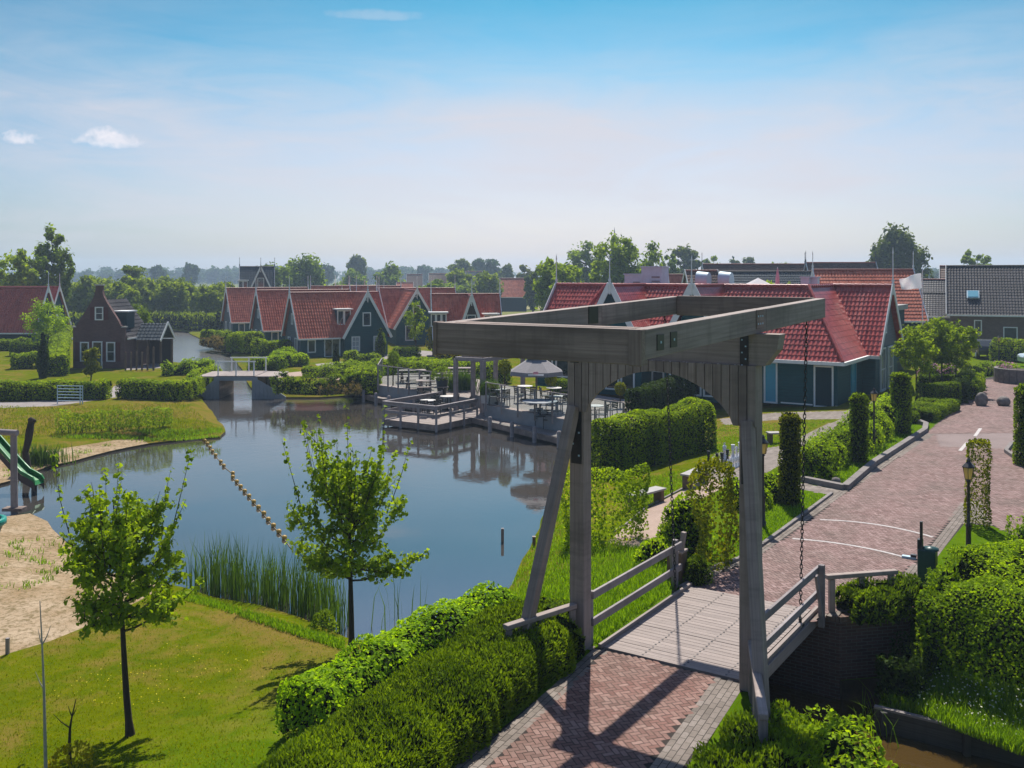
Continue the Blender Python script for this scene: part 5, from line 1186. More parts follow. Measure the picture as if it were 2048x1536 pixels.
# ---------------------------------------------------------------- waterside terrace
ZL, ZU = -.90, -.25
def slab(g, poly, z1, z0, mat=0):
    k = len(poly); A = [(x, y, z1) for x, y in poly]; B = [(x, y, z0) for x, y in poly]
    ar = sum(poly[i][0]*poly[(i+1) % k][1]-poly[(i+1) % k][0]*poly[i][1] for i in range(k))
    if ar < 0: A = A[::-1]; B = B[::-1]
    g.add(A, [list(range(k))], mat); g.add(A+B, [[i, k+i, k+(i+1) % k, (i+1) % k] for i in range(k)], mat)
def planks(g, poly, z, ang, w=.145, sh=None):
    """separate boards clipped to a convex or simple polygon, laid on top of a slab"""
    ca, sa = math.cos(ang), math.sin(ang); L = [(x*ca+y*sa, -x*sa+y*ca) for x, y in poly]
    y0, y1 = min(p[1] for p in L), max(p[1] for p in L); y = y0
    while y < y1:
        m = y+w/2; xs = []
        for i in range(len(L)):
            (xa, ya), (xb, yb) = L[i], L[(i+1) % len(L)]
            if (ya > m) != (yb > m): xs.append(xa+(m-ya)/(yb-ya)*(xb-xa))
        xs.sort()
        for a, c in zip(xs[::2], xs[1::2]):
            q = [((a)*ca-(y+.006)*sa, a*sa+(y+.006)*ca), (c*ca-(y+.006)*sa, c*sa+(y+.006)*ca), (c*ca-(y+w-.006)*sa, c*sa+(y+w-.006)*ca), (a*ca-(y+w-.006)*sa, a*sa+(y+w-.006)*ca)]
            o = random.uniform(0, 40); zz = z+random.uniform(.004, .009)
            g.add([(*p, zz) for p in q], [[0, 1, 2, 3]], 0, random.random(), [(a+o, 0, o), (c+o, 0, o), (c+o, w, o), (a+o, w, o)])
        y += w
UT = [U(a, b, ZU) for a, b in [(754, 769), (884, 788), (938, 795), (944, 788), (966, 792), (970, 809), (1142, 840), (1250, 859), (1275, 835), (1262, 800), (1150, 783), (1080, 781), (1000, 768), (930, 752), (900, 744), (762, 752)]]
LW = [U(a, b, ZL) for a, b in [(727, 789), (833, 812), (875, 819), (942, 834), (1035, 856), (1126, 877), (1150, 882), (1190, 880), (1142, 864), (968, 831), (955, 812), (890, 812), (884, 811), (754, 790)]]
jfl = U(767, 838, ZL); J = [jfl, (jfl[0]+3.45*PX[0], jfl[1]+3.45*PX[1])]
J = J+[(J[1][0]+4.6*AX[0], J[1][1]+4.6*AX[1]), (J[0][0]+4.9*AX[0], J[0][1]+4.9*AX[1])]
ter = thing('terrace', 'timber waterside terrace on two levels with a jetty platform in the pond', 'terrace', (0, 0, 0))
g = Geo(); slab(g, UT, ZU-.02, -1.6); g.build('skirt_wall', M['plaster'], ter)
g = Geo(); planks(g, UT, ZU-.02, BRZ); g.build('upper_deck', M['wood_deck'], ter)
g = Geo(); slab(g, LW, ZL-.02, ZL-.30); g.build('walkway_frame', M['wood_dark'], ter)
g = Geo(); planks(g, LW, ZL-.02, rad(-50)); g.build('walkway_deck', M['wood_deck'], ter)
g = Geo(); slab(g, J, ZL-.02, ZL-.32); g.build('jetty_frame', M['wood_dark'], ter)
g = Geo(); planks(g, J, ZL-.02, BRZ); g.build('jetty_deck', M['wood_deck'], ter)
st = [U(a, b, ZL) for a, b in [(938, 808), (962, 812)]]; g = Geo(); d = V3((st[1][0]-st[0][0], st[1][1]-st[0][1], 0)); mid = V3((*st[0], 0))+d*.5
for i in range(3): g.box((mid.x+AX[0]*(.3+.34*i)-.1, mid.y+AX[1]*(.3+.34*i), ZL+.16*(i+1)-.03), (1.3, .42, .06), R=Matrix.Rotation(BRZ, 3, 'Z'))
g.build('steps', M['wood_deck'], ter)
for (a, b) in [(729, 791), (754, 797), (780, 803), (808, 808), (982, 847), (1026, 857), (1071, 867), (1120, 877)]:
    x, y = U(a, b, ZL); g = Geo(); g.lathe([(.10, -1.0), (.10, .30), (.07, .36), (.01, .37)], (x-.05, y-.1, ZL), 8); g.build('mooring_pile', M['wood_grey'], ter)
# jetty railing
r = thing('jetty_railing', 'grey timber railing round the jetty platform at the front of the terrace', 'railing', (J[0][0], J[0][1], ZL)); o = V3((J[0][0], J[0][1], ZL))
def rl(a, b, n, first=True):
    a, b = V3((*a, ZL))-o, V3((*b, ZL))-o
    for i in range(0 if first else 1, n+1):
        q = a.lerp(b, i/n); g = Geo(); g.box((q.x, q.y, .28), (.11, .11, 1.32)); g.build('rail_post', M['wood_grey'], r)
    g = Geo(); g.beam(a+V3((0, 0, .90)), b+V3((0, 0, .90)), .16, .07); g.beam(a+V3((0, 0, .80)), b+V3((0, 0, .80)), .05, .12); g.build('handrail', M['wood_grey'], r)
    g = Geo(); g.beam(a+V3((0, 0, .42)), b+V3((0, 0, .42)), .05, .14); g.build('mid_rail', M['wood_grey'], r)
rl(J[3], J[0], 4); rl(J[0], J[1], 3, False); jr = (J[1][0]+3.5*AX[0], J[1][1]+3.5*AX[1]); rl(J[1], jr, 3, False)
# glass wind screens
def screen(label, pts, n, h, z, first=True):
    rt = thing('glass_screen', label, 'glass screen', (*pts[0], z)); o = V3((*pts[0], z))
    for si, (a, b) in enumerate(zip(pts[:-1], pts[1:])):
        a, b = V3((*a, z))-o, V3((*b, z))-o; k = n[si]
        for i in range(k+1):
            if i == 0 and si: continue
            q = a.lerp(b, i/k); g = Geo(); g.box((q.x, q.y, (h-.3)/2), (.09, .09, h+.3)); g.build('screen_post', M['wood_grey'], rt)
        for i in range(k):
            p, q = a.lerp(b, (i+.06)/k), a.lerp(b, (i+.94)/k); g = Geo(); g.beam(p+V3((0, 0, h*.5+.05)), q+V3((0, 0, h*.5+.05)), .012, h-.15); g.build('glass_pane', M['clear'], rt)
        g = Geo(); g.beam(a+V3((0, 0, h)), b+V3((0, 0, h)), .05, .04); g.build('top_rail', M['wood_grey'], rt)
def UZ(l): return [U(a, b, ZU) for a, b in l]
screen('glass wind screen along the left terrace edge in front of the picnic tables', UZ([(756, 771), (884, 790)]), [6], 1.25, ZU)
screen('glass wind screen along the terrace edge between pergola and drawbridge post', UZ([(972, 811), (1142, 842), (1247, 860)]), [5, 3], 1.2, ZU)
screen('short glass wind screen at the far left side of the terrace', UZ([(756, 770), (764, 754)]), [2], 1.25, ZU)
# pergola
r = thing('pergola', 'grey timber pergola frame over the terrace steps', 'pergola', (-1.57, 51.8, ZL)); o = V3((-1.57, 51.8, ZL))
C = [V3((-1.57, 51.8, ZL))-o, V3((-3.08, 52.6, ZL))-o, V3((-.95, 55.7, ZL))-o, V3((.62, 55.0, ZL))-o]
for q, w in ((C[0], .24), (C[1], .2), (C[2], .2), (C[3], .2), (C[1].lerp(C[2], .42), .2)): g = Geo(); g.box((q.x, q.y, 1.4), (w, w, 2.9), R=Matrix.Rotation(BRZ, 3, 'Z')); g.build('post', M['wood_grey'], r)
up = V3((0, 0, 2.86))
for a, b in ((0, 1), (0, 3), (1, 2), (2, 3)): g = Geo(); g.beam(C[a]+up, C[b]+up, .12, .2); g.build('beam', M['wood_grey'], r)
for t in (.15, .3, .45, .6, .75, .9): g = Geo(); g.beam(C[0].lerp(C[3], t)+up+V3((0, 0, .12)), C[1].lerp(C[2], t)+up+V3((0, 0, .12)), .06, .12); g.build('rafter', M['wood_dark'], r)
g = Geo(); g.beam(C[0]+V3((.1, -.2, 0)), C[0]+V3((.02, -.02, .7)), .08, .1, (0, 1, 0)); g.build('strut', M['wood_grey'], r)
# parasol
x, y = 1073, 48; X = (1073-CX)/F*48; r = thing('parasol', 'open grey canvas parasol with vented top over the terrace tables', 'parasol', (X, 48, ZU))
g = Geo(); n = 8
def ring(rad_, z): return [(rad_*math.cos(2*math.pi*(j+.5)/n), rad_*math.sin(2*math.pi*(j+.5)/n), z) for j in range(n)]
R0, R1, R2, R3 = ring(1.42, 1.82), ring(1.38, 2.02), ring(.42, 2.62), ring(.42, 2.62)
g.add(R0+R1+R2, [[i, (i+1) % n, n+(i+1) % n, n+i] for i in range(n)]+[[n+i, n+(i+1) % n, 2*n+(i+1) % n, 2*n+i] for i in range(n)]); g.build('canopy', M['canvas'], r)
g = Geo(); g.add(ring(.55, 2.68)+ring(.5, 2.72)+ring(.06, 2.93), [[i, (i+1) % n, n+(i+1) % n, n+i] for i in range(n)]+[[n+i, n+(i+1) % n, 2*n+(i+1) % n, 2*n+i] for i in range(n)]); g.build('vent', M['canvas'], r)
g = Geo(); g.add(ring(.44, 2.60)+ring(.46, 2.70), [[i, (i+1) % n, n+(i+1) % n, n+i] for i in range(n)]); g.build('vent_opening', M['iron'], r)
g = Geo(); g.tube([(0, 0, 0), (0, 0, 2.85)], .035, 8); g.build('pole', M['wood_dark'], r); g = Geo(); g.box((0, 0, .04), (.7, .7, .08)); g.build('base', M['concrete'], r)
g = Geo()
for j in range(n):
    a = 2*math.pi*(j+.5)/n; g.beam((0, 0, 2.55), (1.38*math.cos(a), 1.38*math.sin(a), 1.98), .03, .03)
g.build('ribs', M['wood_dark'], r)
g = Geo(); a = 2*math.pi*6/n-.05
c = V3((1.30*math.cos(a), 1.30*math.sin(a), 1.93)); e = V3((-math.sin(a), math.cos(a), 0))
nx = V3((math.cos(a), math.sin(a), .1)).normalized()
g.beam(c-e*.38+nx*.025, c+e*.38+nx*.025, .01, .08); g.beam(c-e*.12+nx*.03+V3((-.0, 0, .10)), c+e*.12+nx*.03+V3((0, 0, .10)), .012, .12, mat=1); g.build('printed_strip', [M['cloth_white'], M['pink']], r)
# tables and chairs
def picnic():
    r = thing('picnic_table', '', 'picnic table', (0, 0, 0), 0, 'wooden picnic tables on the terrace')
    g = Geo()
    for i in range(5): g.box((0, -.32+.16*i, .75), (1.8, .145, .04))
    g.build('tabletop', M['wood_deck'], r)
    for s in (-1, 1):
        g = Geo(); g.box((0, s*.66, .45), (1.8, .14, .04)); g.box((0, s*.81, .45), (1.8, .14, .04)); g.build('bench', M['wood_deck'], r)
    for s in (-1, 1):
        g = Geo(); g.beam((s*.6, -.62, 0), (s*.6, -.22, .72), .05, .1, (1, 0, 0)); g.beam((s*.6, .62, 0), (s*.6, .22, .72), .05, .1, (1, 0, 0)); g.beam((s*.6, -.86, .40), (s*.6, .86, .40), .05, .1); g.build('leg_frame', M['wood_dark'], r)
    return r
pt = picnic()
for i, (a, b, lab) in enumerate([(823, 764, 'picnic table at the back of the left terrace, under the dark hedge'), (836, 777, 'picnic table in the middle of the left terrace behind the glass'), (864, 787, 'picnic table nearest the water beside the big dark planter pot'), (903, 772, 'picnic table behind the big planter pot, next to the pergola post'), (919, 759, 'picnic table farthest back beside the pergola against the hedge')]):
    x, y = U(a, b, ZU); ps = (x, y, ZU)
    if i == 0: pt.location = ps; pt.rotation_euler = (0, 0, rad(12)); pt['label'] = lab
    else: dup(pt, ps, rad((14, 8, -10, 4)[i-1]), lab)
def chair():
    g = Geo(); 
    g.box((0, 0, .44), (.46, .44, .035))
    for k in range(4): g.box((0, .21+.01*k, .55+.10*k), (.44, .025, .075))
    for s in (-1, 1):
        g.beam((s*.21, -.2, 0), (s*.20, -.19, .66), .035, .035, (1, 0, 0)); g.beam((s*.21, .24, 0), (s*.20, .20, .45), .035, .035, (1, 0, 0)); g.beam((s*.20, .2, .45), (s*.20, .27, .9), .035, .035, (1, 0, 0)); g.beam((s*.21, -.2, .66), (s*.21, .24, .66), .04, .03)
    o = g.build('garden_chair', M['black_plastic']); return tag(o, '', 'chair', 'dark garden chairs on the terrace')
def round_table(big=False):
    r = thing('round_table', '', 'table', (0, 0, 0), 0, 'cafe tables on the terrace'); R_ = .85 if big else .42
    g = Geo(); g.lathe([(.01, .72), (R_, .72), (R_, .75), (.01, .752)], (0, 0, 0), 18, smooth=False); g.build('tabletop', M['plaster'] if big else M['table_pale'], r)
    g = Geo(); g.lathe([(.28, 0), (.28, .03), (.05, .06), (.035, .7), (.12, .72)], (0, 0, 0), 10); g.build('leg', M['black_plastic'], r); return r
ch0 = chair(); ch0used = []
def put_chair(a, b, z, rz, lab):
    x, y = U(a, b, z)
    if not ch0used: ch0.location = (x, y, z); ch0.rotation_euler = (0, 0, rad(rz)); ch0['label'] = lab; ch0used.append(1)
    else: c = dup(ch0, (x, y, z), rad(rz), lab)
tb0 = round_table(); first = True
for a, b, z, lab in [(856, 828, ZL, 'pale cafe table on the jetty near its left railing'), (895, 819, ZL, 'pale cafe table on the jetty below the grass planter'), (998, 806, ZU, 'pale cafe table beside the pergola planter on the upper terrace'), (1050, 799, ZU, 'pale cafe table under the left part of the parasol'), (1108, 803, ZU, 'pale cafe table with things on it under the right parasol edge'), (1114, 822, ZU, 'pale cafe table right of the parasol pole near the glass'), (1190, 843, ZU, 'pale cafe table seen through the bridge arch')]:
    x, y = U(a, b, z)
    if first: tb0.location = (x, y, z); tb0['label'] = lab; first = False
    else: dup(tb0, (x, y, z), 0, lab)
x, y = U(1080, 833, ZU); t = round_table(True); t.location = (x, y, ZU); t['label'] = 'large grey round table on the terrace behind two dark chairs'
for a, b, z, rz, lab in [(839, 824, ZL, 60, 'dark chair left of the jetty cafe table by the railing'), (850, 833, ZL, 170, 'dark chair in front of the left jetty table'), (870, 833, ZL, 215, 'dark chair right of the left jetty table'), (866, 820, ZL, -20, 'dark chair behind the left jetty table'), (882, 822, ZL, 120, 'dark chair left of the jetty table below the grass planter'), (908, 820, ZL, -80, 'dark chair right of the jetty table below the grass planter'),
    (842, 804, ZL, 10, 'left of two dark chairs on the walkway below the picnic tables'), (854, 806, ZL, 15, 'right of two dark chairs on the walkway below the picnic tables'), (1078, 853, ZL, 5, 'left of two dark chairs standing on the lower walkway by the skirt wall'), (1096, 857, ZL, -5, 'right of two dark chairs standing on the lower walkway by the skirt wall'),
    (987, 810, ZU, 95, 'dark chair left of the table beside the pergola planter'), (1009, 812, ZU, 200, 'dark chair right of the table beside the pergola planter'), (1040, 805, ZU, 120, 'dark chair left of the table under the parasol'), (1062, 806, ZU, 215, 'dark chair right of the table under the parasol'), (1090, 808, ZU, 100, 'dark chair left of the laid table under the right parasol edge'), (1123, 826, ZU, 230, 'dark chair right of the table near the glass and drawbridge post'), (1104, 829, ZU, 130, 'dark chair left of the table near the glass'), (1128, 806, ZU, 260, 'dark chair beside the clipped hedge on the terrace'), (1178, 848, ZU, 110, 'dark chair left of the table seen through the bridge arch'), (1204, 848, ZU, 250, 'dark chair right of the table seen through the bridge arch'), (1222, 838, ZU, 300, 'dark chair farthest right on the terrace by the dark hedge')]:
    put_chair(a, b, z, rz, lab)
# planters on the terrace
def pot(label, a, b, z, r0, r1, h, mat='black_plastic', square=False):
    x, y = U(a, b, z); r = thing('planter', label, 'planter', (x, y, z)); g = Geo()
    if square: g.box((0, 0, h/2), (r0*2, r1*2, h), R=Matrix.Rotation(BRZ, 3, 'Z'))
    else: g.lathe([(.01, 0), (r0, 0), (r1, h), (r1*.9, h), (r1*.88, h-.05), (.01, h-.06)], (0, 0, 0), 14)
    g.build('pot_body', M[mat], r); g = Geo(); g.lathe([(.01, h-.03), (min(r0, r1)*.85, h-.03)], (0, 0, 0.004 if not square else .04), 10); g.build('soil', M['soil'], r); return (x, y, z+h)
p = pot('tall tapered dark planter pot between the picnic tables', 884, 789, ZU, .24, .36, .95); bush('olive_bush', 'loose olive green bush growing in the tall tapered pot', 'bush', p, .55, .5, .75, .09, M['lf_tree'], dens=1.1, z0=p[2]-.1, core=False)
p = pot('long grey planter box at the foot of the pergola', 920, 797, ZL+.2, .75, .35, .5, 'wood_grey', True)
pg = [(p[0]+random.gauss(0, .36), p[1]+random.gauss(0, .18), p[2]-.02) for _ in range(900)]; o = blades('ornamental_grass', pg, .7, 1.35, M['lf_reed'], .022, .5, None); tag(o, 'dense upright ornamental grass in the long grey planter box', 'grass clump')
p = pot('square pale planter right of the pergola post', 978, 806, ZU, .3, .3, .45, 'table_pale', True); pg = [(p[0]+random.gauss(0, .25), p[1]+random.gauss(0, .15), p[2]-.02) for _ in range(420)]; o = blades('ornamental_grass', pg, .5, 1.0, M['lf_reed'], .02, .5, None); tag(o, 'green grass clump in the square pale planter', 'grass clump')
def standard(label, a, b, z, H, rb, mat='lf_hornbeam'):
    x, y = U(a, b, z); r = thing('topiary_tree', label, 'tree', (x, y, z), 0, 'ball topiary trees on the terrace'); g = Geo(); g.tube([(0, 0, 0), (.02, 0, H-rb)], [.045, .03], 7); g.build('trunk', M['bark'], r)
    g = Geo(); n = int(1500*rb/.4); v = RNG.normal(0, 1, (n, 3)); v /= np.linalg.norm(v, axis=1)[:, None]; P = v*rb*RNG.uniform(.7, 1.08, n)[:, None]*[1, 1, 1.2]+[.02, 0, H-rb]; leaves(g, P, v, .085, DIAMOND, 0, .5+.3*lump(P+[x, y, 0], .3)); g.build('crown', M[mat], r)
standard('tall ball topiary with ochre leaves in front of the terrace door', 1009, 806, ZU, 2.25, .34); standard('small ball topiary right of the parasol', 1101, 800, ZU, 1.5, .33); standard('round topiary behind the glass at the left terrace corner', 786, 771, ZU, 2.05, .36, 'lf_box'); standard('low ball topiary by the dark hedge seen through the arch', 1240, 815, ZU, 1.25, .28, 'lf_hornbeam')
hedge('hedge', 'clipped hedge block on the terrace under the right parasol edge', 'hedge', [U(1112, 790, ZU), U(1160, 795, ZU)], .8, .85, .07, M['lf_box'], dens=1.8, zb=ZU)
# ---------------------------------------------------------------- small bridge over the channel
def small_bridge():
    Yb = 60.8; z = .12; xl = (432-CX)/F*Yb; xr = (510-CX)/F*Yb; r = thing('footbridge', 'small grey footbridge with white railings over the channel mouth', 'footbridge', (xl, Yb, z)); w = xr-xl; D = 3.2
    g = Geo()
    for i in range(18): g.box((w*(i+.5)/18, D/2, 0), (w/18-.012, D, .06), shade=random.random())
    g.box((-.6, D/2, -.03), (1.2, D, .06)); g.box((w+.7, D/2, -.03), (1.4, D, .06)); g.build('deck', M['wood_deck'], r)
    for y in (.06, D-.06): g = Geo(); g.box((w/2, y, -.16), (w+.3, .12, .24)); g.build('edge_beam', M['plaster'], r)
    zw = ZW-z
    for s, x0, ln in ((-1, 0.18, 1.55), (1, w-.18, 2.15)):
        for y in (-.02, D-.06):
            g = Geo(); a, c = (x0, x0+s*ln); n = 9
            for i in range(n):
                ta, tb = i/n, (i+1)/n; xa, xb = a+(c-a)*ta, a+(c-a)*tb-s*.012; za, zb2 = -.05-1.25*ta**1.15, -.05-1.25*tb**1.15
                A = [(xa, y, zw-.4), (xb, y, zw-.4), (xb, y, zb2), (xa, y, za)]; B = [(p[0], y+.08, p[2]) for p in A]
                g.add(A+B, [[0, 1, 5, 4], [1, 2, 6, 5], [2, 3, 7, 6], [3, 0, 4, 7]]); g.add(A, [[0, 1, 2, 3]], 0, random.random()); g.add(B, [[3, 2, 1, 0]])
            g.build('wing_wall', M['plaster'], r)
        g = Geo(); g.box((x0, D/2, (zw-.4-.1)/2), (.1, D-.2, -(zw-.4)-.1)); g.build('side_wall', M['wood_dark'], r)
    for y in (.12, D-.12):
        for t in (.04, .5, .96): g = Geo(); g.box((w*t, y, .45), (.07, .07, .95)); g.build('rail_post', M['white'], r)
        g = Geo(); g.beam((0, y, .92), (w, y, .92), .06, .07); g.build('handrail', M['white'], r)
small_bridge()
# ---------------------------------------------------------------- buoy line, posts in the water
bp = [(1440, 430), (1490, 438), (1500, 452), (1518, 472), (1537, 500), (1555, 528), (1577, 558), (1615, 605), (1637, 635), (1703, 690), (1703, 718), (1732, 752), (1760, 787), (1790, 822), (1822, 858), (1856, 900), (1891, 940), (1930, 985), (1962, 1030), (2000, 1075), (2040, 1120), (2080, 1165)]
bpts = [U(a/3.657, 760+b/3.657, ZW) for a, b in bp]; b0 = None
for i, (x, y) in enumerate(bpts):
    if b0 is None:
        g = Geo(); g.lathe([(.004, -.075), (.045, -.065), (.075, -.03), (.082, .005), (.07, .045), (.04, .07), (.004, .078)], (0, 0, 0), 12); b0 = g.build('buoy', M['buoy'], pos=(x, y, ZW+.05)); tag(b0, 'small yellow float on the rope line across the pond', 'buoy', 'yellow floats of the swimming line')
    else: dup(b0, (x, y, ZW+.05))
g = Geo(); g.tube([(x, y, ZW+.012) for x, y in bpts[1:]]+[(*U(580, 1095, ZW), ZW+.012)], .012, 5); tag(g.build('rope', M['rope']), 'rope carrying the yellow floats across the pond', 'rope')
x, y = U(1005, 1084, ZW); r = thing('water_post', 'dark timber post standing alone in the pond', 'post', (x, y, ZW)); g = Geo(); g.box((0, 0, -.1), (.085, .085, .95)); g.build('shaft', M['wood_dark'], r); g = Geo(); g.box((0, 0, .39), (.075, .075, .03)); g.build('top', M['wood_grey'], r)
x, y, z = G(1068, 1094); r = thing('bank_post', 'short mossy post on the grassy pond bank by the left brace', 'post', (x, y, z)); g = Geo(); g.box((0, 0, .08), (.09, .09, .4)); g.build('shaft', M['wood_brown'], r); g = Geo(); g.box((0, 0, .29), (.10, .10, .03)); g.build('top', M['wood'], r)
# ---------------------------------------------------------------- playground at the left edge
x, y = U(29, 1018, -1.12); zp = gz(x, y); r = thing('swing_set', 'weathered timber swing frame at the left picture edge', 'swing', (x, y, zp))
g = Geo(); g.tube([(0, 0, -.2), (-.03, 0, 2.62)], [.115, .10], 10); g.build('post', M['wood_grey'], r); g = Geo(); g.tube([(.12, -.05, 2.55), (-4.2, .6, 2.68)], .10, 10); g.build('crossbar', M['wood_grey'], r)
g = Geo(); g.box((0, 0, .05), (.65, .35, .10)); g.build('foot', M['wood_dark'], r); g = Geo(); g.tube([(-4.15, .6, -.1), (-4.15, .6, 2.7)], .11, 10); g.build('post', M['wood_grey'], r)
sx, sy = -14.05, 26.6; r = thing('swing_basket', 'turquoise plastic swing basket at the left edge over the sand', 'swing seat', (sx-.62, sy, -.42)); g = Geo()
g.lathe([(.01, -.50), (.22, -.46), (.40, -.25), (.52, .05), (.56, .06), (.57, .20), (.50, .20), (.46, .08), (.01, -.35)], (0, 0, 0), 18); g.build('basket', M['steel_green'], r)
g = Geo(); g.lathe([(.56, .05), (.60, .08), (.60, .22), (.48, .24), (.47, .10)], (0, 0, 0), 18); g.build('rim', M['swing_green'], r)
g = Geo(); 
for q in (0, 2.1, 4.2): g.tube([(.5*math.cos(q), .5*math.sin(q), .2), (0, 0, 3.)], .012, 4)
g.build('chain', M['chain'], r)
def slide():
    Ys = 34.4; P = [V3(at(a, b, Ys+.02*(85-a)*.4)) for a, b in [(-52, 830), (-20, 868), (2, 893), (24, 918), (40, 936), (52, 948), (64, 954), (74, 960), (79, 968)]]; c = P[-1]; o = V3((c.x, c.y, ZW))
    r = thing('slide', 'green plastic slide running down from the left edge into the pond', 'slide', tuple(o)); g = Geo(); gs = Geo()
    d = V3((.25, .97, 0)); w = .22
    for a, b in zip(P[:-1], P[1:]):
        a, b = a-o, b-o
        g.quad(a-d*w, b-d*w, b+d*w, a+d*w)
        for s in (-1, 1):
            u = V3((0, 0, .14)); q0, q1 = a+d*w*s, b+d*w*s; g.quad(q0, q1, q1+u, q0+u); g.beam(q0+u, q1+u, .05, .04)
            gs.quad(q0+d*.01*s, q1+d*.01*s, q1+d*.01*s-V3((0, 0, .26)), q0+d*.01*s-V3((0, 0, .26)))
    g.build('chute', M['slide_green'], r); gs.build('side_panel', M['slide_brown'], r); q = P[-2]-o
    g = Geo(); g.tube([(q.x-.1, q.y, -.6), (q.x-.1, q.y, q.z)], .10, 8); g.build('support', M['iron'], r)
    q = P[1]-o; g = Geo(); g.box((q.x-.9, q.y+.3, q.z/2), (1.3, 1.1, q.z+.6)); g.build('tower', M['wood_brown'], r)
slide()
x, y = U(22, 955, -1.1); r = thing('play_trunk', 'gnarled dark tree trunk post leaning behind the green slide', 'trunk', (x-.25, y+1.6, -1.35)); g = Geo(); pts = [(0, 0, -.2), (.05, 0, .4), (-.02, 0, .9), (.10, 0, 1.4), (.16, 0, 1.8), (.22, 0, 2.1), (.26, 0, 2.25)]; g.tube(pts, [.20, .15, .12, .14, .15, .13, .08], 9); g.build('trunk', M['bark'], r)
g = Geo(); 
for q, k in (((.24, -.08, 2.2), .12), ((.34, 0, 2.15), .08), ((.15, .05, 1.9), .12), ((-.05, -.08, .15), .18)): g.lathe([(.004, -k), (k*.8, -k*.5), (k, 0), (k*.7, k*.6), (.004, k)], q, 7)
g.build('knots', M['bark'], r)
x, y, z = G(140, 808); r = thing('metal_gate', 'small green metal bar frame like a goal on the far lawn', 'goal frame', (x, y, z), rad(-8)); W_ = 1.55
for xx in (-W_/2, 0.62, W_/2): g = Geo(); g.tube([(xx, 0, -.1), (xx, 0, 1.06)], .03, 6); g.build('post', M['zinc'], r)
for k in range(6): g = Geo(); g.tube([(-W_/2, 0, .18+.17*k), (W_/2, 0, .18+.17*k)], .022, 5); g.build('bar', M['zinc'], r)
# ---------------------------------------------------------------- lamps, flag, boulders, barrier, benches, chess
def lamp(label, x, y, z, h=2.3):
    r = thing('street_lamp', label, 'street lamp', (x, y, z), 0, 'black lantern posts along the road')
    g = Geo(); g.lathe([(.085, -.1), (.085, .12), (.06, .16), (.055, .75), (.065, .78), (.036, .84), (.032, h-.46), (.06, h-.44), (.03, h-.42)], (0, 0, 0), 10); g.build('post', M['iron'], r)
    g = Geo(); g.lathe([(.075, h-.40), (.125, h-.12)], (0, 0, 0), 6, smooth=False); g.build('lantern_glass', M['lamp_glass'], r)
    g = Geo(); g.lathe([(.03, h-.42), (.085, h-.40), (.085, h-.385)], (0, 0, 0), 6, smooth=False); g.lathe([(.15, h-.12), (.15, h-.10), (.07, h-.02), (.045, h+.02), (.05, h+.05), (.01, h+.10)], (0, 0, 0), 6, smooth=False)
    for j in range(6): a = 2*math.pi*j/6; g.tube([(.077*math.cos(a), .077*math.sin(a), h-.40), (.128*math.cos(a), .128*math.sin(a), h-.12)], .007, 4)
    g.build('lantern_frame', M['iron'], r); return r
x, y = U(1748, 905, 0); lamp('black lantern post on the lawn between two clipped columns', x, y, 0, 2.3)
lamp('black lantern post above the big green hedge beside the road', (1937-CX)/F*22.2, 22.2, 0, 2.25)
x, y = U(1526, 1053, 0); lamp('black lantern post half hidden behind the right bridge post', x, y, 0, 2.3)
lamp('distant lantern post in front of the brown brick house', (1998-CX)/F*72, 72, 0, 1.95)
x, y, _ = at(1845, 600, 60); r = thing('flagpole', 'white flagpole behind the red roofed restaurant gable', 'flagpole', (x, y, 0)); g = Geo(); g.tube([(0, 0, 0), (0, 0, 6.85)], [.05, .03], 8); g.build('pole', M['white'], r); g = Geo(); g.lathe([(.004, 6.95), (.05, 6.90), (.004, 6.84)], (0, 0, 0), 8); g.build('knob', M['zinc'], r)
def flag():
    x, y, z = at(1844, 545, 60); g = Geo(); n, m = 18, 10; Vv = []; th = .006
    for i in range(n+1):
        for j in range(m+1):
            u, v = i/n, j/m; X = -u*1.30+.04*v; Z = -.05-v*.95-.34*u**1.3*(1-.8*v)+.05*math.sin(6*u+v)*u; Yv = .20*math.sin(7*u+2.8*v)*u+.09*math.sin(13*u-4*v)*u
            Vv.append((X, Yv, Z))
    Fc = [[i*(m+1)+j, (i+1)*(m+1)+j, (i+1)*(m+1)+j+1, i*(m+1)+j+1] for i in range(n) for j in range(m)]
    k = len(Vv); g.add(Vv+[(a, b+th, c) for a, b, c in Vv], Fc+[[k+q for q in f[::-1]] for f in Fc], smooth=True)
    tag(g.build('flag', M['cloth_white'], pos=(x-.05, y, z)), 'white flag blowing to the left from the flagpole', 'flag')
flag()
def boulder(label, a, b, w, h, seed, pale=False):
    x, y = U(a, b, 0); rng = np.random.default_rng(seed); g = Geo(); n, m = 20, 12; Vv = []
    for j in range(m+1):
        for i in range(n):
            t, p = math.pi*j/m, 2*math.pi*i/n; d = np.array([math.sin(t)*math.cos(p), math.sin(t)*math.sin(p), math.cos(t)])
            q = 1+.10*float(lump((d*1.0+seed)[None], .6)[0])+.05*float(lump((d+seed*2)[None], .22)[0]); Vv.append(d*q*[w/2, w/2.4, h/1.75]+[0, 0, h*.42])
    Fc = [[j*n+i, j*n+(i+1) % n, (j+1)*n+(i+1) % n, (j+1)*n+i] for j in range(m) for i in range(n)]; g.add(Vv, Fc, smooth=False)
    return tag(g.build('boulder', M['stone'], pos=(x, y, 0)), label, 'boulder', 'boulders on the road')
boulder('upright boulder with pale streaks at the left side of the brick road', 1962, 811, .60, .68, 3); boulder('rounded smooth boulder lying out on the brick road', 2006, 811, .66, .46, 8)
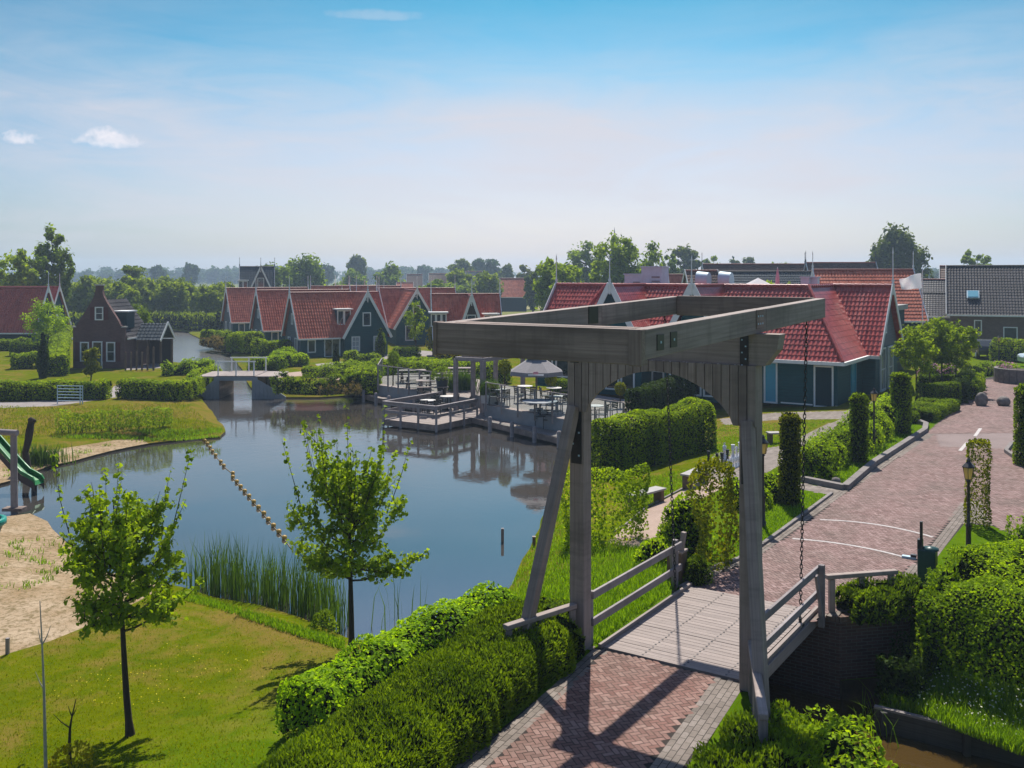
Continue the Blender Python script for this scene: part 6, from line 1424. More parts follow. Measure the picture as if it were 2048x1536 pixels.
x, y = U(1672, 966, .05); g = Geo(); g.lathe([(.004, -.13), (.10, -.10), (.15, 0), (.11, .10), (.004, .14)], (0, 0, 0), 12); tag(g.build('stone_ball', M['stone'], pos=(x, y, .10)), 'small grey stone ball on the lawn corner by the kerb', 'stone ball')
x, y = U(1855, 1166, 0); r = thing('barrier_cabinet', 'dark green road barrier cabinet with upright stub of the arm', 'barrier', (x, y, 0), BRZ)
g = Geo(); g.box((0, 0, .36), (.36, .30, .72)); g.build('cabinet', M['steel_green'], r, .02); g = Geo(); g.lathe([(.17, .72), (.165, .76), (.01, .79)], (.06, 0, 0), 10); g.build('cap', M['steel_green'], r)
g = Geo(); g.box((-.14, -.02, .80), (.10, .13, .24)); g.build('bracket', M['iron'], r); g = Geo(); g.box((-.12, -.02, 1.05), (.05, .07, .50)); g.build('arm_stub', M['iron'], r)
x, y = U(1818, 1117, 0); r = thing('road_bracket', 'small metal stop bracket on the road beside the barrier cabinet', 'bracket', (x, y, 0), BRZ); g = Geo(); g.box((0, 0, .03), (.3, .12, .05)); g.build('base', M['zinc'], r); g = Geo(); g.box((.1, 0, .08), (.12, .10, .06)); g.build('block', M['iron'], r)
def bench(label, a, b, rz, L=1.5, h=.48):
    x, y, z = G(a, b); r = thing('bench', label, 'bench', (x, y, z), rz, 'backless benches beside the gravel path'); g = Geo(); g.box((0, L/2, h-.03), (.42, L, .06)); g.build('seat', M['concrete'], r, .01)
    for t in (.08, .92): g = Geo(); g.box((0, L*t, (h-.06)/2), (.30, .14, h-.06)); g.build('leg', M['wood_brown'], r)
bench('pale topped bench with dark legs beside the gravel path and chess square', 1372, 979, BRZ); bench('pale bench half hidden behind the multi stemmed shrub', 1262, 1022, BRZ-.2); bench('pale bench on the lawn near the restaurant, by the clipped column', 1535, 888, BRZ-.9, 1.3)
def pawn(mat, lab, h, a, b, top=0):
    x, y, z = G(a, b); r_ = h*.22; g = Geo(); g.lathe([(.004, 0), (r_, 0), (r_, h*.10), (r_*.75, h*.16), (r_*.42, h*.35), (r_*.36, h*.58), (r_*.62, h*.62), (r_*.4, h*.67), (r_*.55, h*.78), (r_*.45, h*.9), (.004, h*.96 if top else h)], (0, 0, 0), 10)
    if top == 1: g.box((0, 0, h*1.02), (.02, .02, h*.14)); g.box((0, 0, h*1.03), (.07, .02, .02))
    if top == 2: g.lathe([(r_*.5, h*.88), (r_*.62, h), (r_*.4, h), (r_*.35, h*.93)], (0, 0, 0), 8)
    tag(g.build('chess_piece', M[mat], pos=(x, y, z)), lab, 'chess piece', 'giant chess set')
for a, b in [(1456, 941), (1461, 939.5), (1466, 937.5), (1471, 935.5), (1475.5, 933.5), (1480, 931.5), (1486, 929), (1491, 927)]: pawn('chess_white', 'white pawn in the front row of the giant chess set', .40, a, b)
for a, b, h, t, lab in [(1449, 921, .62, 1, 'white chess king, tallest piece left of the white back row'), (1466, 919, .56, 2, 'white chess rook with flared top in the back row'), (1473, 917, .48, 0, 'white chess bishop between the rook and the bridge post'), (1480, 915, .58, 2, 'white chess queen nearest the bridge post')]: pawn('chess_white', lab, h, a, b, t)
for a, b, h, lab in [(1417, 929, .5, 'black chess piece standing alone left of the board'), (1434, 931, .45, 'black chess piece beside the small ochre shrub'), (1444, 936, .55, 'black chess piece in front of the white pawns'), (1455, 926, .5, 'black chess piece among the white pieces')]: pawn('black_plastic', lab, h, a, b, 2)
# planter wall, vehicles at the far right
x, y = U(2050, 764, 0); r = thing('planter_wall', 'curved grey concrete planter wall with flowers at the top of the road', 'planter', (x, y, 0)); g = Geo(); n = 20
for i in range(n):
    a0, a1 = math.pi*(.75+1.5*i/n), math.pi*(.75+1.5*(i+.97)/n); R_ = 1.5
    A, B = V3((R_*1.1*math.cos(a0), R_*math.sin(a0), .42)), V3((R_*1.1*math.cos(a1), R_*math.sin(a1), .42)); g.beam(A, B, .22, .86)
g.build('wall', M['stone'], r); g = Geo(); g.lathe([(.01, .72), (1.4, .70)], (0, 0, 0), 14); g.build('soil', M['soil'], r)
g = Geo(); a = math.pi*1.5-.25; q = V3((1.63*math.cos(a), 1.63*math.sin(a), .48)); g.box(q, (.34, .03, .40), R=Matrix.Rotation(a+math.pi/2, 3, 'Z')); g.build('emblem', M['pink'], r)
def car(label, x, y, rz, mat, van=False):
    r = thing('parked_car', label, 'car', (x, y, 0), rz); g = Geo(); hh = .0
    prof = [(-2.0, .35), (2.0, .35), (2.05, .7), (1.9, .88), (1.0, .98), (.45, 1.42), (-1.3, 1.45), (-1.9, 1.0), (-2.05, .75)] if not van else [(-2.2, .35), (2.2, .35), (2.25, .9), (1.7, 1.15), (1.2, 1.75), (-2.15, 1.8), (-2.25, .8)]
    g.prism(prof, lambda a, c: (a, -.82, c), lambda a, c: (a, .82, c)); g.build('body', M[mat], r, .05)
    for s in (-1, 1):
        g = Geo(); g.prism([(-1.25, 1.0), (.75, 1.0), (.38, 1.36), (-1.15, 1.38)], lambda a, c: (a, s*.825, c), lambda a, c: (a, s*.832, c)); g.build('side_window', M['glass'], r)
        for xx in (-1.3, 1.3): g = Geo(); g.tube([(xx, s*.62, .32), (xx, s*.86, .32)], .32, 14); w = g.build('wheel', M['iron'], r); g = Geo(); g.tube([(xx, s*.855, .32), (xx, s*.872, .32)], .18, 10); g.build('rim', M['zinc'], w)
        g = Geo(); g.box((2.0, s*.6, .72), (.12, .3, .14)); g.build('headlight', M['white'], r)
    g = Geo(); g.quad((.50, -.7, 1.40), (.50, .7, 1.40), (1.02, .74, 1.0), (1.02, -.74, 1.0)); o = g.build('windscreen', M['glass'], r); o.location = (.03, 0, .02)
M['car_dark'] = paint('dark_car_paint', (.02, .025, .03), .25, .1, 1., .6); M['car_pale'] = paint('pale_blue_car_paint', (.42, .50, .56), .25, .1, 1., .6)
car('dark car parked in front of the brown brick house', (1966-CX)/F*76, 76, rad(78), 'car_dark'); car('pale blue car with only its front in view at the right edge', (2104-CX)/F*68, 68, rad(172), 'car_pale')
# ---------------------------------------------------------------- foreground hedges
def LH(pts): return [loc(a, p) for a, p in pts]
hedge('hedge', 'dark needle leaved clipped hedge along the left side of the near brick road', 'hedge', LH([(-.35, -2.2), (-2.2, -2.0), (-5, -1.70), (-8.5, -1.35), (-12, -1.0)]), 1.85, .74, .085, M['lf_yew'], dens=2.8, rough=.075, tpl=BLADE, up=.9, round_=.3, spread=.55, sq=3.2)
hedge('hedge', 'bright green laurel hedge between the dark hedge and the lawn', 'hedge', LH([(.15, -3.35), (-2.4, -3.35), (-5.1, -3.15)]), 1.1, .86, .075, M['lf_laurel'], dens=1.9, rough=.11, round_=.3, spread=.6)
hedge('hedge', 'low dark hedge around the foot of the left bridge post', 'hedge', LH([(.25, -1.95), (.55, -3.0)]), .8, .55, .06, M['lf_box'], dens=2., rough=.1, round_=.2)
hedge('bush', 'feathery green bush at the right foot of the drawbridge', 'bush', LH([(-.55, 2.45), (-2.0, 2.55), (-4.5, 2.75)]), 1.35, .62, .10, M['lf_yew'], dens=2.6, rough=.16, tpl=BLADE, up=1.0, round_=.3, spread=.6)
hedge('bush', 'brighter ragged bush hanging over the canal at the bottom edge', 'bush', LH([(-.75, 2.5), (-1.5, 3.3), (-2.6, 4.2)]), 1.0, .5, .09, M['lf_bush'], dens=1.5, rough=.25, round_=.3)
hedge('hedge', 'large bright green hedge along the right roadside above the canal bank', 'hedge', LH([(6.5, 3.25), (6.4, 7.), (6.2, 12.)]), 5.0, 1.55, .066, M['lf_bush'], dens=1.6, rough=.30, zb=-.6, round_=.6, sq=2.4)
hedge('hedge', 'farther part of the green roadside hedge below the lantern post', 'hedge', LH([(9.7, 4.55), (9.3, 9.)]), 2.8, 1.05, .085, M['lf_bush'], dens=1.6, rough=.25, round_=.5)
hedge('bush', 'dark tufted bush spilling over the brick wing wall of the bridge', 'bush', LH([(4.30, 1.95), (5.35, 3.0)]), 1.0, .58, .11, M['lf_yew'], dens=2.4, rough=.16, tpl=BLADE, up=.8, round_=.25, zb=-.05)
hedge('bush', 'dark ivy growing low at the foot of the brick wing wall', 'bush', LH([(3.5, 3.0), (4.9, 3.3)]), .8, .85, .08, M['lf_dark'], dens=1.6, rough=.25, zb=-1.2)
# ---------------------------------------------------------------- middle ground right
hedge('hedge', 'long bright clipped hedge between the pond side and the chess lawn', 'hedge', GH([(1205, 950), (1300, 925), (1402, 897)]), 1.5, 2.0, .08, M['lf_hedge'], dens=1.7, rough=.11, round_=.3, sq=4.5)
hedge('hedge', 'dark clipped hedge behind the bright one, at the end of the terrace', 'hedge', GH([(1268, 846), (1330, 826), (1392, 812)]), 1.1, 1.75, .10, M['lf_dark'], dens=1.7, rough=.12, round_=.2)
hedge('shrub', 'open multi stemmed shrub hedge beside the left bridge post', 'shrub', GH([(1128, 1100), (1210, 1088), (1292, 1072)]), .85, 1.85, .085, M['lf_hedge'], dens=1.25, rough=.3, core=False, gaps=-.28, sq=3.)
sp = bpy.data.objects.new('shrub_stems', None)
g = Geo(); rr = random.Random(5)
for i in range(26):
    t = rr.random(); a, b = G(1128+164*t, 1100-28*t), None; zb_ = a[2]; q = V3(a)+V3((rr.gauss(0, .1), rr.gauss(0, .15), 0)); e = q+V3((rr.gauss(0, .22), rr.gauss(0, .15), rr.uniform(1.0, 1.6))); g.tube([q, q.lerp(e, .5)+V3((rr.gauss(0, .06), 0, 0)), e], [.028, .02, .008], 5)
st_ = g.build('stems', M['bark'], bpy.data.objects['shrub'])
bpy.data.objects.remove(sp)
def BP(name, label, a, b, wpx, toppx, leaf, mat, shape='ball', **k):
    x, y, z = G(a, b); s = y/F; rx = wpx*s/2; h = (b-toppx)*s; return bush(name, label, k.pop('cat', 'bush'), (x, y, z), rx, k.pop('ry', rx), h, leaf, M[mat], shape=shape, **k)
GC = 'clipped columns along the lawn edge'
BP('hornbeam_column', 'ochre tinged columnar hornbeam by the far left end of the bridge', 1430, 1128, 80, 925, .09, 'lf_hornbeam', 'column', rough=.36, dens=1.7, core=False, cat='shrub')
BP('bush', 'rounded bright bush left of the ochre hornbeam', 1368, 1100, 100, 994, .08, 'lf_bush', rough=.3, dens=1.4)
BP('bush', 'low bush between the shrub hedge and the left railing', 1312, 1122, 70, 1078, .08, 'lf_bush', rough=.3, dens=1.4)
BP('bush', 'grey green mound bush at the far left end of the bridge deck', 1390, 1165, 62, 1112, .07, 'lf_yew', rough=.2, tpl=BLADE)
BP('bush', 'bush behind the right bridge post beside the path', 1490, 1012, 110, 950, .085, 'lf_bush', rough=.3, dens=1.4)
BP('bush', 'bush right of the right bridge post at the lawn corner', 1545, 1000, 60, 950, .085, 'lf_bush', rough=.3, dens=1.4)
BP('hornbeam_column', 'brownish clipped column right of the bridge post', 1580, 1008, 46, 826, .075, 'lf_hornbeam', 'column', rough=.16, dens=1.7, cat='shrub', group=GC)
BP('hornbeam_column', 'green clipped column left of the lantern post', 1718, 924, 38, 786, .085, 'lf_box', 'column', rough=.12, dens=1.8, cat='shrub', group=GC)
BP('hornbeam_column', 'tall dense column with yellow top in front of the restaurant gable', 1802, 866, 41, 745, .09, 'lf_box', 'column', rough=.10, dens=1.9, cat='shrub', group=GC)
BP('hornbeam_column', 'loose column standing right of the road behind the lantern', 1957, 1052, 47, 879, .075, 'lf_hornbeam', 'column', rough=.22, dens=1.4, cat='shrub', group=GC, core=False)
BP('hornbeam_column', 'broad dark column hedge cut by the right edge', 2068, 930, 72, 768, .09, 'lf_box', 'column', rough=.1, dens=1.9, cat='shrub', group=GC)
hedge('shrub', 'row of loose green shrubs between the grey path and the lawn strip', 'shrub', GH([(1615, 958), (1665, 925), (1720, 888), (1785, 850)]), 1.3, .95, .085, M['lf_bush'], dens=1.5, rough=.35, round_=.3)
hedge('box_hedge', 'low clipped box block with sunlit flat top beside the road', 'hedge', GH([(1772, 842), (1828, 842), (1884, 818)]), 1.7, .55, .075, M['lf_box'], dens=1.8, rough=.05, round_=.06)
hedge('box_hedge', 'taller rectangular box hedge under the small trees', 'hedge', GH([(1836, 806), (1916, 806)]), .9, 1.05, .08, M['lf_box'], dens=1.7, rough=.05, round_=.06)
hedge('box_hedge', 'rear box hedge in front of the pink blossom', 'hedge', GH([(1838, 782), (1920, 784)]), .9, .95, .09, M['lf_box'], dens=1.6, rough=.05, round_=.06)
hedge('box_hedge', 'dark box hedge running along the road edge towards the boulders', 'hedge', GH([(1918, 806), (1932, 785), (1945, 770)]), .8, 1.1, .08, M['lf_dark'], dens=1.7, rough=.08)
hedge('box_hedge', 'bright bushy hedge at the road edge behind the upright boulder', 'hedge', GH([(1940, 800), (1955, 772)]), .9, .85, .09, M['lf_hedge'], dens=1.5, rough=.2)
BP('rhododendron', 'rhododendron with pink blossom seen under the trees, left half', 1858, 768, 44, 726, .12, 'lf_box', flowers=M['lf_pink'], dens=1.3, group='pink flowering shrubs'); BP('rhododendron', 'rhododendron with pink blossom seen under the trees, right half', 1896, 768, 42, 726, .12, 'lf_box', flowers=M['lf_pink'], dens=1.3, group='pink flowering shrubs')
BP('rhododendron', 'small pink flowering bush beside the road behind the boulders', 1948, 766, 20, 744, .1, 'lf_bush', flowers=M['lf_pink'], dens=1.3, group='pink flowering shrubs'); BP('rhododendron', 'pale pink flowers along the top of the planter wall', 2005, 742, 60, 722, .1, 'lf_bush', flowers=M['lf_pink'], dens=1.2, group='pink flowering shrubs')
hedge('hedge', 'tall bright hedge at the right edge in front of the brick house', 'hedge', [at(1992, 700, 74)[:2], at(2110, 700, 70)[:2]], 2.2, 1.75, .12, M['lf_hedge'], dens=1.5, rough=.2, round_=.4)
hedge('shrub', 'low wild flower border at the top of the road', 'shrub', GH([(1962, 752), (2000, 748)]), .9, .5, .1, M['lf_tree'], dens=1.2, rough=.3)
for i, (a, b, top, w, lab) in enumerate([(1832, 803, 636, 72, 'small tree nearest the restaurant gable in the group of four'), (1861, 786, 626, 70, 'second small tree of the group, over the box hedge'), (1886, 784, 632, 70, 'third small tree of the group, in front of the brick house wall'), (1912, 788, 630, 72, 'rightmost small tree of the group, beside the dark car')]):
    x, y, z = G(a, b); H = (b-top)*y/F; tree('small_tree', lab, 'tree', (x, y, z), H, w*1.25*y/F, H*.32, M['lf_lime'], .15, 2700, 20+i, limbs=16, clumps=40, clump_r=.12, group='small trees by the road', trunk_r=.055)
# ---------------------------------------------------------------- middle ground left
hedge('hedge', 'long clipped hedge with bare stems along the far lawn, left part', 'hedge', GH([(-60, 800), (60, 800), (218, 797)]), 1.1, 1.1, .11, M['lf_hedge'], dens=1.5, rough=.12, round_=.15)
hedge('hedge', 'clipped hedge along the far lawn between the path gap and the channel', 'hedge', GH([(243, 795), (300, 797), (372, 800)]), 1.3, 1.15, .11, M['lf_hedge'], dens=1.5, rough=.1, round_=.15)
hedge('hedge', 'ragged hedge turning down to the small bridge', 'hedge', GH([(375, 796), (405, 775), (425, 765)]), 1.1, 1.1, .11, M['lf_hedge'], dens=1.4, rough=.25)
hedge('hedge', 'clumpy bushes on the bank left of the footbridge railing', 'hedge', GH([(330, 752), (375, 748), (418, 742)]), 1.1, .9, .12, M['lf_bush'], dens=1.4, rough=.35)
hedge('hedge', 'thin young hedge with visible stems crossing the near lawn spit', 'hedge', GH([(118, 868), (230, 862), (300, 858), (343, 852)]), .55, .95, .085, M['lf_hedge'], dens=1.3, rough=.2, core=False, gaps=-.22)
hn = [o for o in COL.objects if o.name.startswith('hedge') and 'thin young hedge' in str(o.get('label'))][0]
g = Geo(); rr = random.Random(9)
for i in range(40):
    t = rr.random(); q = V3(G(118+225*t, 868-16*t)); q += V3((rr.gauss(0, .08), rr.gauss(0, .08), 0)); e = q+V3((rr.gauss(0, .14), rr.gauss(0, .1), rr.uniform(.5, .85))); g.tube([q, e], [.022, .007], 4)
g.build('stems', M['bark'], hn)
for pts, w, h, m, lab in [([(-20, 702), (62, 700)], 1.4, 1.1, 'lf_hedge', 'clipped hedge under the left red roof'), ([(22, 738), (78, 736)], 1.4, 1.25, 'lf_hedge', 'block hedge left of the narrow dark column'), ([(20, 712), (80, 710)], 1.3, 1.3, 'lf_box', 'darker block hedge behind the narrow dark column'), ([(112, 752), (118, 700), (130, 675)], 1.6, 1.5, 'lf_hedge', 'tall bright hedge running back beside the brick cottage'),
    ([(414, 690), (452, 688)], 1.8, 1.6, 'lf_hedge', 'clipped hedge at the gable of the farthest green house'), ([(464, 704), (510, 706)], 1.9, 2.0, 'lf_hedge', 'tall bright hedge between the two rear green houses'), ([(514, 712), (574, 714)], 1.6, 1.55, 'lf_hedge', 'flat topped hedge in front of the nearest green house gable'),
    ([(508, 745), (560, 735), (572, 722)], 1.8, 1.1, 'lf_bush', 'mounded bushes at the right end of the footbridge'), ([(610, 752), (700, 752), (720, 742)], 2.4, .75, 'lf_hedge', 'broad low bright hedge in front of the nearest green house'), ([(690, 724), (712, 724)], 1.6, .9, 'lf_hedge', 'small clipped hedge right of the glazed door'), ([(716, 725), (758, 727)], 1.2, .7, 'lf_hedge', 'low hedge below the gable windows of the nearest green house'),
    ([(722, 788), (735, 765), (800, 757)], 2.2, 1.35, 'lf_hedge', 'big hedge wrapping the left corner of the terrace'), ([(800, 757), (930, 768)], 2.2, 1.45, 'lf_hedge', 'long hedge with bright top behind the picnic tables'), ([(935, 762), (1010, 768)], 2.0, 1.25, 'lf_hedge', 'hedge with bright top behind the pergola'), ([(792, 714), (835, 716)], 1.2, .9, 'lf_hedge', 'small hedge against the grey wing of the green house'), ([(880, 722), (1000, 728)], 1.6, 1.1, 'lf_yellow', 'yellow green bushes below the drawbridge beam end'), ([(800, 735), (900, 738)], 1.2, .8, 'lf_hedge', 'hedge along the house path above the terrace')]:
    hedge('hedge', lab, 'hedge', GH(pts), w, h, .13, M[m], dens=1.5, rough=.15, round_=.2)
BP('bush', 'round bush on the bank beside the glazed green house door', 600, 732, 42, 709, .12, 'lf_bush', rough=.2)
BP('bush', 'dark round bush at the footbridge end', 545, 748, 30, 724, .12, 'lf_dark', rough=.2)
BP('conifer', 'small dark conifer by the right corner of the nearest green house', 761, 713, 24, 655, .13, 'lf_yew', 'cone', tpl=BLADE, cat='conifer', group='small conifers'); BP('conifer', 'small grey green conifer in front of the glazed door', 672, 730, 17, 688, .12, 'lf_dark', 'cone', tpl=BLADE, cat='conifer', group='small conifers')
BP('cypress', 'narrow dark column on the lawn left of the cottage', 86, 756, 24, 664, .12, 'lf_dark', 'cone', tpl=DIAMOND, cat='cypress', rough=.15)
for a, b, top, w, mat, seed, lo, lab, n in [(181, 772, 685, 40, 'lf_hornbeam', 31, .12, 'young bushy tree in front of the cottage window', 1500), (95, 715, 592, 86, 'lf_bush', 32, .15, 'round leafy tree between the red roof and the cottage', 3200), (283, 712, 602, 56, 'lf_tree', 33, .42, 'pale stemmed tree beside the open shed', 2000), (833, 712, 592, 46, 'lf_lime', 34, .2, 'slender bright tree in front of the green wing gable', 1700), (866, 716, 648, 34, 'lf_yellow', 35, .15, 'yellowish young tree at the drawbridge beam end', 1200), (940, 700, 590, 26, 'lf_tree', 36, .2, 'thin tree in front of the white dormer house gable', 700)]:
    x, y, z = G(a, b); H = (b-top)*y/F; tree('garden_tree', lab, 'tree', (x, y, z), H, w*y/F, H*lo, M[mat], .17, n, seed, limbs=11, clumps=22, clump_r=.18, bark='bark_pale' if seed == 33 else 'bark')
hedge('bank_plants', 'tall wild plants and dry reeds along the bank right of the footbridge', 'plants', GH([(560, 788), (640, 790), (722, 786)]), 1.3, 1.0, .13, M['lf_tree'], dens=1.1, rough=.35, tpl=BLADE, up=1.)
hedge('bank_plants', 'brown dry reeds at the terrace end of the bank', 'plants', GH([(640, 792), (720, 790)]), .7, .65, .14, M['lf_dry'], dens=.9, rough=.4, tpl=BLADE, up=1., core=False)
hedge('bank_plants', 'dry brown shrubs on the bank by the far green house', 'plants', GH([(418, 692), (462, 706)]), 1.6, .9, .15, M['lf_dry'], dens=1.1, rough=.4, tpl=BLADE, up=.6)
x, y, z = G(78, 928); o = blades('grass_tuft', [(x+random.gauss(0, .55), y+random.gauss(0, .2), gz(x, y)) for _ in range(420)], .4, 1.0, M['lf_reed'], .02, .6, None); tag(o, 'green rush tufts at the sandy edge beside the slide', 'grass tuft')
BP('bush', 'yellowish low bush around the dead sapling at the bottom left', 140, 1545, 78, 1490, .06, 'lf_yellow', rough=.4, dens=.9, core=False)
BP('bush', 'small reed side bush at the shore left of the young tree', 640, 1262, 60, 1215, .07, 'lf_tree', rough=.3, dens=1.0, core=False)
tag(hedge('reed_belt', 'pale green reed belt on the far side of the channel', None, [at(295, 660, 132)[:2], at(380, 660, 134)[:2], at(462, 660, 128)[:2]], 5., 2.4, .5, M['lf_willow'], dens=1.2, rough=.15, tpl=BLADE, up=1.5, zb=-1.2), kind='stuff')
tag(hedge('reed_belt', 'low green reeds and shrubs behind the left houses', None, [at(-60, 660, 128)[:2], at(130, 660, 130)[:2], at(290, 660, 132)[:2]], 5., 2.2, .5, M['lf_willow'], dens=1.0, rough=.3, tpl=BLADE, up=1.2, zb=-1.0), kind='stuff')
# ---------------------------------------------------------------- reeds and grass
rp = [U(a, b, ZW) for a, b in scatter_px([(372, 1180), (430, 1198), (520, 1216), (600, 1240), (680, 1272), (700, 1250), (640, 1205), (540, 1182), (450, 1165), (385, 1166)], 820, 3)]
rp += [U(a, b, ZW) for a, b in scatter_px([(735, 1290), (850, 1285), (820, 1230), (735, 1240)], 14, 4)]
blades('reeds', [(x, y, ZW-.05) for x, y in rp], .7, 1.60, M['lf_reed'], .013, .3, 'stuff', 'tall green reeds standing in the water along the near shore', tilt=.14)
def grass(poly, n, h0, h1, mat, w, seed, lab=None):
    P = [G(a, b) for a, b in scatter_px(poly, n, seed)]; return blades('grass', P, h0, h1, M[mat], w, .5, 'stuff', lab, tilt=.5)
grass([(0, 1318), (180, 1256), (330, 1186), (430, 1212), (690, 1300), (560, 1370), (540, 1430), (520, 1560), (0, 1560)], 11000, .02, .045, 'lf_grass', .006, 1, 'short mown grass of the near lawn')
grass([(372, 1186), (690, 1285), (690, 1303), (560, 1262), (430, 1216), (340, 1196)], 3500, .06, .16, 'lf_grass2', .007, 2, 'rough grass fringe along the near shore')
grass([(985, 1240), (1010, 1200), (1068, 1085), (1105, 1000), (1180, 1010), (1180, 1080), (1330, 1105), (1375, 1160), (1190, 1290), (1140, 1245), (1000, 1262)], 17000, .07, .20, 'lf_grass2', .007, 3, 'long lush grass on the pond bank beside the bridge')
grass([(1600, 985), (1655, 992), (1520, 1095), (1480, 1118), (1440, 1140), (1440, 1060), (1530, 1010)], 6000, .04, .10, 'lf_grass2', .008, 4, 'bright grass strip along the road kerb behind the bridge')
grass([(1625, 955), (1690, 972), (1845, 866), (1820, 852), (1740, 890)], 6500, .04, .09, 'lf_grass2', .009, 5, 'bright grass strip along the raised kerb')
grass([(1405, 930), (1440, 850), (1660, 842), (1560, 892), (1500, 900)], 7000, .04, .08, 'lf_grass2', .01, 6, 'sunlit chess lawn grass')
grass([(1300, 1015), (1370, 970), (1400, 935), (1240, 965), (1210, 1000)], 3500, .04, .12, 'lf_grass2', .009, 7, 'grass between the long hedge and the gravel path')
grass([(1818, 1300), (1860, 1345), (2060, 1400), (2060, 1520), (1830, 1430), (1760, 1410), (1800, 1350)], 11000, .10, .30, 'lf_grass2', .008, 8, 'tall wild grass on the canal bank')
P = [G(a, b) for a, b in scatter_px([(1840, 1345), (2060, 1405), (2060, 1500), (1835, 1425)], 260, 9)]
g = Geo(); leaves(g, [(x, y, z+random.uniform(.12, .30)) for x, y, z in P], [(0, -.2, 1)]*len(P), .045, DIAMOND, 0, None, .5); tag(g.build('flowers', M['lf_flower']), 'white wild flowers in the canal bank grass', None, None, 'stuff')
grass([(0, 812), (110, 815), (370, 805), (440, 862), (400, 872), (300, 875), (345, 850), (110, 872), (0, 880)], 9000, .05, .14, 'lf_grass', .013, 10, 'grass of the far lawn spit')
grass([(100, 876), (300, 862), (445, 858), (440, 872), (380, 880), (300, 882)], 3000, .08, .2, 'lf_grass2', .013, 11, 'green bank grass on the lawn spit tip')
P = []
for a, b in scatter_px([(0, 1090), (95, 1075), (150, 1130), (60, 1190), (0, 1180)], 34, 33)+scatter_px([(0, 912), (120, 900), (260, 885), (100, 930), (0, 960)], 40, 34):
    x, y, z = G(a, b); P += [(x+random.gauss(0, .10), y+random.gauss(0, .10), z-.02) for _ in range(14)]
blades('weeds', P, .06, .20, M['lf_grass2'], .012, .6, 'stuff', 'scattered grass tufts growing through the sand', tilt=.6)
P = [G(a, b) for a, b in scatter_px([(330, 1290), (520, 1300), (560, 1360), (300, 1420), (60, 1400)], 150, 19)]
g = Geo(); leaves(g, [(x, y, z+random.uniform(.03, .06)) for x, y, z in P], [(0, -.2, 1)]*len(P), .03, DIAMOND, 0, None, .4); tag(g.build('flowers', M['lf_dandelion']), 'small yellow flowers dotted over the near lawn', None, None, 'stuff')
P = [U(a, b, ZC) for a, b in scatter_px([(1715, 1420), (1790, 1430), (1800, 1500), (1720, 1490)], 34, 12)]; blades('canal_reeds', [(x, y, ZC-.05) for x, y in P], .3, .75, M['lf_grass2'], .010, .7, 'stuff', 'sparse reeds in the dark canal', tilt=.4)
# ---------------------------------------------------------------- background trees
BGM = {}
def bg(label, a, top, w, Y, mat='lf_tree', style='round', lo=.2, n=1500, seed=None, leaf=None, clumps=30, cr=.15, zb=-.9, limbs=12, group=None, name='tree', bushy=1.):
    x = (a-CX)/F*Y; H = CH-(top-HY)/F*Y-zb; cw = w*1.22/F*Y; cr *= 1.12; n = int(n*1.25); leaf = leaf or max(.16, .0042*Y)
    return tree(name, label, 'tree', (x, Y, zb), H, cw, H*lo, M[mat], leaf, n, seed or int(a), limbs=limbs, clumps=clumps, clump_r=cr, style=style, group=group, bushy=bushy)
bg('airy pale green tree behind the red roofs at the left edge', 38, 490, 84, 118, 'lf_lime', lo=.25, n=2600, clumps=44, cr=.10, limbs=18)
bg('tallest dark airy tree on the left skyline', 110, 455, 66, 122, 'lf_tree', 'poplar', lo=.25, n=2600, clumps=44, cr=.09, limbs=20)
bg('rounded willow rising above the thicket, left of the slate roof', 272, 525, 58, 160, 'lf_willow', lo=.1, n=2200)
bg('small bluish round tree on the horizon left of the other', 317, 527, 30, 420, 'lf_far', lo=.1, n=600); bg('larger bluish round tree on the horizon', 381, 522, 30, 420, 'lf_far', lo=.1, n=700)
bg('dense tree right behind the slate roofed dark house', 546, 517, 58, 190, 'lf_tree', lo=.1, n=2200); bg('broad tree with ragged top right of the dark house', 610, 513, 72, 200, 'lf_tree', 'poplar', lo=.1, n=2800, clumps=44, limbs=20)
bg('narrow bluish poplar behind the ragged tree', 656, 524, 22, 420, 'lf_far', 'poplar', n=600); bg('tall bluish round tree above the house finials', 717, 510, 36, 330, 'lf_treedark', lo=.3, n=900); bg('hazy tree below the tall bluish one', 704, 536, 50, 260, 'lf_tree', n=900)
bg('wide bushy tree left of the far small house', 782, 530, 62, 240, 'lf_tree', lo=.05, n=1500); bg('hazy skyline tree left of the far brown roof', 850, 527, 26, 500, 'lf_far', n=500); bg('willow with pale crown in front of the far long house', 918, 535, 52, 205, 'lf_willow', lo=.05, n=1600)
bg('dark skyline tree above the pale willow', 922, 513, 46, 300, 'lf_treedark', lo=.2, n=1000); bg('hazy tree pair left half near the slate building', 958, 512, 24, 360, 'lf_far', lo=.3, n=600); bg('hazy tree pair right half near the slate building', 984, 511, 30, 360, 'lf_far', lo=.3, n=600)
bg('light willow in front of the slate building', 968, 540, 66, 190, 'lf_willow', lo=.05, n=1700); bg('reddish tree beside the far red farmhouse', 1051, 524, 28, 250, 'lf_hornbeam', lo=.1, n=700); bg('dark bush tree right of the far red farmhouse', 1066, 534, 34, 180, 'lf_treedark', lo=.03, n=1100); bg('hazy tree behind the farmhouse chimney', 1012, 528, 28, 300, 'lf_treedark', n=600)
bg('bright leafy tree at the left gable of the restaurant', 1098, 508, 62, 128, 'lf_lime', lo=.1, n=2600, clumps=40); bg('bright tree second behind the restaurant roof', 1140, 512, 66, 124, 'lf_lime', lo=.05, n=2600, clumps=40); bg('taller hazy tree behind the two bright ones', 1168, 473, 66, 190, 'lf_tree', lo=.3, n=1700, cr=.12)
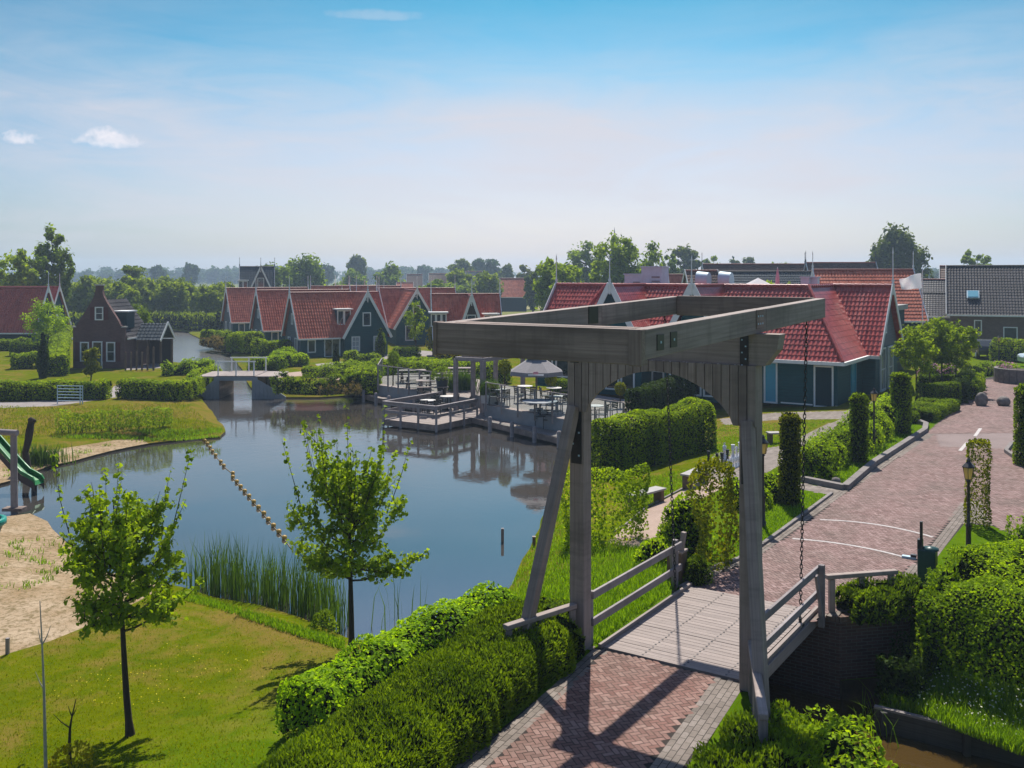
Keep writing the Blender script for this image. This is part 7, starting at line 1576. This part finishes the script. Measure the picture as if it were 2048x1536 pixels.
bg('largest bright green tree, tallest over the restaurant', 1232, 460, 96, 130, 'lf_lime', lo=.05, n=4600, clumps=60, cr=.12, limbs=24); bg('rounded tree right of the largest one', 1302, 478, 62, 150, 'lf_tree', lo=.05, n=2200, clumps=36); bg('thin tree top between rounded tree and dark airy tree', 1338, 486, 34, 170, 'lf_tree', lo=.2, n=800, cr=.1)
bg('dark airy tree left of the brown gabled house', 1372, 482, 58, 210, 'lf_treedark', lo=.15, n=1500, cr=.11, clumps=36); bg('small tree behind the brown gable ridge', 1424, 509, 40, 230, 'lf_tree', n=900, cr=.12); bg('dark round tree over the slate roof, left of two', 1467, 511, 27, 260, 'lf_treedark', n=700); bg('dark round tree over the slate roof, right of two', 1497, 508, 32, 260, 'lf_treedark', n=800); bg('low pale tree over the brown ridge', 1562, 519, 42, 240, 'lf_tree', n=800)
bg('very large dense dark tree above the tall red roof', 1790, 452, 98, 160, 'lf_treedark', 'poplar', lo=.1, n=6500, clumps=70, cr=.13, limbs=28); bg('sparse twiggy tree above the far right roofs', 1957, 491, 52, 170, 'lf_tree', 'vase', lo=.35, n=900, cr=.08, clumps=34, limbs=22); bg('hazy low tree at the horizon left of the brown roof', 1868, 541, 40, 420, 'lf_far', n=500)
bg('small tree behind the tall red roof ridge', 1735, 520, 22, 230, 'lf_tree', n=500)
# willow thicket beyond the channel
rr = random.Random(2); protos = []
GT = 'willows of the thicket beyond the channel'
for i in range(44):
    a = rr.uniform(128, 462) if i < 30 else rr.uniform(-40, 150); Y = rr.uniform(140, 178); top = rr.uniform(546, 572)
    if i < 4:
        t = bg('slender willow in the dense thicket beyond the reed belt', a, 560, 46, 150, 'lf_willow', 'poplar', lo=.04, n=1500, seed=60+i, clumps=34, cr=.14, limbs=16, group=GT, name='willow', leaf=.55); protos.append(t)
    else:
        q = protos[i % 4]; H0 = CH-(560-HY)/F*150+.9; H = CH-(top-HY)/F*Y+.9; t = dup(q, ((a-CX)/F*Y, Y, -.9), rr.uniform(0, 6.3)); s = H/H0; t.scale = (s*rr.uniform(.9, 1.3), s*rr.uniform(.9, 1.3), s)
GB = 'bushes in the far meadow edge'; pb = None
for i in range(40):
    a = rr.uniform(640, 1110); Y = rr.uniform(150, 260); 
    if 590 < HY+F*(CH+.9)/Y-0 < 640 and 985 < a < 1110 and Y < 190: continue
    if pb is None: pb = bg('low hazy bush among the far houses', a, 556, 40, 180, 'lf_tree', lo=.02, n=800, seed=91, clumps=20, cr=.2, group=GB, name='far_bush')
    else: t = dup(pb, ((a-CX)/F*Y, Y, -.9), rr.uniform(0, 6.3)); s = rr.uniform(.5, 1.0); t.scale = (s*1.3, s*1.3, s*.9)
GH2 = 'hazy poplars of the horizon rows'; pp = None
for i in range(95):
    a = rr.uniform(120, 1000) if i < 75 else rr.uniform(1840, 2100); Y = rr.uniform(640, 760)
    if pp is None: pp = bg('hazy blue poplar in the row on the horizon', a, 536, 22, 700, 'lf_far', 'poplar', lo=.05, n=420, seed=77, clumps=18, cr=.2, limbs=8, group=GH2, name='poplar', leaf=2.2)
    else: t = dup(pp, ((a-CX)/F*Y, Y, -.9), rr.uniform(0, 6.3)); s = rr.uniform(.75, 1.12); t.scale = (s*1.25, s*1.25, s)
g = Geo(); rng = np.random.default_rng(5); n = 9000; X = rng.uniform(-1100, 1100, n); Yy = rng.uniform(880, 960, n); hz = 9+2.2*lump(np.column_stack([X, X*0, X*0]), 30); P = np.column_stack([X, Yy, rng.uniform(-.9, 1, n)*hz*.5+hz*.45]); leaves(g, P, rng.normal(0, 1, (n, 3)), 4.2, DIAMOND, 0, None, .8, rng)
tag(g.build('treeline', M['lf_far']), 'blue hazy tree belt along the whole horizon', None, None, 'stuff')
# ---------------------------------------------------------------- light, sky, haze, camera
SUN_EL, SUN_AZ = rad(57), rad(5.2)
sv = Vector((math.cos(SUN_EL)*math.sin(SUN_AZ), math.cos(SUN_EL)*math.cos(SUN_AZ), math.sin(SUN_EL)))
ld = bpy.data.lights.new('sun', 'SUN'); ld.energy = 4.7; ld.angle = rad(.6); ld.color = (1., .95, .86)
lo_ = bpy.data.objects.new('sun', ld); COL.objects.link(lo_); lo_.location = (30, 60, 60); lo_.rotation_euler = sv.to_track_quat('Z', 'Y').to_euler()
w = bpy.data.worlds.new('World'); S.world = w; w.use_nodes = True; w.node_tree.nodes.clear(); b = NB(w.node_tree)
sky = b.n('ShaderNodeTexSky', sky_type='NISHITA'); sky.sun_disc = False; sky.sun_elevation = SUN_EL; sky.sun_rotation = SUN_AZ; sky.air_density = 1.; sky.dust_density = 1.2; sky.ozone_density = 2.
tc = b.n('ShaderNodeTexCoord'); nv = b.n('ShaderNodeVectorMath', {0: (tc, 0)}, operation='NORMALIZE'); sp = b.n('ShaderNodeSeparateXYZ', {0: nv})
elev = b.math('MAXIMUM', (sp, 2), 0.)
tint = b.ramp(elev, [(0., (.84, .77, .84)), (.06, (.84, .77, .83)), (.12, (.72, .76, .84)), (.20, (.36, .69, .76)), (.275, (.15, .57, .65)), (.36, (.48, .72, .88)), (.55, (.66, .75, .93)), (1., (.70, .77, .95))])
az = b.math('DIVIDE', (sp, 0), b.math('MAXIMUM', (sp, 1), .05))
side = b.n('ShaderNodeMapRange', {0: b.math('ABSOLUTE', b.math('SUBTRACT', az, .10)), 1: .12, 2: .62, 3: 1., 4: .60})
rear = b.n('ShaderNodeMapRange', {0: (sp, 1), 1: 0., 2: .45, 3: 0., 4: 1.}); side = b.math('ADD', b.math('MULTIPLY', side, rear), b.math('MULTIPLY', b.math('SUBTRACT', 1., rear), .9))
base = b.mix(1., b.mix(1., sky, tint, 'MULTIPLY'), b.n('ShaderNodeCombineXYZ', {0: side, 1: b.math('POWER', side, .55), 2: b.math('POWER', side, .40)}), 'MULTIPLY')
cp = b.n('ShaderNodeCombineXYZ', {0: az, 1: b.math('MULTIPLY', elev, 5.5), 2: .3})
n1 = b.noise(cp, 1.7, 7, .55, .5); n2 = b.noise(cp, 4.6, 8, .62, 1.2)
veil = b.ramp(b.math('MULTIPLY_ADD', n2, .40, b.math('MULTIPLY', n1, .70)), [(.40, 0.), (.72, .90)])
band = b.ramp(elev, [(.0, .5), (.06, .9), (.16, 1.), (.21, .50), (.28, .06)])
WHITE = (4.75, 4.6, 4.95)
c1 = b.mix(b.math('MULTIPLY', veil, band), base, WHITE)
def puff(cx, cy, rx, ry, sc, th):
    dx = b.math('DIVIDE', b.math('SUBTRACT', az, cx), rx); dy0 = b.math('SUBTRACT', elev, cy); dy = b.math('DIVIDE', dy0, ry)
    r2 = b.math('ADD', b.math('MULTIPLY', dx, dx), b.math('MULTIPLY', dy, dy))
    nn = b.noise(b.n('ShaderNodeCombineXYZ', {0: az, 1: b.math('MULTIPLY', elev, 1.5), 2: cx}), sc, 7, .68)
    flat = b.math('MULTIPLY', b.math('LESS_THAN', dy, 0.), b.math('MULTIPLY', b.math('MULTIPLY', dy, dy), 1.5))
    f = b.math('SUBTRACT', b.math('SUBTRACT', b.math('MULTIPLY', nn, 2.2), b.math('MULTIPLY', r2, .75)), flat)
    return b.ramp(b.math('MULTIPLY', f, .5), [(th, 0.), (th+.34, .62)])
for a_, e_, rx, ry, sc in ((-.418, .126, .040, .013, 60.), (-.425, .133, .022, .009, 80.), (-.512, .124, .025, .009, 80.)):
    c1 = b.mix(puff(a_, e_, rx, ry, sc, .25), c1, (6.6, 6.2, 6.4))
c1 = b.mix(b.math('MULTIPLY', puff(-.14, .257, .05, .008, 22., .2), .4), c1, (5.0, 4.9, 5.3))
bg_ = b.n('ShaderNodeBackground', {'Color': c1, 'Strength': .095})
wo = b.n('ShaderNodeOutputWorld'); b.t.links.new(bg_.outputs[0], wo.inputs[0])
HAZE = True
if HAZE:
    m, b = new_mat('haze_air'); v = b.n('ShaderNodeVolumePrincipled', {'Color': (.62, .80, 1., 1), 'Density': .00055, 'Anisotropy': .25}); b.t.links.new(v.outputs[0], b.out.inputs['Volume'])
    g = Geo(); g.box((0, 760, 13.), (3000, 1640, 33.8)); o = g.build('haze', m); tag(o, kind='stuff')
cam = bpy.data.cameras.new('camera'); co = bpy.data.objects.new('camera', cam); COL.objects.link(co)
co.location = (0, 0, CH); co.rotation_euler = (rad(90), 0, 0)
cam.sensor_width = 36.; cam.sensor_fit = 'HORIZONTAL'; cam.lens = 36.*F/2048; cam.shift_y = -(768-HY)/2048.; cam.clip_start = .1; cam.clip_end = 9000
S.camera = co
S.render.engine = 'CYCLES'; S.cycles.max_bounces = 7; S.cycles.diffuse_bounces = 3; S.cycles.glossy_bounces = 3; S.cycles.transmission_bounces = 4; S.cycles.transparent_max_bounces = 8; S.cycles.volume_bounces = 0
S.cycles.use_denoising = True; S.cycles.volume_step_rate = 20.; S.cycles.volume_max_steps = 64
S.view_settings.view_transform = 'Standard'; S.view_settings.look = 'None'; S.view_settings.exposure = .68; S.view_settings.gamma = 1.
